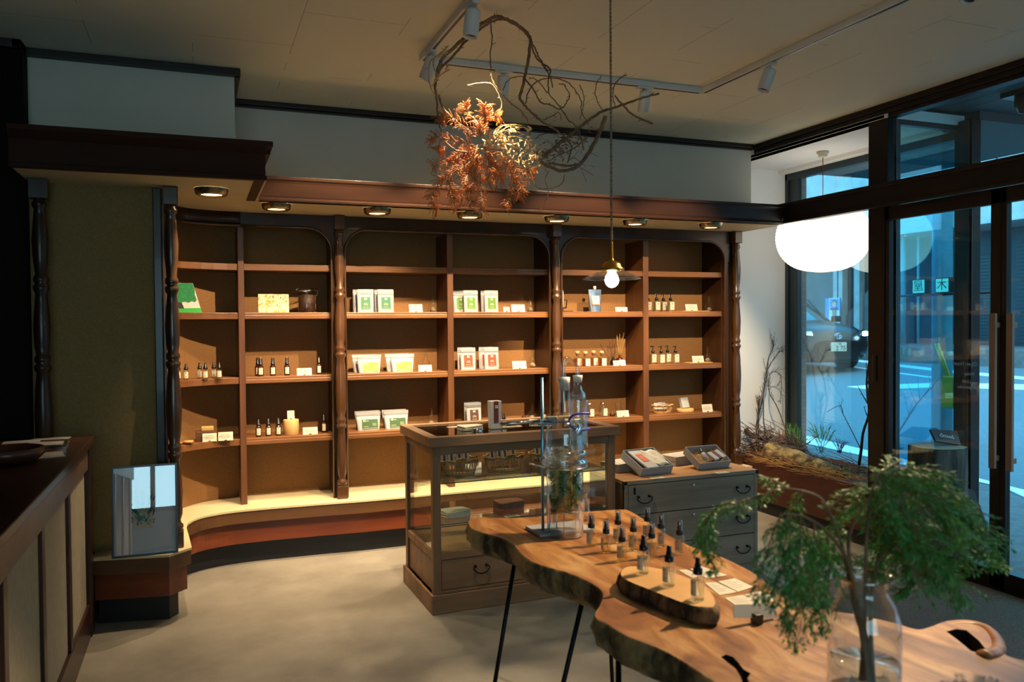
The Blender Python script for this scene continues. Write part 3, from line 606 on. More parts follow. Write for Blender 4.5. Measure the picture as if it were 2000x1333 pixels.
# ================================================================== SHELF GOODS
def HY(x, y, Y): return onY(x, y, Y).z
def XY(x, Y, y=650): return onY(x, y, Y).x
def label_lines(mb, cx, y, z0, z1, w, mi, n=3):
    """small printed lines on a label facing -Y"""
    for i in range(n):
        z = z0+(z1-z0)*(i+.5)/n; ww = w*(.9 if i % 2 else .65)
        mb.bb(cx-ww/2, cx+ww/2, y-.0004, y, z-.0009, z+.0009, mi)
def make_pouch(w, h, lab, wide=False):
    t = thing('stand_up_pouch', '', 'pouch'); m_ = MB()
    th = .05 if wide else .036; rows = []
    n = 7; ph = 12
    for i in range(ph+1):
        f = i/ph; z = h*f; ww = w*(.86+.14*f if wide else 1.0)*(1 if f < .97 else .985); d = th*(max(0.04, 1-f/.86)**.7 if f < .86 else .04)
        sag = 0.0
        ring = []
        for k in range(16):
            a = 2*PI*k/16; cx = math.copysign(abs(math.cos(a))**.35, math.cos(a)); sy = math.copysign(abs(math.sin(a))**.8, math.sin(a))
            ring.append((cx*ww/2, sy*d/2+f*.004, z))
        rows.append(ring)
    m_.grid(rows, closed=True); m_.poly(rows[0][::-1]); m_.poly(rows[-1])
    m_.bb(-w*.5, w*.5, -.0032, -.001, h*.875, h*.882); m_.bb(-w*.49, w*.49, -.0045, -.001, h*.80, h*.812)
    m_.build('bag', 'pouch', t)
    def fy(f, k=1.0): return -(th*(max(.04, 1-f/.86)**.7)/2)+f*.004-.0022
    z0, z1 = (h*.06, h*.58) if wide else (h*.13, h*.66); lw = w*(.62 if wide else .56); cx = .008 if wide else .0
    mm = MB(); K = 6
    g = [[(cx-lw/2+lw*j/3, fy(z0/h+(z1-z0)/h*i/K), z0+(z1-z0)*i/K) for j in range(4)] for i in range(K+1)]; mm.grid(g, mi=0)
    def pz(f0, f1, x0, x1, mi):
        z_a, z_b = z0+(z1-z0)*f0, z0+(z1-z0)*f1
        mm.quad((x0, fy(z_a/h)-.0006, z_a), (x1, fy(z_a/h)-.0006, z_a), (x1, fy(z_b/h)-.0006, z_b), (x0, fy(z_b/h)-.0006, z_b), mi)
    if wide:
        for dx in (-.0, .009): 
            for dz in (0, .10): pz(.78+dz, .85+dz, cx-lw*.42+dx, cx-lw*.42+dx+.007, 1)
        pz(.82, .86, cx-lw*.25, cx-lw*.08, 1); pz(.06, .09, cx-lw*.45, cx+lw*.45, 1); pz(.25, .28, cx-lw*.4, cx-lw*.1, 1)
        for q in (.35, .45, .55): pz(q, q+.02, cx+lw*.15, cx+lw*.4, 1)
    else:
        for dx in (-.009, .001):
            for dz in (0, .085): pz(.78+dz, .85+dz, cx+dx, cx+dx+.008, 1)
        for q, ww in ((.50, .35), (.42, .5), (.36, .45), (.18, .6)): pz(q, q+.022, -lw*ww/2, lw*ww/2, 1)
        pz(.03, .05, -lw*.48, lw*.48, 1)
    mm.build('label', [lab, 'paper'], t); return t
def put_pouches(specs, cache={}):
    for (x0, x1, ytop, row, lab, wide, back, label, group) in specs:
        Y = 5.50 if not back else 5.56
        z = ROWS[row]; w = XY(x1, Y)-XY(x0, Y); h = HY((x0+x1)/2, ytop, Y)-z
        key = (lab, wide)
        if key not in cache: cache[key] = make_pouch(w, h, lab, wide); o = cache[key]
        else: o = dup(cache[key])
        o.location = ((XY(x0, Y)+XY(x1, Y))/2, Y, z); o['label'] = label; o['group'] = group; o.rotation_euler = (0, 0, random.uniform(-.05, .05))
random.seed(4)
gG, gL, gY, gR, gD, gBr = 'white tea pouches with dark green label', 'white tea pouches with bright green label', 'wide white pouches with yellow label', 'white pouches with brick red label', 'wide white pouches with deep green label', 'white pouches with brown label'
put_pouches([
 (690, 722, 566, 1, 'green_l', 0, 1, 'white pouch with dark green label peeking out behind the left one of its pair', gG),
 (698, 731, 565, 1, 'green_l', 0, 0, 'tall white pouch with dark green label, left of the front two on the second shelf', gG),
 (731, 764, 566.5, 1, 'green_l', 0, 1, 'white pouch with dark green label peeking out behind the right one of its pair', gG),
 (738, 770, 565, 1, 'green_l', 0, 0, 'tall white pouch with dark green label, right of the front two on the second shelf', gG),
 (886, 914, 568, 1, 'green_b', 0, 1, 'white pouch behind the left bright-green-label pouch', gL),
 (906, 934, 566, 1, 'green_b', 0, 0, 'tall white pouch with bright green label, left of the front two', gL),
 (939, 967, 568, 1, 'green_b', 0, 1, 'white pouch behind the right bright-green-label pouch', gL),
 (946, 974, 567, 1, 'green_b', 0, 0, 'tall white pouch with bright green label, right of the front two', gL),
 (686, 734, 693, 2, 'yellow_l', 1, 1, 'wide white pouch tucked behind the left yellow-label pouch', gY),
 (695, 745, 691, 2, 'yellow_l', 1, 0, 'wide white pouch with yellow label beside the turned column', gY),
 (749, 800, 690, 2, 'yellow_l', 1, 1, 'wide white pouch tucked behind the right yellow-label pouch', gY),
 (760, 810, 691, 2, 'yellow_l', 1, 0, 'wide white pouch with yellow label nearest the small flask', gY),
 (893, 922, 679, 2, 'red_l', 0, 1, 'white pouch half hidden behind the left red-label pouch', gR),
 (897, 930, 678, 2, 'red_l', 0, 0, 'tall white pouch with brick red label next to the middle divider', gR),
 (933, 965, 678, 2, 'red_l', 0, 1, 'white pouch half hidden behind the right red-label pouch', gR),
 (944, 975, 678, 2, 'red_l', 0, 0, 'tall white pouch with brick red label nearer the small white card', gR),
 (690, 740, 803, 3, 'green_d', 1, 1, 'wide white pouch standing behind the left deep-green-label pouch', gD),
 (692, 742, 804, 3, 'green_d', 1, 0, 'wide white pouch with deep green label left on the lowest shelf', gD),
 (743, 792, 800, 3, 'green_d', 1, 1, 'wide white pouch standing behind the right deep-green-label pouch', gD),
 (746, 797, 802, 3, 'green_d', 1, 0, 'wide white pouch with deep green label right on the lowest shelf', gD),
 (905, 934, 785, 3, 'brown_l', 0, 1, 'white pouch behind the brown-label pouch on the lowest shelf', gBr),
 (909, 939, 786, 3, 'brown_l', 0, 0, 'white pouch with brown label in front on the lowest shelf', gBr)])
# cards
def card(x0, x1, y0, y1, Y, label, z=None, lean=.25, wood=False):
    X0, X1_ = XY(x0, Y), XY(x1, Y); zb = HY((x0+x1)/2, y1, Y) if z is None else z; h = HY((x0+x1)/2, y0, Y)-HY((x0+x1)/2, y1, Y)
    t = thing('price_card', label, 'card', ((X0+X1_)/2, Y, zb), 0, 'small white cards on the shelves'); w = X1_-X0; R_ = RX(-lean)
    m_ = MB(); m_.box(R_ @ Vector((0, 0, h/2)), (w, .0015, h), R_, 0)
    for q, ww in ((.72, .6), (.55, .8), (.42, .8), (.3, .5)): m_.box(R_ @ Vector((-.05*w, -.0012, h*q)), (w*ww, .0006, h*.035), R_, 1)
    m_.build('card', ['paper', 'ink'], t)
    MB().box((0, .006, .003), (.014, .020, .006)).build('card_holder', 'brass', t); return t
CARDS = [(800, 826, 593, 609, 1, 'white card right of the dark-green-label pouches'), (984, 996, 599, 609, 1, 'very small white card beside the bright-green-label pouches'),
 (1000, 1026, 594, 609, 1, 'white card just left of the small glass dome on the second shelf, middle bay'), (1203, 1226, 600, 609, 1, 'white card right of the silver spout pouch'),
 (1340, 1363, 593, 606, 1, 'white card on a thin board right of the second-shelf pump bottles'), (579, 608, 718, 732, 2, 'blank white card right of the amber bottles on the third shelf'),
 (817, 843, 713, 726, 2, 'white card in front of the small flask beside the yellow labels'), (1001, 1028, 703, 718, 2, 'white card right of the red-label pouches'),
 (1198, 1222, 704, 714, 2, 'white card in front of the reed diffuser'), (1353, 1375, 695, 708, 2, 'white card right of the third-shelf pump bottles'),
 (392, 420, 846, 862, 3, 'left of the two tilted white cards in the curved nook'), (423, 452, 843, 860, 3, 'right of the two tilted white cards in the curved nook'),
 (589, 618, 835, 849, 3, 'white card right of the wooden cylinder on the lowest shelf'), (993, 1005, 814, 820, 3, 'tiny white card low behind the glass case top'),
 (1010, 1031, 812, 820, 3, 'white card low behind the glass case top, beside the tiny one'), (1205, 1228, 804, 816, 3, 'white card in front of the glass dropper on the lowest shelf'), (1372, 1392, 789, 804, 3, 'white card at the window end of the lowest shelf')]
for x0, x1, y0, y1, r, lab in CARDS:
    Y = 5.43 if x0 > 470 else 5.36; card(x0, x1, y0, y1, Y, lab, ROWS[r]+(.006 if r < 3 and x0 > 1330 else 0))
card(559, 573, 810, 827, 5.47, 'small upright white card on top of the wooden cylinder', ROWS[3]+.102)
for i, (x0, x1, r) in enumerate(((1331, 1382, 1), (1344, 1388, 2))):
    tag(MB().bb(XY(x0, 5.45), XY(x1, 5.45), 5.42, 5.52, ROWS[r]+.0005, ROWS[r]+.0055).build('thin_board', 'block', bevel=.002), ['thin wooden board under the card on the second shelf by the window', 'thin wooden board under the card on the third shelf by the window'][i], 'board', 'thin wooden boards')
# small glass domes
def make_dome():
    t = thing('glass_dome', '', 'glass ornament')
    MB().lathe([(.0, .002), (.026, .002), (.029, .012), (.033, .035), (.028, .058), (.014, .080), (.010, .098), (.009, .108), (.0, .112)], n=20, cap=False).build('dome', 'glass', t, smooth=True)
    MB().lathe([(.0, .108), (.006, .112), (.0075, .120), (.0, .127)], n=12, cap=False).build('knob', 'glass', t)
    MB().lathe([(.0, .004), (.018, .006), (.022, .018), (.012, .032), (.0, .036)], n=10, cap=False).build('filling', 'filling', t); return t
M['filling'] = mat('dried_filling', '#6b5a45', .8, '#8a775e', 60)
dm = None
for cx, row, lab in ((846, 1, 'clear glass dome beside the card near the dark-green-label pouches'), (1036, 1, 'clear glass dome at the right end of the second shelf, middle bay'), (1385, 1, 'clear glass dome at the window end of the second shelf'),
                     (831, 2, 'clear glass dome behind the card next to the yellow labels'), (1040, 2, 'clear glass dome at the right end of the third shelf, middle bay'), (1382, 2, 'clear glass dome at the window end of the third shelf'),
                     (841, 3, 'clear glass dome on the lowest shelf near the deep-green labels'), (1038, 3, 'clear glass dome on the lowest shelf behind the glass case')):
    if dm is None: dm = make_dome(); o = dm
    else: o = dup(dm)
    o.location = (XY(cx, 5.52), 5.52, ROWS[row]); o['label'] = lab; o['group'] = 'small clear glass domes on the shelves'
# spray bottles
def make_spray(h, r, glass, liq, name, capm='cap', lab='paper', capn='clear_cap', pump=True, labang=(-2.3, -.85), lz=(.10, .46), liqf=.5, n=20):
    t = thing(name, '', 'bottle'); bh = h*.58; nr = r*.55
    MB().lathe([(0, .0), (r*.92, 0), (r, h*.02), (r, bh*.86), (r*.94, bh*.93), (nr, bh*.98), (nr, bh*1.05)], n=n, cap=False).build('glass_body', glass, t, smooth=True)
    if liq: MB().lathe([(0, h*.02), (r*.88, h*.02), (r*.9, h*.04), (r*.9, bh*liqf*1.4), (0, bh*liqf*1.4)], n=n, cap=False).build('liquid', liq, t, smooth=True)
    lb = MB(); K = 7; a0, a1 = labang
    lb.grid([[((r+.0006)*math.cos(a0+(a1-a0)*k/K), (r+.0006)*math.sin(a0+(a1-a0)*k/K), h*z) for k in range(K+1)] for z in lz])
    am = a0+(a1-a0)*.5
    for z_, dz, da in ((lz[1]-.09, .045, .12), (lz[0]+.10, .012, .4), (lz[0]+.06, .012, .3)):
        lb.grid([[((r+.001)*math.cos(am+d), (r+.001)*math.sin(am+d), h*z) for d in (-da, 0, da)] for z in (z_, z_+dz)], mi=1)
    lb.build('label', [lab, 'ink'], t, smooth=True)
    MB().lathe([(nr*1.25, bh*.98), (nr*1.3, bh*1.0), (nr*1.3, h*.70), (nr*.9, h*.71), (nr*.85, h*.80), (nr*.7, h*.81), (nr*.66, h*.94), (0, h*.95)], n=n, cap=False).build('spray_pump', 'blackp', t, smooth=False)
    if capm: MB().lathe([(nr*1.2, h*.71), (nr*1.18, h*.96), (nr*1.05, h), (0, h)], n=n, cap=False).build(capn, capm, t)
    if liq:
        MB().tube([(0, 0, h*.6), (r*.1, 0, h*.3), (r*.45, 0, h*.06)], r*.08, 6).build('dip_tube', 'cap', t)
    return t
# shelf amber sprays
b = make_spray(.12, .0185, 'amber', None, 'spray_bottle'); first = True
AM = [(502.5, 733, 2, 5.50, 'amber spray bottle behind the leftmost front one on the third shelf'), (508, 733, 2, 5.45, 'leftmost front amber spray bottle on the third shelf'), (531.8, 733, 2, 5.46, 'middle of the three front amber spray bottles on the third shelf'), (559.5, 732, 2, 5.46, 'rightmost of the three front amber spray bottles on the third shelf'),
      (502, 855, 3, 5.46, 'leftmost of three amber spray bottles on the lowest shelf'), (521.5, 855, 3, 5.46, 'middle of three amber spray bottles on the lowest shelf'), (541, 855, 3, 5.46, 'right one of three amber spray bottles, next to the wooden cylinder')]
for cx, _, row, Y, lab in AM:
    o = b if first else dup(b); first = False; o.location = (XY(cx, Y), Y, ROWS[row]); o['label'] = lab; o['group'] = 'amber spray bottles with clear caps'
b = make_spray(.125, .0165, 'amber', None, 'dropper_bottle', None); b.location = (XY(622, 5.47), 5.47, ROWS[2]); b['label'] = 'single amber bottle with black cap beside the white card on the third shelf'
o = dup(b, None, (XY(630, 5.5), 5.5, ROWS[3]), label='dark bottle in the shadow at the right end of the lowest shelf, left bay')
# nook perfume sprays
b = make_spray(.105, .0185, 'glass', 'yellowliq', 'perfume_bottle', None); first = True
for cx, Y, lab in ((347, 5.33, 'small perfume spray partly hidden by the turned column'), (362, 5.33, 'small perfume spray next to the column, fully seen'), (388.5, 5.40, 'small perfume spray, back one of the middle pair in the nook'), (400, 5.34, 'small perfume spray, front one of the middle pair in the nook'), (416.5, 5.42, 'small perfume spray, back one of the right pair in the nook'), (427, 5.36, 'small perfume spray, front one of the right pair in the nook')):
    o = b if first else dup(b); first = False; o.location = (XY(cx, Y), Y, ROWS[2]); o['label'] = lab; o['group'] = 'small perfume sprays in the curved nook'
# pump bottles
def make_pump():
    t = thing('pump_bottle', '', 'bottle'); r, hb = .024, .085
    def rr(z, k=1): return [(k*r*(1 if abs(math.cos(a)) < .72 else 1)*math.copysign(abs(math.cos(a))**.55, math.cos(a)), k*r*math.copysign(abs(math.sin(a))**.55, math.sin(a)), z) for a in [2*PI*i/20 for i in range(20)]]
    m_ = MB(); m_.grid([rr(0), rr(hb*.9), rr(hb, .8), rr(hb+.004, .5)], closed=True); m_.poly(rr(0)[::-1]); m_.build('bottle_body', 'glass', t)
    m_ = MB(); m_.grid([rr(.003, .93), rr(hb*.85, .93)], closed=True); m_.poly(rr(hb*.85, .93)); m_.build('liquid', 'pumpliq', t)
    lb = MB(); lb.quad((-.019, -r-.0008, .010), (.019, -r-.0008, .010), (.019, -r-.0008, .075), (-.019, -r-.0008, .075)); lb.bb(-.006, .006, -r-.0014, -r-.001, .056, .064, 1)
    label_lines(lb, 0, -r-.001, .025, .045, .02, 1, 3); lb.bb(-.019, .019, -r-.0014, -r-.001, .010, .014, 2); lb.build('label', ['paper', 'ink', 'orange_l'], t)
    m_ = MB(); m_.lathe([(.0125, .086), (.0125, .106), (.008, .108), (.0035, .109), (.0035, .135), (.009, .136), (.009, .143), (0, .144)], n=14); m_.tube([(0, 0, .140), (-.02, -.008, .140), (-.028, -.011, .134)], .0035, 6)
    m_.build('pump', 'blackp', t); return t
M['pumpliq'] = mat('gel_soap', '#9c8048', .3)
b = make_pump(); first = True
PB = [(1266, 1, 5.55, 'pump bottle half hidden by the divider on the second shelf'), (1282.5, 1, 5.47, 'pump bottle in front of the left pair on the second shelf'), (1296, 1, 5.55, 'pump bottle behind, third from the divider on the second shelf'), (1310, 1, 5.47, 'rightmost pump bottle on the second shelf'),
      (1275, 2, 5.52, 'leftmost pump bottle on the third shelf by the divider'), (1291, 2, 5.45, 'front pump bottle second from the divider on the third shelf'), (1303.5, 2, 5.54, 'back pump bottle third from the divider on the third shelf'), (1319, 2, 5.46, 'rightmost pump bottle on the third shelf')]
for cx, row, Y, lab in PB:
    o = b if first else dup(b); first = False; o.location = (XY(cx, Y), Y, ROWS[row]); o['label'] = lab; o['group'] = 'pump bottles with black heads'
# diffuser bottles with wooden stoppers
def make_diff():
    t = thing('stoppered_bottle', '', 'bottle'); r = .0275
    def sq(z, k=1, q=.4): return [(k*r*math.copysign(abs(math.cos(a))**q, math.cos(a)), k*r*math.copysign(abs(math.sin(a))**q, math.sin(a)), z) for a in [2*PI*i/24 for i in range(24)]]
    m_ = MB(); m_.grid([sq(0), sq(.062), sq(.070, .85), sq(.074, .45, 1), sq(.088, .38, 1)], closed=True); m_.poly(sq(0)[::-1]); m_.build('bottle_body', 'glass', t)
    m_ = MB(); m_.grid([sq(.004, .92), sq(.058, .92)], closed=True); m_.poly(sq(.058, .92)); m_.poly(sq(.004, .92)[::-1]); m_.build('liquid', 'amberliq', t)
    lb = MB(); lb.quad((-.012, -r-.0008, .004), (.027, -r-.0008, .004), (.027, -r-.0008, .058), (-.012, -r-.0008, .058)); lb.bb(.004, .012, -r-.0014, -r-.001, .042, .049, 1); label_lines(lb, .008, -r-.001, .015, .032, .02, 1, 3); lb.build('label', ['paper', 'ink'], t)
    MB().lathe([(.012, .080), (.012, .092), (.016, .094), (.017, .108), (.013, .114), (0, .115)], n=16).build('stopper', 'stopper', t); return t
M['stopper'] = mat('peach_wood_stopper', '#c8966a', .6)
b = make_diff(); first = True
for cx, Y, lab in ((1127.5, 5.53, 'back left honey-coloured bottle with wooden stopper'), (1143, 5.46, 'front left honey-coloured bottle with wooden stopper'), (1159, 5.54, 'back right honey-coloured bottle with wooden stopper'), (1175, 5.46, 'front right honey-coloured bottle with wooden stopper')):
    o = b if first else dup(b); first = False; o.location = (XY(cx, Y), Y, ROWS[2]); o['label'] = lab; o['group'] = 'honey-coloured bottles with wooden stoppers'
# reed diffuser and twigs
t = thing('reed_diffuser', 'reed diffuser with pale sticks behind a white card, third shelf right bay', 'diffuser', (XY(1210, 5.52), 5.52, ROWS[2]))
MB().lathe([(0, 0), (.026, 0), (.027, .045), (.02, .055), (.009, .060), (.009, .078)], n=18, cap=False).build('glass_bottle', 'amber', t, smooth=True)
MB().bb(-.02, .02, -.029, -.0275, .01, .042).build('label', 'paper', t)
for i in range(6):
    a = i*1.05; MB().tube([(0, 0, .03), (.035*math.cos(a)+.01, .02*math.sin(a), .20+.01*i)], .0016, 5).build('reed', 'straw', t)
t = thing('twig_bundle', 'dark leafless twigs fanning out in a small vase, third shelf right bay', 'twigs', (XY(1197, 5.56), 5.56, ROWS[2]))
MB().lathe([(0, 0), (.02, 0), (.024, .02), (.012, .05), (.012, .06)], n=14, cap=False).build('vase', 'blackp', t)
m_ = MB(); random.seed(9)
for dx, dz in ((-.115, .17), (-.10, .13), (-.05, .15), (-.03, .20), (.0, .22), (.02, .18), (.03, .21)):
    p = [(0, 0, .03), (dx*.4, .0, dz*.45), (dx*.75, .01, dz*.75), (dx, 0, dz)]; m_.tube(smoothpts(p, 3), [.0028, .0011], 5)
    for q in range(3):
        f = .4+.2*q; s_ = Vector((dx*f, .0, dz*f)); m_.tube([s_, s_+Vector((random.uniform(-.03, .03), 0, .03))], .001, 4)
m_.build('twigs', 'twig_b', t)
# green painting, floral card, clip jar
t = thing('painted_board', 'small picture of a green tree on white above grass, leaning in the curved nook', 'picture', (0, 0, 0))
Yp = 5.36; A_ = [(338, 612), (395, 612), (378, 553), (334, 553)]
P4 = [Vector((XY(x, Yp), Yp+(.0 if y > 600 else .06), ROWS[1]+(0.0 if y > 600 else HY(x, y, Yp)-ROWS[1]))) for x, y in A_]
def on4(u, v, d=0): 
    a = P4[0].lerp(P4[1], u); b_ = P4[3].lerp(P4[2], u); return a.lerp(b_, v)+Vector((0, -d, 0))
MB().poly(P4).build('board', 'paint_w', t, solid=.006)
m_ = MB(); m_.poly([on4(0, 0, .005), on4(1, 0, .005), on4(1, .16, .005), on4(0, .14, .005)]); m_.build('grass_area', 'paint_gr', t)
m_ = MB(); m_.poly([on4(.12, .14, .0055), on4(.42, .14, .0055), on4(.36, .36, .0055), on4(.2, .36, .0055)]); m_.build('trunk_area', 'paint_b', t)
m_ = MB(); m_.poly([on4(u, v, .006) for u, v in [(0, .36), (.15, .40), (.3, .34), (.5, .38), (.62, .34), (.78, .40), (.88, .36), (.96, .44), (.94, .6), (1, .8), (.99, 1), (0, 1)]]); m_.build('crown_area', 'paint_g', t)
t = thing('floral_box', 'flat box printed with yellow flowers beside the clip-top jar', 'box', (XY(535, 5.46), 5.46, ROWS[1]))
w = XY(566, 5.46)-XY(506, 5.46); hh = HY(535, 575, 5.46)-ROWS[1]
MB().box((0, 0, hh/2), (w, .02, hh), RX(-.08)).build('box_body', 'floral', t, bevel=.002)
mm = MB(); random.seed(2)
for i in range(26):
    p = Vector((random.uniform(-w/2*.9, w/2*.9), -.012-.0002*i*0, random.uniform(.012, hh*.93))); mm.leaf(p, (random.uniform(-.012, .012), .0009*p.z/.01*0, random.uniform(.006, .014)), .004, (0, 1, 0), i % 3)
mm.build('flower_print', ['yellow_l', 'orange_l', 'paper'], t)
t = thing('clip_jar', 'glass clip-top jar filled with dark herbs on the second shelf', 'jar', (XY(600, 5.5), 5.5, ROWS[1]))
MB().lathe([(0, 0), (.055, 0), (.058, .01), (.058, .12), (.045, .14), (.05, .145)], n=24, cap=False).build('glass_jar', 'glass', t, smooth=True)
MB().lathe([(0, .004), (.053, .004), (.054, .115), (0, .125)], n=24, cap=False).build('herbs', 'jarfill', t)
MB().lathe([(.056, .147), (.056, .157), (.04, .164), (0, .166)], n=24, cap=False).build('lid', 'glass', t, smooth=True)
m_ = MB(); m_.lathe([(.053, .142), (.055, .145), (.053, .148)], n=24, cap=False); m_.tube([(.054, 0, .143), (.075, 0, .15), (.07, 0, .12), (.057, 0, .11)], .002, 6); m_.tube([(-.054, 0, .143), (-.07, 0, .152), (-.05, 0, .165)], .002, 6); m_.build('wire_clip', 'chrome', t)
# silver pouch with spout
t = thing('spout_pouch', 'silver refill pouch with a white spout on the second shelf, right bay', 'pouch', (XY(1162, 5.48), 5.48, ROWS[1]))
w = XY(1175, 5.48)-XY(1150, 5.48); hh = HY(1162, 566, 5.48)-ROWS[1]; rows = []
for i in range(11):
    f = i/10; ww = w*(.88+.12*f); d = .04*(max(.03, 1-f))**.8; rows.append([(ww/2*math.copysign(abs(math.cos(a))**.4, math.cos(a)), d/2*math.sin(a), hh*f) for a in [2*PI*k/16 for k in range(16)]])
m_ = MB(); m_.grid(rows, closed=True); m_.poly(rows[0][::-1]); m_.poly(rows[-1]); m_.build('bag', 'silver', t)
MB().lathe([(.008, hh-.004), (.008, hh+.004), (.011, hh+.006), (.011, hh+.026), (0, hh+.027)], n=14).build('spout', 'white', t)
m_ = MB(); m_.quad((-w*.28, -.022, hh*.3), (w*.28, -.022, hh*.3), (w*.3, -.010, hh*.72), (-w*.3, -.010, hh*.72)); m_.quad((-w*.28, -.0225, hh*.30), (w*.28, -.0225, hh*.30), (w*.28, -.0215, hh*.34), (-w*.28, -.0215, hh*.34), 1); m_.quad((-.005, -.0135, hh*.6), (.005, -.0135, hh*.6), (.005, -.0125, hh*.65), (-.005, -.0125, hh*.65), 2); m_.build('label', ['paper', 'orange_l', 'ink'], t)
# candle holder
t = thing('candle_holder', 'black iron candle holder with a pale candle right of the column, second shelf', 'candle holder', (XY(1099, 5.5), 5.5, ROWS[1]))
MB().bb(-.03, .075, -.03, .03, 0, .006).build('base_plate', 'black_iron', t)
m_ = MB(); m_.tube([(-.02, 0, .03), (.03, 0, .03)], .004, 6); m_.tube([(.0, 0, .004), (0, 0, .035)], .006, 8); m_.tube([(.03, 0, .03), (.036, 0, .09), (-.012, 0, .09)], .004, 6); m_.build('frame', 'black_iron', t)
MB().lathe([(.009, .035), (.008, .15), (.003, .165), (0, .166)], n=12).build('candle', 'paper', t)
# lowest shelf bits
t = thing('wood_cylinder', 'pale wooden cylinder on the lowest shelf holding a small card', 'wood block', (XY(566, 5.47), 5.47, ROWS[3]))
MB().lathe([(0, 0), (.048, 0), (.05, .003), (.05, .098), (.048, .101), (0, .101)], n=28, cap=False).build('block', 'block', t)
t = tag(MB().bb(XY(379, 5.42), XY(412, 5.42), 5.38, 5.46, ROWS[3]+.0005, ROWS[3]+.062).build('wooden_block', 'fascia', bevel=.003), 'brown wooden block behind the tilted cards in the nook', 'block')
tag(MB().bb(XY(390, 5.42), XY(414, 5.42), 5.39, 5.45, ROWS[3]+.063, ROWS[3]+.088).build('soap_bar', 'block', bevel=.004), 'small tan soap bar on top of the brown wooden block', 'soap')
for i in range(2):
    tag(MB().lathe([(0, 0), (.03, 0), (.031, .002), (.031, .010), (0, .010)], (XY(358+6*i, 5.33-.02*i), 5.33-.03*i, ROWS[3]+.0005+.0105*i), 20, cap=False).build('wood_coaster', 'pale_slice'), ['pale wood coaster, lower one of two beside the column', 'pale wood coaster, upper one of two beside the column'][i], 'coaster', 'pale wood coasters')
def clear_bottle(cx, Y, label):
    t = thing('lotion_bottle', label, 'bottle', (XY(cx, Y), Y, ROWS[3]), 0, 'clear lotion bottles with silver caps')
    MB().lathe([(0, 0), (.029, 0), (.03, .004), (.03, .07), (.024, .082), (.014, .088), (.014, .094)], n=20, cap=False).build('bottle_body', 'glass', t, smooth=True)
    MB().lathe([(0, .003), (.027, .003), (.027, .062), (0, .062)], n=20, cap=False).build('liquid', 'clearliq', t, smooth=True)
    MB().lathe([(.017, .09), (.017, .108), (0, .109)], n=18).build('cap', 'chrome', t)
    m_ = MB(); m_.bb(-.006, .026, -.0312, -.030, .01, .065); m_.bb(.006, .014, -.0318, -.0312, .05, .057, 1); label_lines(m_, .01, -.0312, .02, .04, .02, 1, 3); m_.build('label', ['paper', 'ink'], t)
clear_bottle(1150, 5.5, 'clear lotion bottle partly behind the distiller on the lowest shelf'); clear_bottle(1176, 5.5, 'clear lotion bottle right of the distiller on the lowest shelf')
t = thing('glass_dropper', 'clear bird-shaped glass bottle on the lowest shelf, right bay', 'glass ornament', (XY(1207, 5.55), 5.55, ROWS[3]))
MB().lathe([(0, 0), (.026, .0), (.03, .02), (.024, .06), (.026, .09), (.014, .108), (.006, .118), (.008, .126), (0, .132)], n=18, cap=False).build('glass_body', 'glass', t, smooth=True)
MB().tube(smoothpts([(-.02, 0, .085), (-.035, 0, .10), (-.045, 0, .095)], 3), [.006, .003], 8).build('spout', 'glass', t)
tag(MB().lathe([(0, 0), (.018, .001), (.022, .012), (.014, .028), (.006, .04), (0, .042)], (XY(1195, 5.5), 5.5, ROWS[3]), 9, cap=False).build('dried_pod', 'jarfill'), 'dark dried seed pod on the lowest shelf left of the card', 'seed pod')
tag(MB().lathe([(0, 0), (.016, .001), (.02, .012), (.010, .028), (0, .034)], (XY(1022, 5.6), 5.60, ROWS[3]), 9, cap=False).build('dried_pod', 'jarfill'), 'dark dried pod at the back of the lowest shelf behind the glass case', 'seed pod')
b = make_spray(.10, .014, 'amber', None, 'roll_on_bottle', None); b.location = (XY(1062, 5.46), 5.46, ROWS[3]); b['label'] = 'small dark bottle with pale label left of the turned column, lowest shelf'
# baskets
def make_basket(L, Wd, H, flare=1.25, staves=36, handles=True):
    t = thing('wicker_basket', '', 'basket'); m_ = MB()
    def e(a, k, z): return (L/2*k*math.cos(a), Wd/2*k*math.sin(a), z)
    base = [e(2*PI*i/32, 1, .006) for i in range(32)]; m_.poly(base); m_.poly([(x, y, .001) for x, y, z in base][::-1])
    m_.build('base', 'basket', t)
    m_ = MB()
    for i in range(staves):
        a = 2*PI*i/staves; m_.tube([e(a, 1, 0), e(a+.03, (1+flare)/2, H*.5), e(a, flare, H)], .0022, 4)
    nb = 7
    for j in range(nb):
        f = [0, .07, .14, .21, .82, .9, .97][j]; k = 1+(flare-1)*f; pts = [Vector(e(2*PI*i/48, k+.012*(1 if (i+j) % 2 else -1), H*f+.002)) for i in range(49)]; m_.tube(pts, .0026, 4)
    m_.build('weave', 'basket', t)
    m_ = MB(); m_.tube([Vector(e(2*PI*i/40, flare+.02, H+.002+.004*math.sin(i*1.5))) for i in range(41)], .0055, 6); m_.build('rim', 'basket', t)
    if handles:
        for s_ in (-1, 1):
            m_ = MB(); m_.tube(smoothpts([e(s_*PI/2-.25, flare, H*.9), (L*.5*math.sin(.25)*flare*0-.02, s_*(Wd/2*flare+.008), H*1.16), (.02, s_*(Wd/2*flare+.008), H*1.16), e(s_*PI/2+.25, flare, H*.9)], 4), .006, 6); m_.build('handle', 'basket', t)
    return t
bk = make_basket(.15, .085, .06, 1.2, 26, False); bk.location = (XY(1293, 5.52), 5.52, ROWS[3]); bk['label'] = 'oval wicker basket with white packets on the lowest shelf, right bay'
random.seed(5)
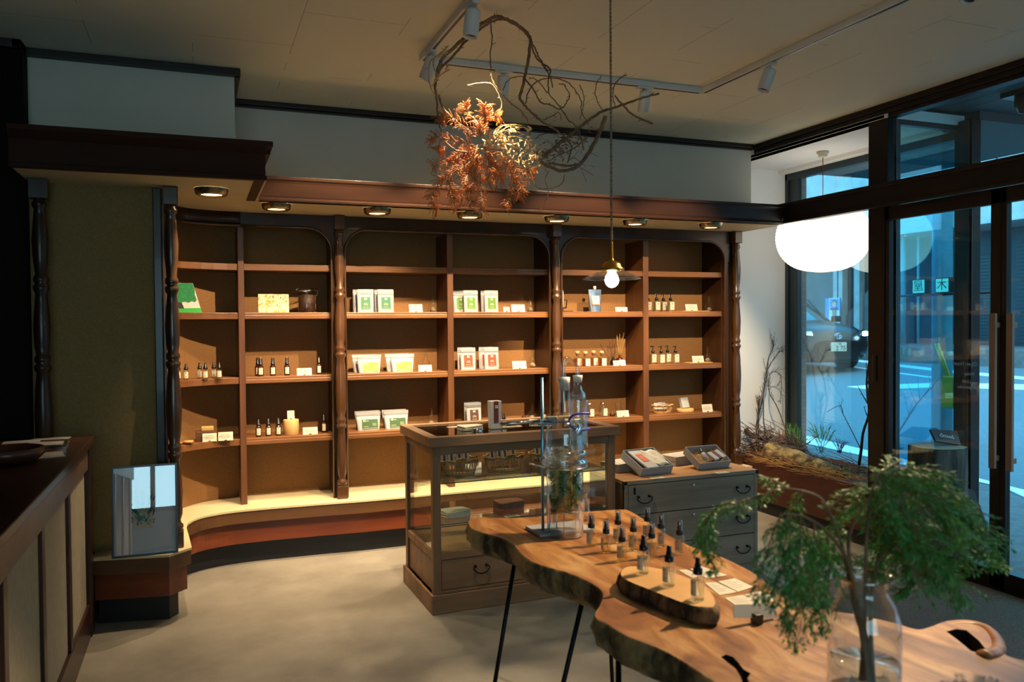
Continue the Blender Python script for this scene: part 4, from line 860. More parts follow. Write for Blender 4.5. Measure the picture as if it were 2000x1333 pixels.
def packet(loc, w, h, rz, tilt, label, group, band='maroon', th=.012, name='paper_packet'):
    t = thing(name, label, 'packet', loc, rz, group); R_ = RX(tilt)
    MB().box(R_ @ Vector((0, 0, h/2)), (w, th, h), R_).build('wrap', 'pouch', t, bevel=.003)
    if band:
        m_ = MB(); m_.box(R_ @ Vector((w*.0, 0, h*.5)), (w*.36, th+.0016, h*.98), R_, 0); m_.box(R_ @ Vector((0, -th/2-.001, h*.72)), (w*.12, .0006, w*.12), R_, 1); m_.build('band', [band, 'paper'], t)
    return t
for i, (dx, a) in enumerate(((-.05, -.5), (-.015, -.3), (.03, -.4))):
    packet((XY(1293, 5.52)+dx, 5.52, ROWS[3]+.03), .045, .055, .5*(i-1), a, ['white packet at the left of the wicker basket on the lowest shelf', 'white packet in the middle of the wicker basket on the lowest shelf', 'white packet at the right of the wicker basket on the lowest shelf'][i], 'white packets in the shelf basket', None)
tag(MB().lathe([(0, 0), (.065, 0), (.068, .004), (.067, .026), (.063, .029), (0, .029)], (XY(1338, 5.5), 5.5, ROWS[3]+.0005), 22, cap=False).build('wood_slice', 'pale_slice'), 'round wood slice carrying a white soap packet by the window end', 'wood slice')
packet((XY(1338, 5.5), 5.5, ROWS[3]+.031), .075, .085, .15, -.35, 'white wrapped soap packet leaning on the round wood slice', 'soap packets', None, .03)
# ================================================================== GLASS DISPLAY CASE
M['hole_dark'] = mat('bark_inclusion', '#0f0805', .9, '#2a170c', 20)
M['shelfglass'] = thin_glass('glass_shelf_plate', (.93, .98, .95), .10, .85, 3)
M['glassedge'] = mat('green_glass_edge', '#0f3a2a', .2)
cx0, cy0, crz = 1.112, 3.985, math.radians(.8)
CW, CD, CHH = 1.065, .565, .915
case = thing('display_case', 'tall glass and wood display case standing in front of the wall shelves', 'display case', (cx0, cy0, 0), crz)
def cl(x, y, z): return Vector((cx0, cy0, 0))+Vector((x*math.cos(crz)-y*math.sin(crz), x*math.sin(crz)+y*math.cos(crz), z))
m_ = MB(); m_.bb(-.014, CW+.014, -.014, .0, 0, .10); m_.bb(-.014, CW+.014, CD, CD+.014, 0, .10); m_.bb(-.014, 0, 0, CD, 0, .10); m_.bb(CW, CW+.014, 0, CD, 0, .10); m_.build('plinth', 'casewood', case, bevel=.004)
ps = .042
for x, y in ((0, 0), (CW-ps, 0), (0, CD-ps), (CW-ps, CD-ps)): MB().bb(x, x+ps, y, y+ps, 0, CHH-.05).build('corner_post', 'casewoodv', case, bevel=.002)
zd0, zd1 = .115, .275
for nm_, za, zb_ in (('top_rail', CHH-.095, CHH-.05), ('deck_rail', zd1, .315)):
    m_ = MB(); m_.bb(ps, CW-ps, .002, ps, za, zb_); m_.bb(ps, CW-ps, CD-ps, CD-.002, za, zb_); m_.bb(.002, ps, ps, CD-ps, za, zb_); m_.bb(CW-ps, CW-.002, ps, CD-ps, za, zb_); m_.build(nm_, 'casewood', case, bevel=.002)
MB().bb(ps, CW-ps, .004, ps, .10, zd0).build('drawer_rail', 'casewood', case); MB().bb(ps, CW-ps, CD-.02, CD-.004, .10, zd1).build('back_panel', 'casewood', case)
for x_ in (.012, CW-.022): MB().bb(x_, x_+.01, ps, CD-ps, .10, zd1).build('side_panel', 'casewood', case)
MB().bb(.024, CW-.024, .03, CD-.03, .292, .306).build('deck', 'deck', case)
dr = MB().bb(ps+.003, CW-ps-.003, .006, .03, zd0+.003, zd1-.003).build('drawer', 'casewood', case, bevel=.002)
def bail(parent, x, y, z, w=.075, ax=0):
    m_ = MB(); pts = [(x-w/2, y-.012, z+.008), (x-w/2-.006, y-.016, z-.006), (x-w*.33, y-.02, z-.024), (x, y-.021, z-.03), (x+w*.33, y-.02, z-.024), (x+w/2+.006, y-.016, z-.006), (x+w/2, y-.012, z+.008)]
    m_.tube(smoothpts(pts, 3), .0036, 6)
    for s_ in (-1, 1): m_.tube([(x+s_*w*.42, y, z+.006), (x+s_*w*.42, y-.016, z+.006)], .005, 8); m_.lathe([(.009, 0), (.007, .003), (0, .004)], (x+s_*w*.42, y, z+.006), 10, rot=RX(PI/2))
    return m_.build('handle', 'black_iron', parent)
bail(dr, .26, .006, .215); bail(dr, .80, .006, .215)
m_ = MB(); m_.bb(-.022, CW+.022, -.022, .035, CHH-.05, CHH); m_.bb(-.022, CW+.022, CD-.035, CD+.022, CHH-.05, CHH); m_.bb(-.022, .035, .035, CD-.035, CHH-.05, CHH); m_.bb(CW-.035, CW+.022, .035, CD-.035, CHH-.05, CHH)
m_.build('top_frame', 'casewood', case, bevel=.003)
MB().bb(.035, CW-.035, .035, CD-.035, CHH-.012, CHH-.006).build('top_glass', 'case_top_glass', case)
zs1 = onY(857, 945, cy0+.02).z; zs2 = onY(857, 1026, cy0+.02).z
for z in (zs1, zs2):
    MB().bb(.03, CW-.03, .02, CD-.03, z-.006, z).build('glass_shelf', 'shelfglass', case)
for z in (zs1, zs2): MB().bb(ps, CW-ps, .0185, .0199, z-.0055, z-.0005).build('shelf_edge', 'glassedge', case)
for nm, q in (('front_glass', (ps, CW-ps, .010, .014, .315, CHH-.095)), ('back_glass', (ps, CW-ps, CD-.014, CD-.010, .315, CHH-.095)), ('side_glass', (.010, .014, ps, CD-ps, .315, CHH-.095)), ('side_glass', (CW-.014, CW-.010, ps, CD-ps, .315, CHH-.095))):
    MB().bb(*q).build(nm, 'caseglass', case)
# contents
def cpx(px, py, depth): return onY(px, py, cy0+depth)
bk1 = make_basket(.19, .12, .085, 1.25, 34); bk1.location = (cpx(893, 930, .2).x, cy0+.2, zs1+.001); bk1['label'] = 'left wicker basket on the glass shelf inside the case'; bk1['group'] = 'wicker baskets on the glass shelf'
bk2 = dup(bk1, None, (cpx(986, 930, .2).x, cy0+.21, zs1+.001), .1, 'middle wicker basket on the glass shelf inside the case')
bk3 = dup(bk1, None, (cpx(1072, 915, .22).x, cy0+.22, zs1+.001), .05, 'right wicker basket on the glass shelf, behind the distiller')
bk4 = dup(bk1, None, (cpx(975, 1085, .25).x, cy0+.25, .307), .05, 'wicker basket on the wooden deck at the bottom of the case'); bk4['group'] = 'wicker basket in the case bottom'
random.seed(11)
for bi, (bkt, nm) in enumerate(((bk1, 'left'), (bk2, 'middle'), (bk3, 'right'))):
    for i in range(4):
        dx = -.07+.042*i; packet((bkt.location.x+dx, bkt.location.y+random.uniform(-.01, .02), zs1+.055), .036, .10+.014*(i % 2), random.uniform(-.3, .2), random.uniform(-.45, -.2),
               '%s white packet from the left, maroon banded, in the %s basket of the case' % (('first', 'second', 'third', 'fourth')[i], nm), 'packets in the %s basket' % nm, 'maroon', .008)
def cloth_pile(name, loc, w, d, h, m, rz, label, group=None):
    mb = MB(); random.seed(int(w*1000)); n = 4
    for k in range(n):
        z0 = h*k/n; z1 = h*(k+1)/n*.98; rows = []
        for a_, f in ((z0, .96), (z0+(z1-z0)*.3, 1), (z1-(z1-z0)*.3, 1), (z1, .94)):
            rows.append([((w/2*f)*math.copysign(abs(math.cos(a))**.3, math.cos(a))+random.uniform(-.002, .002), (d/2*f)*math.copysign(abs(math.sin(a))**.3, math.sin(a)), a_+.003*math.sin(a*2+k)) for a in [2*PI*i/24 for i in range(24)]])
        mb.grid(rows, closed=True); mb.poly(rows[-1]); mb.poly(rows[0][::-1])
    o = mb.build(name, m); o.location = loc; o.rotation_euler = (0, 0, rz); return tag(o, label, 'cloth', group)
cloth_pile('folded_cloth', (cpx(891, 1010, .16).x, cy0+.18, zs2+.001), .15, .11, .035, 'cloth_w', .25, 'folded off-white cloth on the lower glass shelf of the case')
cloth_pile('folded_cloth', (cpx(1001, 1005, .2).x, cy0+.26, zs2+.001), .16, .11, .038, 'cloth_t', .15, 'folded terracotta cloth on the lower glass shelf of the case')
o = MB().lathe([(0, 0), (.02, 0), (.022, .004), (.022, .14), (.02, .145), (0, .145)], n=18, cap=False).build('rolled_cloth', 'cloth_w'); o.rotation_euler = (PI/2, 0, 1.2); o.location = (cpx(1062, 985, .3).x, cy0+.33, zs2+.024); tag(o, 'rolled off-white cloth on the lower glass shelf beside the distiller', 'cloth')
def flat_card(px, py, z, w, d, rz, label, group, m='paper', hh=.0012, lines=True):
    p = onZ(px, py, z); t = thing('flat_card', label, 'card', (p.x, p.y, z), rz, group)
    MB().bb(-w/2, w/2, -d/2, d/2, .0006, .0006+hh).build('sheet', m, t)
    if lines:
        m_ = MB()
        for i in range(6): m_.bb(-w*.4, w*(.4 if i % 2 else .25), -d*.35+d*.12*i, -d*.35+d*.12*i+d*.025, .0006+hh, .0009+hh)
        m_.build('print', 'ink', t)
    return t
flat_card(1000, 1009, zs2, .085, .035, .05, 'white card lying in front of the terracotta cloth', 'cards on the lower glass shelf'); flat_card(918, 934, zs1, .05, .05, .1, 'white card beside the left basket inside the case', 'cards in the glass case')
# things on top of the case
ZTp = CHH-.006+.0005
cloth_pile('folded_cloth', (onZ(905, 828, ZTp+.02).x, cy0+.24, ZTp), .13, .09, .026, 'cloth_w', .3, 'stack of folded white cloths on the dark glass top of the case')
o = MB().lathe([(0, 0), (.026, 0), (.027, .002), (.027, .018), (.0265, .02), (0, .02)], (onZ(904, 836, ZTp).x+.02, cy0+.15, ZTp), 24, cap=False).build('round_tin', 'chrome'); tag(o, 'small round metal tin in front of the stacked white cloths', 'tin')
flat_card(918, 838, ZTp, .11, .035, .05, 'white strip card on the case top in front of the cloths', 'cards on the case top'); flat_card(1000, 834, ZTp, .11, .035, .05, 'white strip card on the case top under the steel rod', 'cards on the case top')
flat_card(886, 835, ZTp, .06, .05, .2, 'small white card left of the round tin on the case top', 'cards on the case top')
Yt = cy0+.22; 
t = thing('gusset_bag', 'white side-fold bag with a long maroon label standing on the glass case top', 'pouch', (XY(966, Yt, 820), Yt, ZTp))
w = XY(977, Yt, 800)-XY(953, Yt, 800); hh = HY(966, 783, Yt)-ZTp
m_ = MB(); m_.box((0, 0, hh/2), (w*.82, .045, hh), taper=1.15); m_.build('bag', 'pouch', t, bevel=.004)
m_ = MB(); m_.bb(-w*.19, w*.19, -.0275, -.0255, hh*.25, hh*.99); [m_.bb(-w*.08+dx, -w*.08+dx+.007, -.0285, -.0275, z_, z_+.006, 1) for dx in (0, .009) for z_ in (hh*.75, hh*.81)]; m_.build('label', ['maroon', 'paper'], t)
b = make_spray(.085, .0155, 'glass', 'clearliq', 'dropper_bottle', None); b.location = (XY(984, Yt+.02, 820), Yt+.02, ZTp); b['label'] = 'clear dropper bottle with black rubber top on the glass case'
cloth_pile('folded_cloth', (onZ(1043, 822, ZTp).x, cy0+.36, ZTp), .14, .07, .016, 'cloth_w', -.15, 'flat folded white cloth at the right of the case top'); cloth_pile('folded_cloth', (onZ(1092, 818, ZTp).x, cy0+.30, ZTp), .10, .06, .018, 'cloth_w', .1, 'small white folded cloth behind the blue-white distiller rod')
# ================================================================== CHEST OF DRAWERS
chest = thing('drawer_chest', 'grey weathered three-drawer wooden chest with black iron pull handles', 'chest of drawers', (2.225, 3.985, 0))
WC, DC, HC = .915, .43, .6
m_ = MB(); m_.bb(0, .022, 0.001, DC, 0, HC-.02); m_.bb(WC-.022, WC, .001, DC, 0, HC-.02); m_.bb(.022, WC-.022, DC-.012, DC, 0, HC-.02); m_.build('side_panel', 'sidewood', chest)
m_ = MB(); m_.bb(0, .024, 0, .012, 0, HC-.02); m_.bb(WC-.024, WC, 0, .012, 0, HC-.02); m_.build('front_stile', 'greywood', chest)
MB().bb(-.002, WC+.002, -.003, DC, HC-.02, HC).build('top_board', 'orangewood', chest, bevel=.002)
MB().bb(-.002, WC+.002, -.0045, -.003, HC-.022, HC-.001).build('top_edge', 'greywood', chest)
DZ = [(.405, .573), (.222, .400), (.04, .217)]
for z0, z1 in DZ:
    d_ = MB().bb(.027, WC-.027, -.002, .02, z0, z1).build('drawer', 'greywood', chest, bevel=.002)
    zz = (z0+z1)/2+.01; bail(d_, .125, -.002, zz, .085); bail(d_, WC-.115, -.002, zz, .085)
    MB().lathe([(.010, 0), (.008, .006), (.004, .007), (0, .004)], (WC*.5, -.002, z1-.03), 12, rot=RX(PI/2)).build('lock', 'chrome', d_)
MB().bb(.0, WC, .003, .02, 0, .036).build('bottom_rail', 'greywood', chest)
m_ = MB(); 
for x in (-.003, WC-.017): m_.bb(x, x+.02, -.0055, -.0045, HC-.022, HC-.002); m_.bb(x if x < 0 else WC, (x if x < 0 else WC)+.003, -.004, .02, HC-.045, HC-.002)
m_.bb(.06, .072, -.0035, -.002, .52, .56); m_.build('iron_corner', 'black_iron', chest)
def tray(name, label, px, py, w, d, h, rz, tilt, m='greybox'):
    p = onZ(px, py, HC); t = thing(name, label, 'box', (p.x, p.y, HC+.0005), rz, 'grey gift boxes on the chest'); m_ = MB(); R_ = RX(tilt); L_ = lambda v: R_ @ Vector(v)
    th = .003
    for c_, s_ in (((0, d/2, th/2), (w, d, th)), ((0, th/2, h/2), (w, th, h)), ((0, d-th/2, h/2), (w, th, h)), ((-w/2+th/2, d/2, h/2), (th, d-2*th, h)), ((w/2-th/2, d/2, h/2), (th, d-2*th, h))): m_.box(L_(c_), s_, R_)
    m_.build('tray', m, t); return t, L_, R_
def lidbox(label, px, py, w, d, h, rz):
    p = onZ(px, py, HC); t = thing('box_lid', label, 'box', (p.x, p.y, HC+.0005), rz, 'pale closed boxes on the chest')
    MB().bb(-w/2, w/2, 0, d, 0, h*.55).build('box_base', 'lidbox', t); MB().bb(-w/2-.002, w/2+.002, -.002, d+.002, h*.5, h).build('lid', 'lidbox', t, bevel=.001)
lidbox('pale closed box under the left open gift box on the chest', 1232, 921, .21, .15, .05, .25); lidbox('pale closed box under the right open gift box on the chest', 1343, 908, .20, .14, .055, .2)
t, L_, R_ = tray('gift_box', 'open grey gift box holding a white pouch with an orange label on the chest', 1281, 928, .235, .20, .055, .16, .42)
m_ = MB(); m_.box(L_((-.045, .09, .052)), (.085, .20, .012), R_ @ RX(-.06)); m_.build('white_pouch', 'pouch', t, bevel=.003); m_ = MB(); m_.box(L_((-.045, .10, .0597)), (.045, .085, .0012), R_ @ RX(-.06)); [m_.box(L_((-.045, .075+.012*k, .0605)), (.03 if k < 2 else .012, .003, .001), R_ @ RX(-.06), mi=1) for k in range(4)]; m_.build('label', ['orange_l', 'paper'], t)
m_ = MB(); R2 = [[L_((-.005+.115*i/8, .02+.16*j/8, .05+.006*math.sin(i*1.3+j*.9)+.004*math.sin(j*2.1))) for i in range(9)] for j in range(9)]; m_.grid(R2); m_.build('cloth_bag', 'cloth_w', t, solid=.008)
for c in t.children: pass
t, L_, R_ = tray('gift_box', 'open grey gift box with paper shreds, a bottle and a maroon-banded packet', 1393, 916, .235, .165, .05, .05, .50)
m_ = MB(); random.seed(7)
for i in range(420):
    p = Vector((random.uniform(-.105, .105), random.uniform(.012, .152), .006+random.uniform(0, .036))); a = random.uniform(0, PI); l = random.uniform(.008, .02)
    q = p+Vector((math.cos(a)*l, math.sin(a)*l, random.uniform(-.004, .004))); c_ = (p+q)/2+Vector((0, 0, .004)); m_.tube([L_(p), L_(c_), L_(q)], .0008, 3)
m_.box(L_((0, .083, .012)), (.22, .15, .018), R_)
m_.build('paper_shreds', 'shred', t, kind='stuff')
m_ = MB(); pr = [(0, 0), (.014, .001), (.0155, .01), (.0155, .04), (.008, .05), (.008, .055)]; Rb = R_ @ RX(-1.25) @ RZ(.0); m_.lathe(pr, L_((-.05, .035, .048)), 16, rot=Rb); m_.build('small_bottle', 'pouch', t); MB().lathe([(.009, .05), (.009, .06), (.006, .062), (.006, .08), (0, .081)], L_((-.05, .035, .048)), 12, rot=Rb).build('black_dropper', 'blackp', t)
m_ = MB(); R3 = R_ @ RZ(.25); m_.box(L_((.045, .06, .052)), (.10, .075, .014), R3); m_.build('white_packet', 'pouch', t, bevel=.003); m_ = MB(); m_.box(L_((.045, .06, .0525)), (.028, .0765, .0152), R3); m_.build('band', 'maroon', t)
flat_card(1284, 934, HC, .085, .045, .05, 'small white card in front of the left gift box on the chest', 'cards on the chest'); flat_card(1410, 924, HC, .085, .045, .05, 'small white card in front of the right gift box on the chest', 'cards on the chest')
# ================================================================== LIVE EDGE TABLE
ZTB = .78
def TZ(px, py, z=ZTB): v = onZ(px, py, z); return (v.x, v.y)
OUT = [(915, 1020), (926, 1010), (965, 1012), (1010, 1012), (1052, 1010), (1100, 1003), (1160, 999), (1210, 996), (1228, 998), (1262, 1018), (1300, 1043), (1345, 1066), (1395, 1083), (1440, 1103), (1478, 1124), (1510, 1150), (1545, 1178),
       (1600, 1190), (1680, 1203), (1740, 1216), (1790, 1230), (1815, 1226), (1850, 1214), (1895, 1212), (1935, 1225), (1955, 1255), (1962, 1278), (1995, 1290), (2040, 1300), (2120, 1400), (2160, 1560),
       (1950, 1700), (1700, 1650), (1560, 1480), (1440, 1370), (1390, 1328), (1330, 1290), (1285, 1266), (1225, 1243), (1185, 1218), (1165, 1207), (1164, 1196), (1172, 1183), (1178, 1168), (1176, 1156), (1165, 1146), (1140, 1132), (1105, 1118), (1075, 1110), (1045, 1100), (1022, 1084), (1008, 1068), (990, 1056), (965, 1047), (940, 1040), (920, 1030)]
random.seed(3)
op = [TZ(*p) for p in OUT]; op3 = smoothpts([(x, y, 0) for x, y in op]+[(op[0][0], op[0][1], 0)], 4)[:-1]
cen = Vector((1.35, 1.9)); n = len(op3)
def offs(k, d):
    a = op3[k-1]; b_ = op3[(k+1) % n]; t_ = (b_-a); nn = Vector((-t_.y, t_.x)).normalized() if t_.length else Vector((0, 0)); return nn*d
area = sum(op3[k].x*op3[(k+1) % n].y-op3[(k+1) % n].x*op3[k].y for k in range(n)); sg = 1 if area > 0 else -1   # outward = -sg*left normal
table = thing('live_edge_table', 'large live edge wooden slab table with bark edge on thin black legs', 'table', (0, 0, 0))
def ring(dz, out, j): return [(Vector((p.x, p.y, 0))+Vector((*(offs(k, -sg*out)[:2]), 0))*1+Vector((random.uniform(-j, j), random.uniform(-j, j), ZTB+dz+random.uniform(-j, j)*.5))) for k, p in enumerate(op3)]
hole = [TZ(*p) for p in [(1408, 1284), (1418, 1279), (1432, 1284), (1443, 1296), (1452, 1308), (1466, 1316), (1460, 1326), (1470, 1345), (1490, 1370), (1478, 1376), (1455, 1350), (1446, 1322), (1436, 1306), (1420, 1294)]]
hole2 = [TZ(*p) for p in [(1848, 1234), (1868, 1229), (1888, 1232), (1912, 1252), (1928, 1272), (1920, 1279), (1896, 1272), (1872, 1252)]]
m_ = MB(); top = [m_.bm.verts.new((p.x, p.y, ZTB)) for p in op3]; edges = [m_.bm.edges.new((top[k], top[(k+1) % n])) for k in range(n)]
hv = []
for hl in (hole, hole2):
    h_ = [m_.bm.verts.new((x, y, ZTB)) for x, y in hl]; hv.append(h_); edges += [m_.bm.edges.new((h_[k], h_[(k+1) % len(h_)])) for k in range(len(h_))]
bmesh.ops.triangle_fill(m_.bm, use_beauty=True, use_dissolve=False, edges=edges)
for f in m_.bm.faces: f.material_index = 0
r0 = top; rings = [ring(-.008, .004, .001), ring(-.028, .008, .006), ring(-.052, .004, .009), ring(-.076, -.010, .009), ring(-.092, -.032, .004)]
vr = [top]+[[m_.bm.verts.new(v) for v in r_] for r_ in rings]
for a, b_ in zip(vr, vr[1:]):
    for k in range(n):
        f = m_.bm.faces.new((a[k], a[(k+1) % n], b_[(k+1) % n], b_[k])); f.material_index = 1; f.smooth = True
m_.bm.faces.new(vr[-1]).material_index = 1
for h_ in hv:
    lo = [m_.bm.verts.new((v.co.x+random.uniform(-.004, .004), v.co.y, ZTB-.088)) for v in h_]
    for k in range(len(h_)): m_.bm.faces.new((h_[k], h_[(k+1) % len(h_)], lo[(k+1) % len(h_)], lo[k])).material_index = 2
m_.build('slab', ['slab', 'bark', 'hole_dark'], table)
# burl ring at the near right edge, grey lobe at the front, legs
bc_ = [Vector((*TZ(x, y), ZTB-.006)) for x, y in [(1828, 1232), (1850, 1220), (1895, 1217), (1930, 1228), (1950, 1255), (1945, 1275), (1920, 1283)]]
MB().tube(smoothpts(bc_, 4), [.004, .02], 10).build('burl', 'slab', table, smooth=True)
def leg(px, py, fx, fy):
    a = onZ(px, py, ZTB-.088); b_ = onZ(fx, fy, 0); m_ = MB(); d_ = (b_-a).normalized(); m_.tube([a+Vector((0, 0, .012)), b_+Vector((0, 0, .008))], .0075, 10); m_.lathe([(.012, 0), (.012, .008), (0, .009)], (b_.x, b_.y, 0), 10); m_.build('leg', 'black_iron', table)
leg(1008, 1088, 942, 1489); leg(1140, 1172, 1040, 1600); leg(1208, 1262, 1208, 1900); leg(1180, 1010, 1200, 1420); leg(1700, 1300, 1900, 1900); leg(1850, 1300, 2100, 1700)
# slab board with three bottles
SL = [(412, 720), (420, 690), (460, 660), (530, 652), (700, 665), (900, 720), (1100, 800), (1190, 880), (1228, 950), (1215, 1000), (1150, 1005), (1020, 990), (850, 930), (650, 850), (500, 790), (430, 750)]
ZS2 = ZTB+.042
sp = smoothpts([Vector((*TZ(1120+x/4.443, 960+y/4.443, ZS2), 0)) for x, y in SL]+[Vector((*TZ(1120+SL[0][0]/4.443, 960+SL[0][1]/4.443, ZS2), 0))], 4)[:-1]
board = thing('wood_slice_board', 'oval wood slice board with bark rim carrying three black-topped bottles', 'serving board', (0, 0, 0))
cc = sum(sp, Vector())/len(sp); random.seed(8)
def sring(k, z, j): return [((p-cc)*k+cc)+Vector((random.uniform(-j, j), random.uniform(-j, j), z)) for p in sp]
m_ = MB(); ra = [sring(1, ZS2, 0), sring(1.02, ZS2-.002, .0005), sring(1.075, ZS2-.012, .003), sring(1.10, ZS2-.028, .003), sring(1.05, ZTB+.001, .002)]
R_ = m_.grid(ra, closed=True, mi=1); m_.bm.faces.new(R_[0]).material_index = 0; m_.bm.faces.new(R_[-1]).material_index = 1
m_.build('slice', ['pale_slice', 'bark2'], board)
b = make_spray(.108, .0165, 'glass', 'clearliq', 'spray_bottle', None, 'paper', labang=(-3.6, -2.3)); first = True
for px, py, rz, lab in ((1257, 1120, .1, 'clear bottle with black spray top, farthest on the oval wood board'), (1307, 1144, .0, 'clear bottle with black spray top, middle of the oval wood board'), (1363, 1171, -.1, 'clear bottle with black spray top, nearest on the oval wood board')):
    o = b if first else dup(b); first = False; x, y = TZ(px, py, ZS2); o.location = (x, y, ZS2+.0006); o.rotation_euler = (0, 0, rz); o['label'] = lab; o['group'] = 'bottles on the oval wood board'
b = make_spray(.103, .0155, 'glass', 'yellowliq', 'spray_bottle', 'cap', 'paper', labang=(-3.7, -2.4)); first = True
NB = [(1155, 1067, 'front row of nine, bottle nearest the distiller'), (1184, 1079, 'second bottle of the front row'), (1215, 1096, 'third in the front row, nearest the oval board'),
      (1207, 1060, 'middle row, bottle nearest the distiller'), (1237, 1075, 'middle row, centre bottle of the square of nine'), (1273, 1089, 'middle row, partly behind the oval board bottles'),
      (1264, 1053, 'back row, bottle nearest the chest of drawers'), (1291, 1068, 'back row, second bottle counted from the distiller side'), (1327, 1082, 'back row, last bottle at the fern side')]
for i, (px, py, lab) in enumerate(NB):
    o = b if first else dup(b); first = False; x, y = TZ(px, py); o.location = (x, y, ZTB+.0006); o.rotation_euler = (0, 0, random.uniform(-.3, .9)); o['label'] = 'capped spray bottle with pale yellow liquid, '+lab; o['group'] = 'nine capped spray bottles on the table'
# cards on the table
def qcard(quad, label, sc=4.443, ox=1120, oy=960):
    m_ = MB(); Q = [Vector((*TZ(ox+x/sc, oy+y/sc), ZTB+.0015)) for x, y in quad]; t = thing('card', label, 'card', (0, 0, 0), 0, 'white cards lying on the live edge table')
    m_.prism(Q, lambda p: Vector((p.x, p.y, ZTB+.0006)), lambda p: Vector((p.x, p.y, ZTB+.0016))); m_.build('sheet', 'paper', t)
    m_ = MB()
    for i in range(5):
        v = .18+.14*i; a = Q[0].lerp(Q[3], v).lerp(Q[1].lerp(Q[2], v), .12); b_ = Q[0].lerp(Q[3], v).lerp(Q[1].lerp(Q[2], v), .8 if i % 2 else .6); c_ = (Q[3]-Q[0])*.02
        m_.quad(a+Vector((0, 0, .0004)), b_+Vector((0, 0, .0004)), b_+c_+Vector((0, 0, .0004)), a+c_+Vector((0, 0, .0004)))
    m_.build('print', 'ink', t)
qcard([(914, 690), (980, 685), (1100, 735), (1035, 760)], 'small white card partly behind the middle board bottle')
qcard([(1015, 680), (1100, 655), (1340, 735), (1160, 760)], 'white card farthest back, under the drooping fern tip')
qcard([(1140, 800), (1235, 795), (1425, 880), (1270, 908)], 'white card just right of the nearest board bottle')
qcard([(1255, 790), (1400, 760), (1560, 835), (1430, 878)], 'white card behind the fern, nearest the table edge')
qcard([(1313, 932), (1470, 905), (1670, 985), (1400, 990)], 'larger white sheet in front of the small leaning sign')
qcard([(1480, 900), (1640, 870), (1780, 940), (1670, 985)], 'white sheet mostly hidden by the fern')
Yh = TZ(1440, 1225)[1]
t = thing('leaning_sign', 'grey-backed card sign held by a small dark block on the table', 'sign', (0, 0, 0))
q = [onY(1432, 1183, Yh+.02), onY(1516, 1183, Yh+.02), onY(1516, 1208, Yh), onY(1434, 1208, Yh)]
m_ = MB(); m_.prism([0, 1, 2, 3], lambda i: q[i], lambda i: q[i]+Vector((0, .002, 0))); m_.build('card_back', 'pave_grey', t)
bx = onY(1479, 1216, Yh); m_ = MB(); m_.bb(bx.x-.011, bx.x+.011, Yh-.01, Yh+.012, ZTB+.0005, ZTB+.024); m_.build('holder_block', 'holder', t, bevel=.002)
# ================================================================== DISTILLER
dx, dy = TZ(1104, 1046); dy += .0
t = thing('glass_distiller', 'tall glass steam distiller packed with green herbs beside the spray bottles', 'distiller', (dx, dy, ZTB))
dep = (Vector((dx, dy, ZTB))-Vector((0, 0, CH))).dot(Vector(_fw)); s_ = dep/F   # metres per pixel at the distiller
R0 = 36*s_
MB().lathe([(R0*.95, .003), (R0, .006), (R0, .20), (R0, 170*s_), (R0*1.08, 172*s_)], n=40, cap=False).build('glass_cylinder', 'glass_d', t, smooth=True)
MB().lathe([(0, .002), (R0*.96, .002), (R0*.98, .006), (0, .006)], n=40, cap=False).build('glass_foot', 'glass', t)
m_ = MB(); m_.lathe([(R0*1.12, 0), (R0*1.25, 3*s_), (R0*1.25, 9*s_), (R0*1.12, 12*s_), (R0*1.12, 17*s_), (R0*1.2, 20*s_), (R0*1.2, 26*s_), (R0*1.05, 30*s_)], (0, 0, 138*s_), 40, cap=False); m_.build('glass_flange', 'glass_d', t, smooth=True)
m_ = MB(); m_.lathe([(R0*1.03, 168*s_), (R0*1.03, 198*s_), (R0*.98, 210*s_), (R0*.75, 222*s_), (R0*.42, 230*s_), (12*s_, 240*s_), (11*s_, 255*s_), (11*s_, 297*s_), (12.5*s_, 300*s_)], n=36, cap=False); m_.build('dome_head', 'glass_d', t, smooth=True)
MB().lathe([(9*s_, 284*s_), (11*s_, 302*s_), (11.5*s_, 309*s_), (0, 309*s_)], n=20).build('stopper', 'rubber', t)
cxn = 29*s_   # condenser axis
MB().tube(smoothpts([(-1*s_, 0, 305*s_), (-1*s_, 0, 335*s_), (1*s_, 0, 343*s_), (7*s_, 0, 345*s_), (24*s_, 0, 334*s_), (cxn-1*s_, 0, 330*s_), (cxn, 0, 320*s_), (cxn, 0, 305*s_)], 4), 4.2*s_, 12).build('delivery_tube', 'glass_d', t, smooth=True)
MB().lathe([(8*s_, 298*s_), (9.5*s_, 309*s_), (9.5*s_, 312*s_), (0, 312*s_)], (cxn, 0, 0), 18).build('condenser_stopper', 'rubber', t)
MB().lathe([(3*s_, 120*s_), (4*s_, 150*s_), (15*s_, 170*s_), (17*s_, 180*s_), (17*s_, 262*s_), (15*s_, 276*s_), (9*s_, 283*s_), (8*s_, 297*s_)], (cxn, 0, 0), 28, cap=False).build('condenser_jacket', 'glass_d', t, smooth=True)
co = MB(); co.tube([(cxn+9*s_*math.cos(a*.55), 9*s_*math.sin(a*.55), (184+a*.62)*s_) for a in range(150)], 1.6*s_, 6); co.build('condenser_coil', 'coil', t, smooth=True)
MB().tube([(cxn+17*s_, 0, 262*s_), (cxn+20*s_, 0, 262*s_), (cxn+20*s_, 0, 170*s_)], 1.6*s_, 6).build('side_tube', 'glass_d', t)
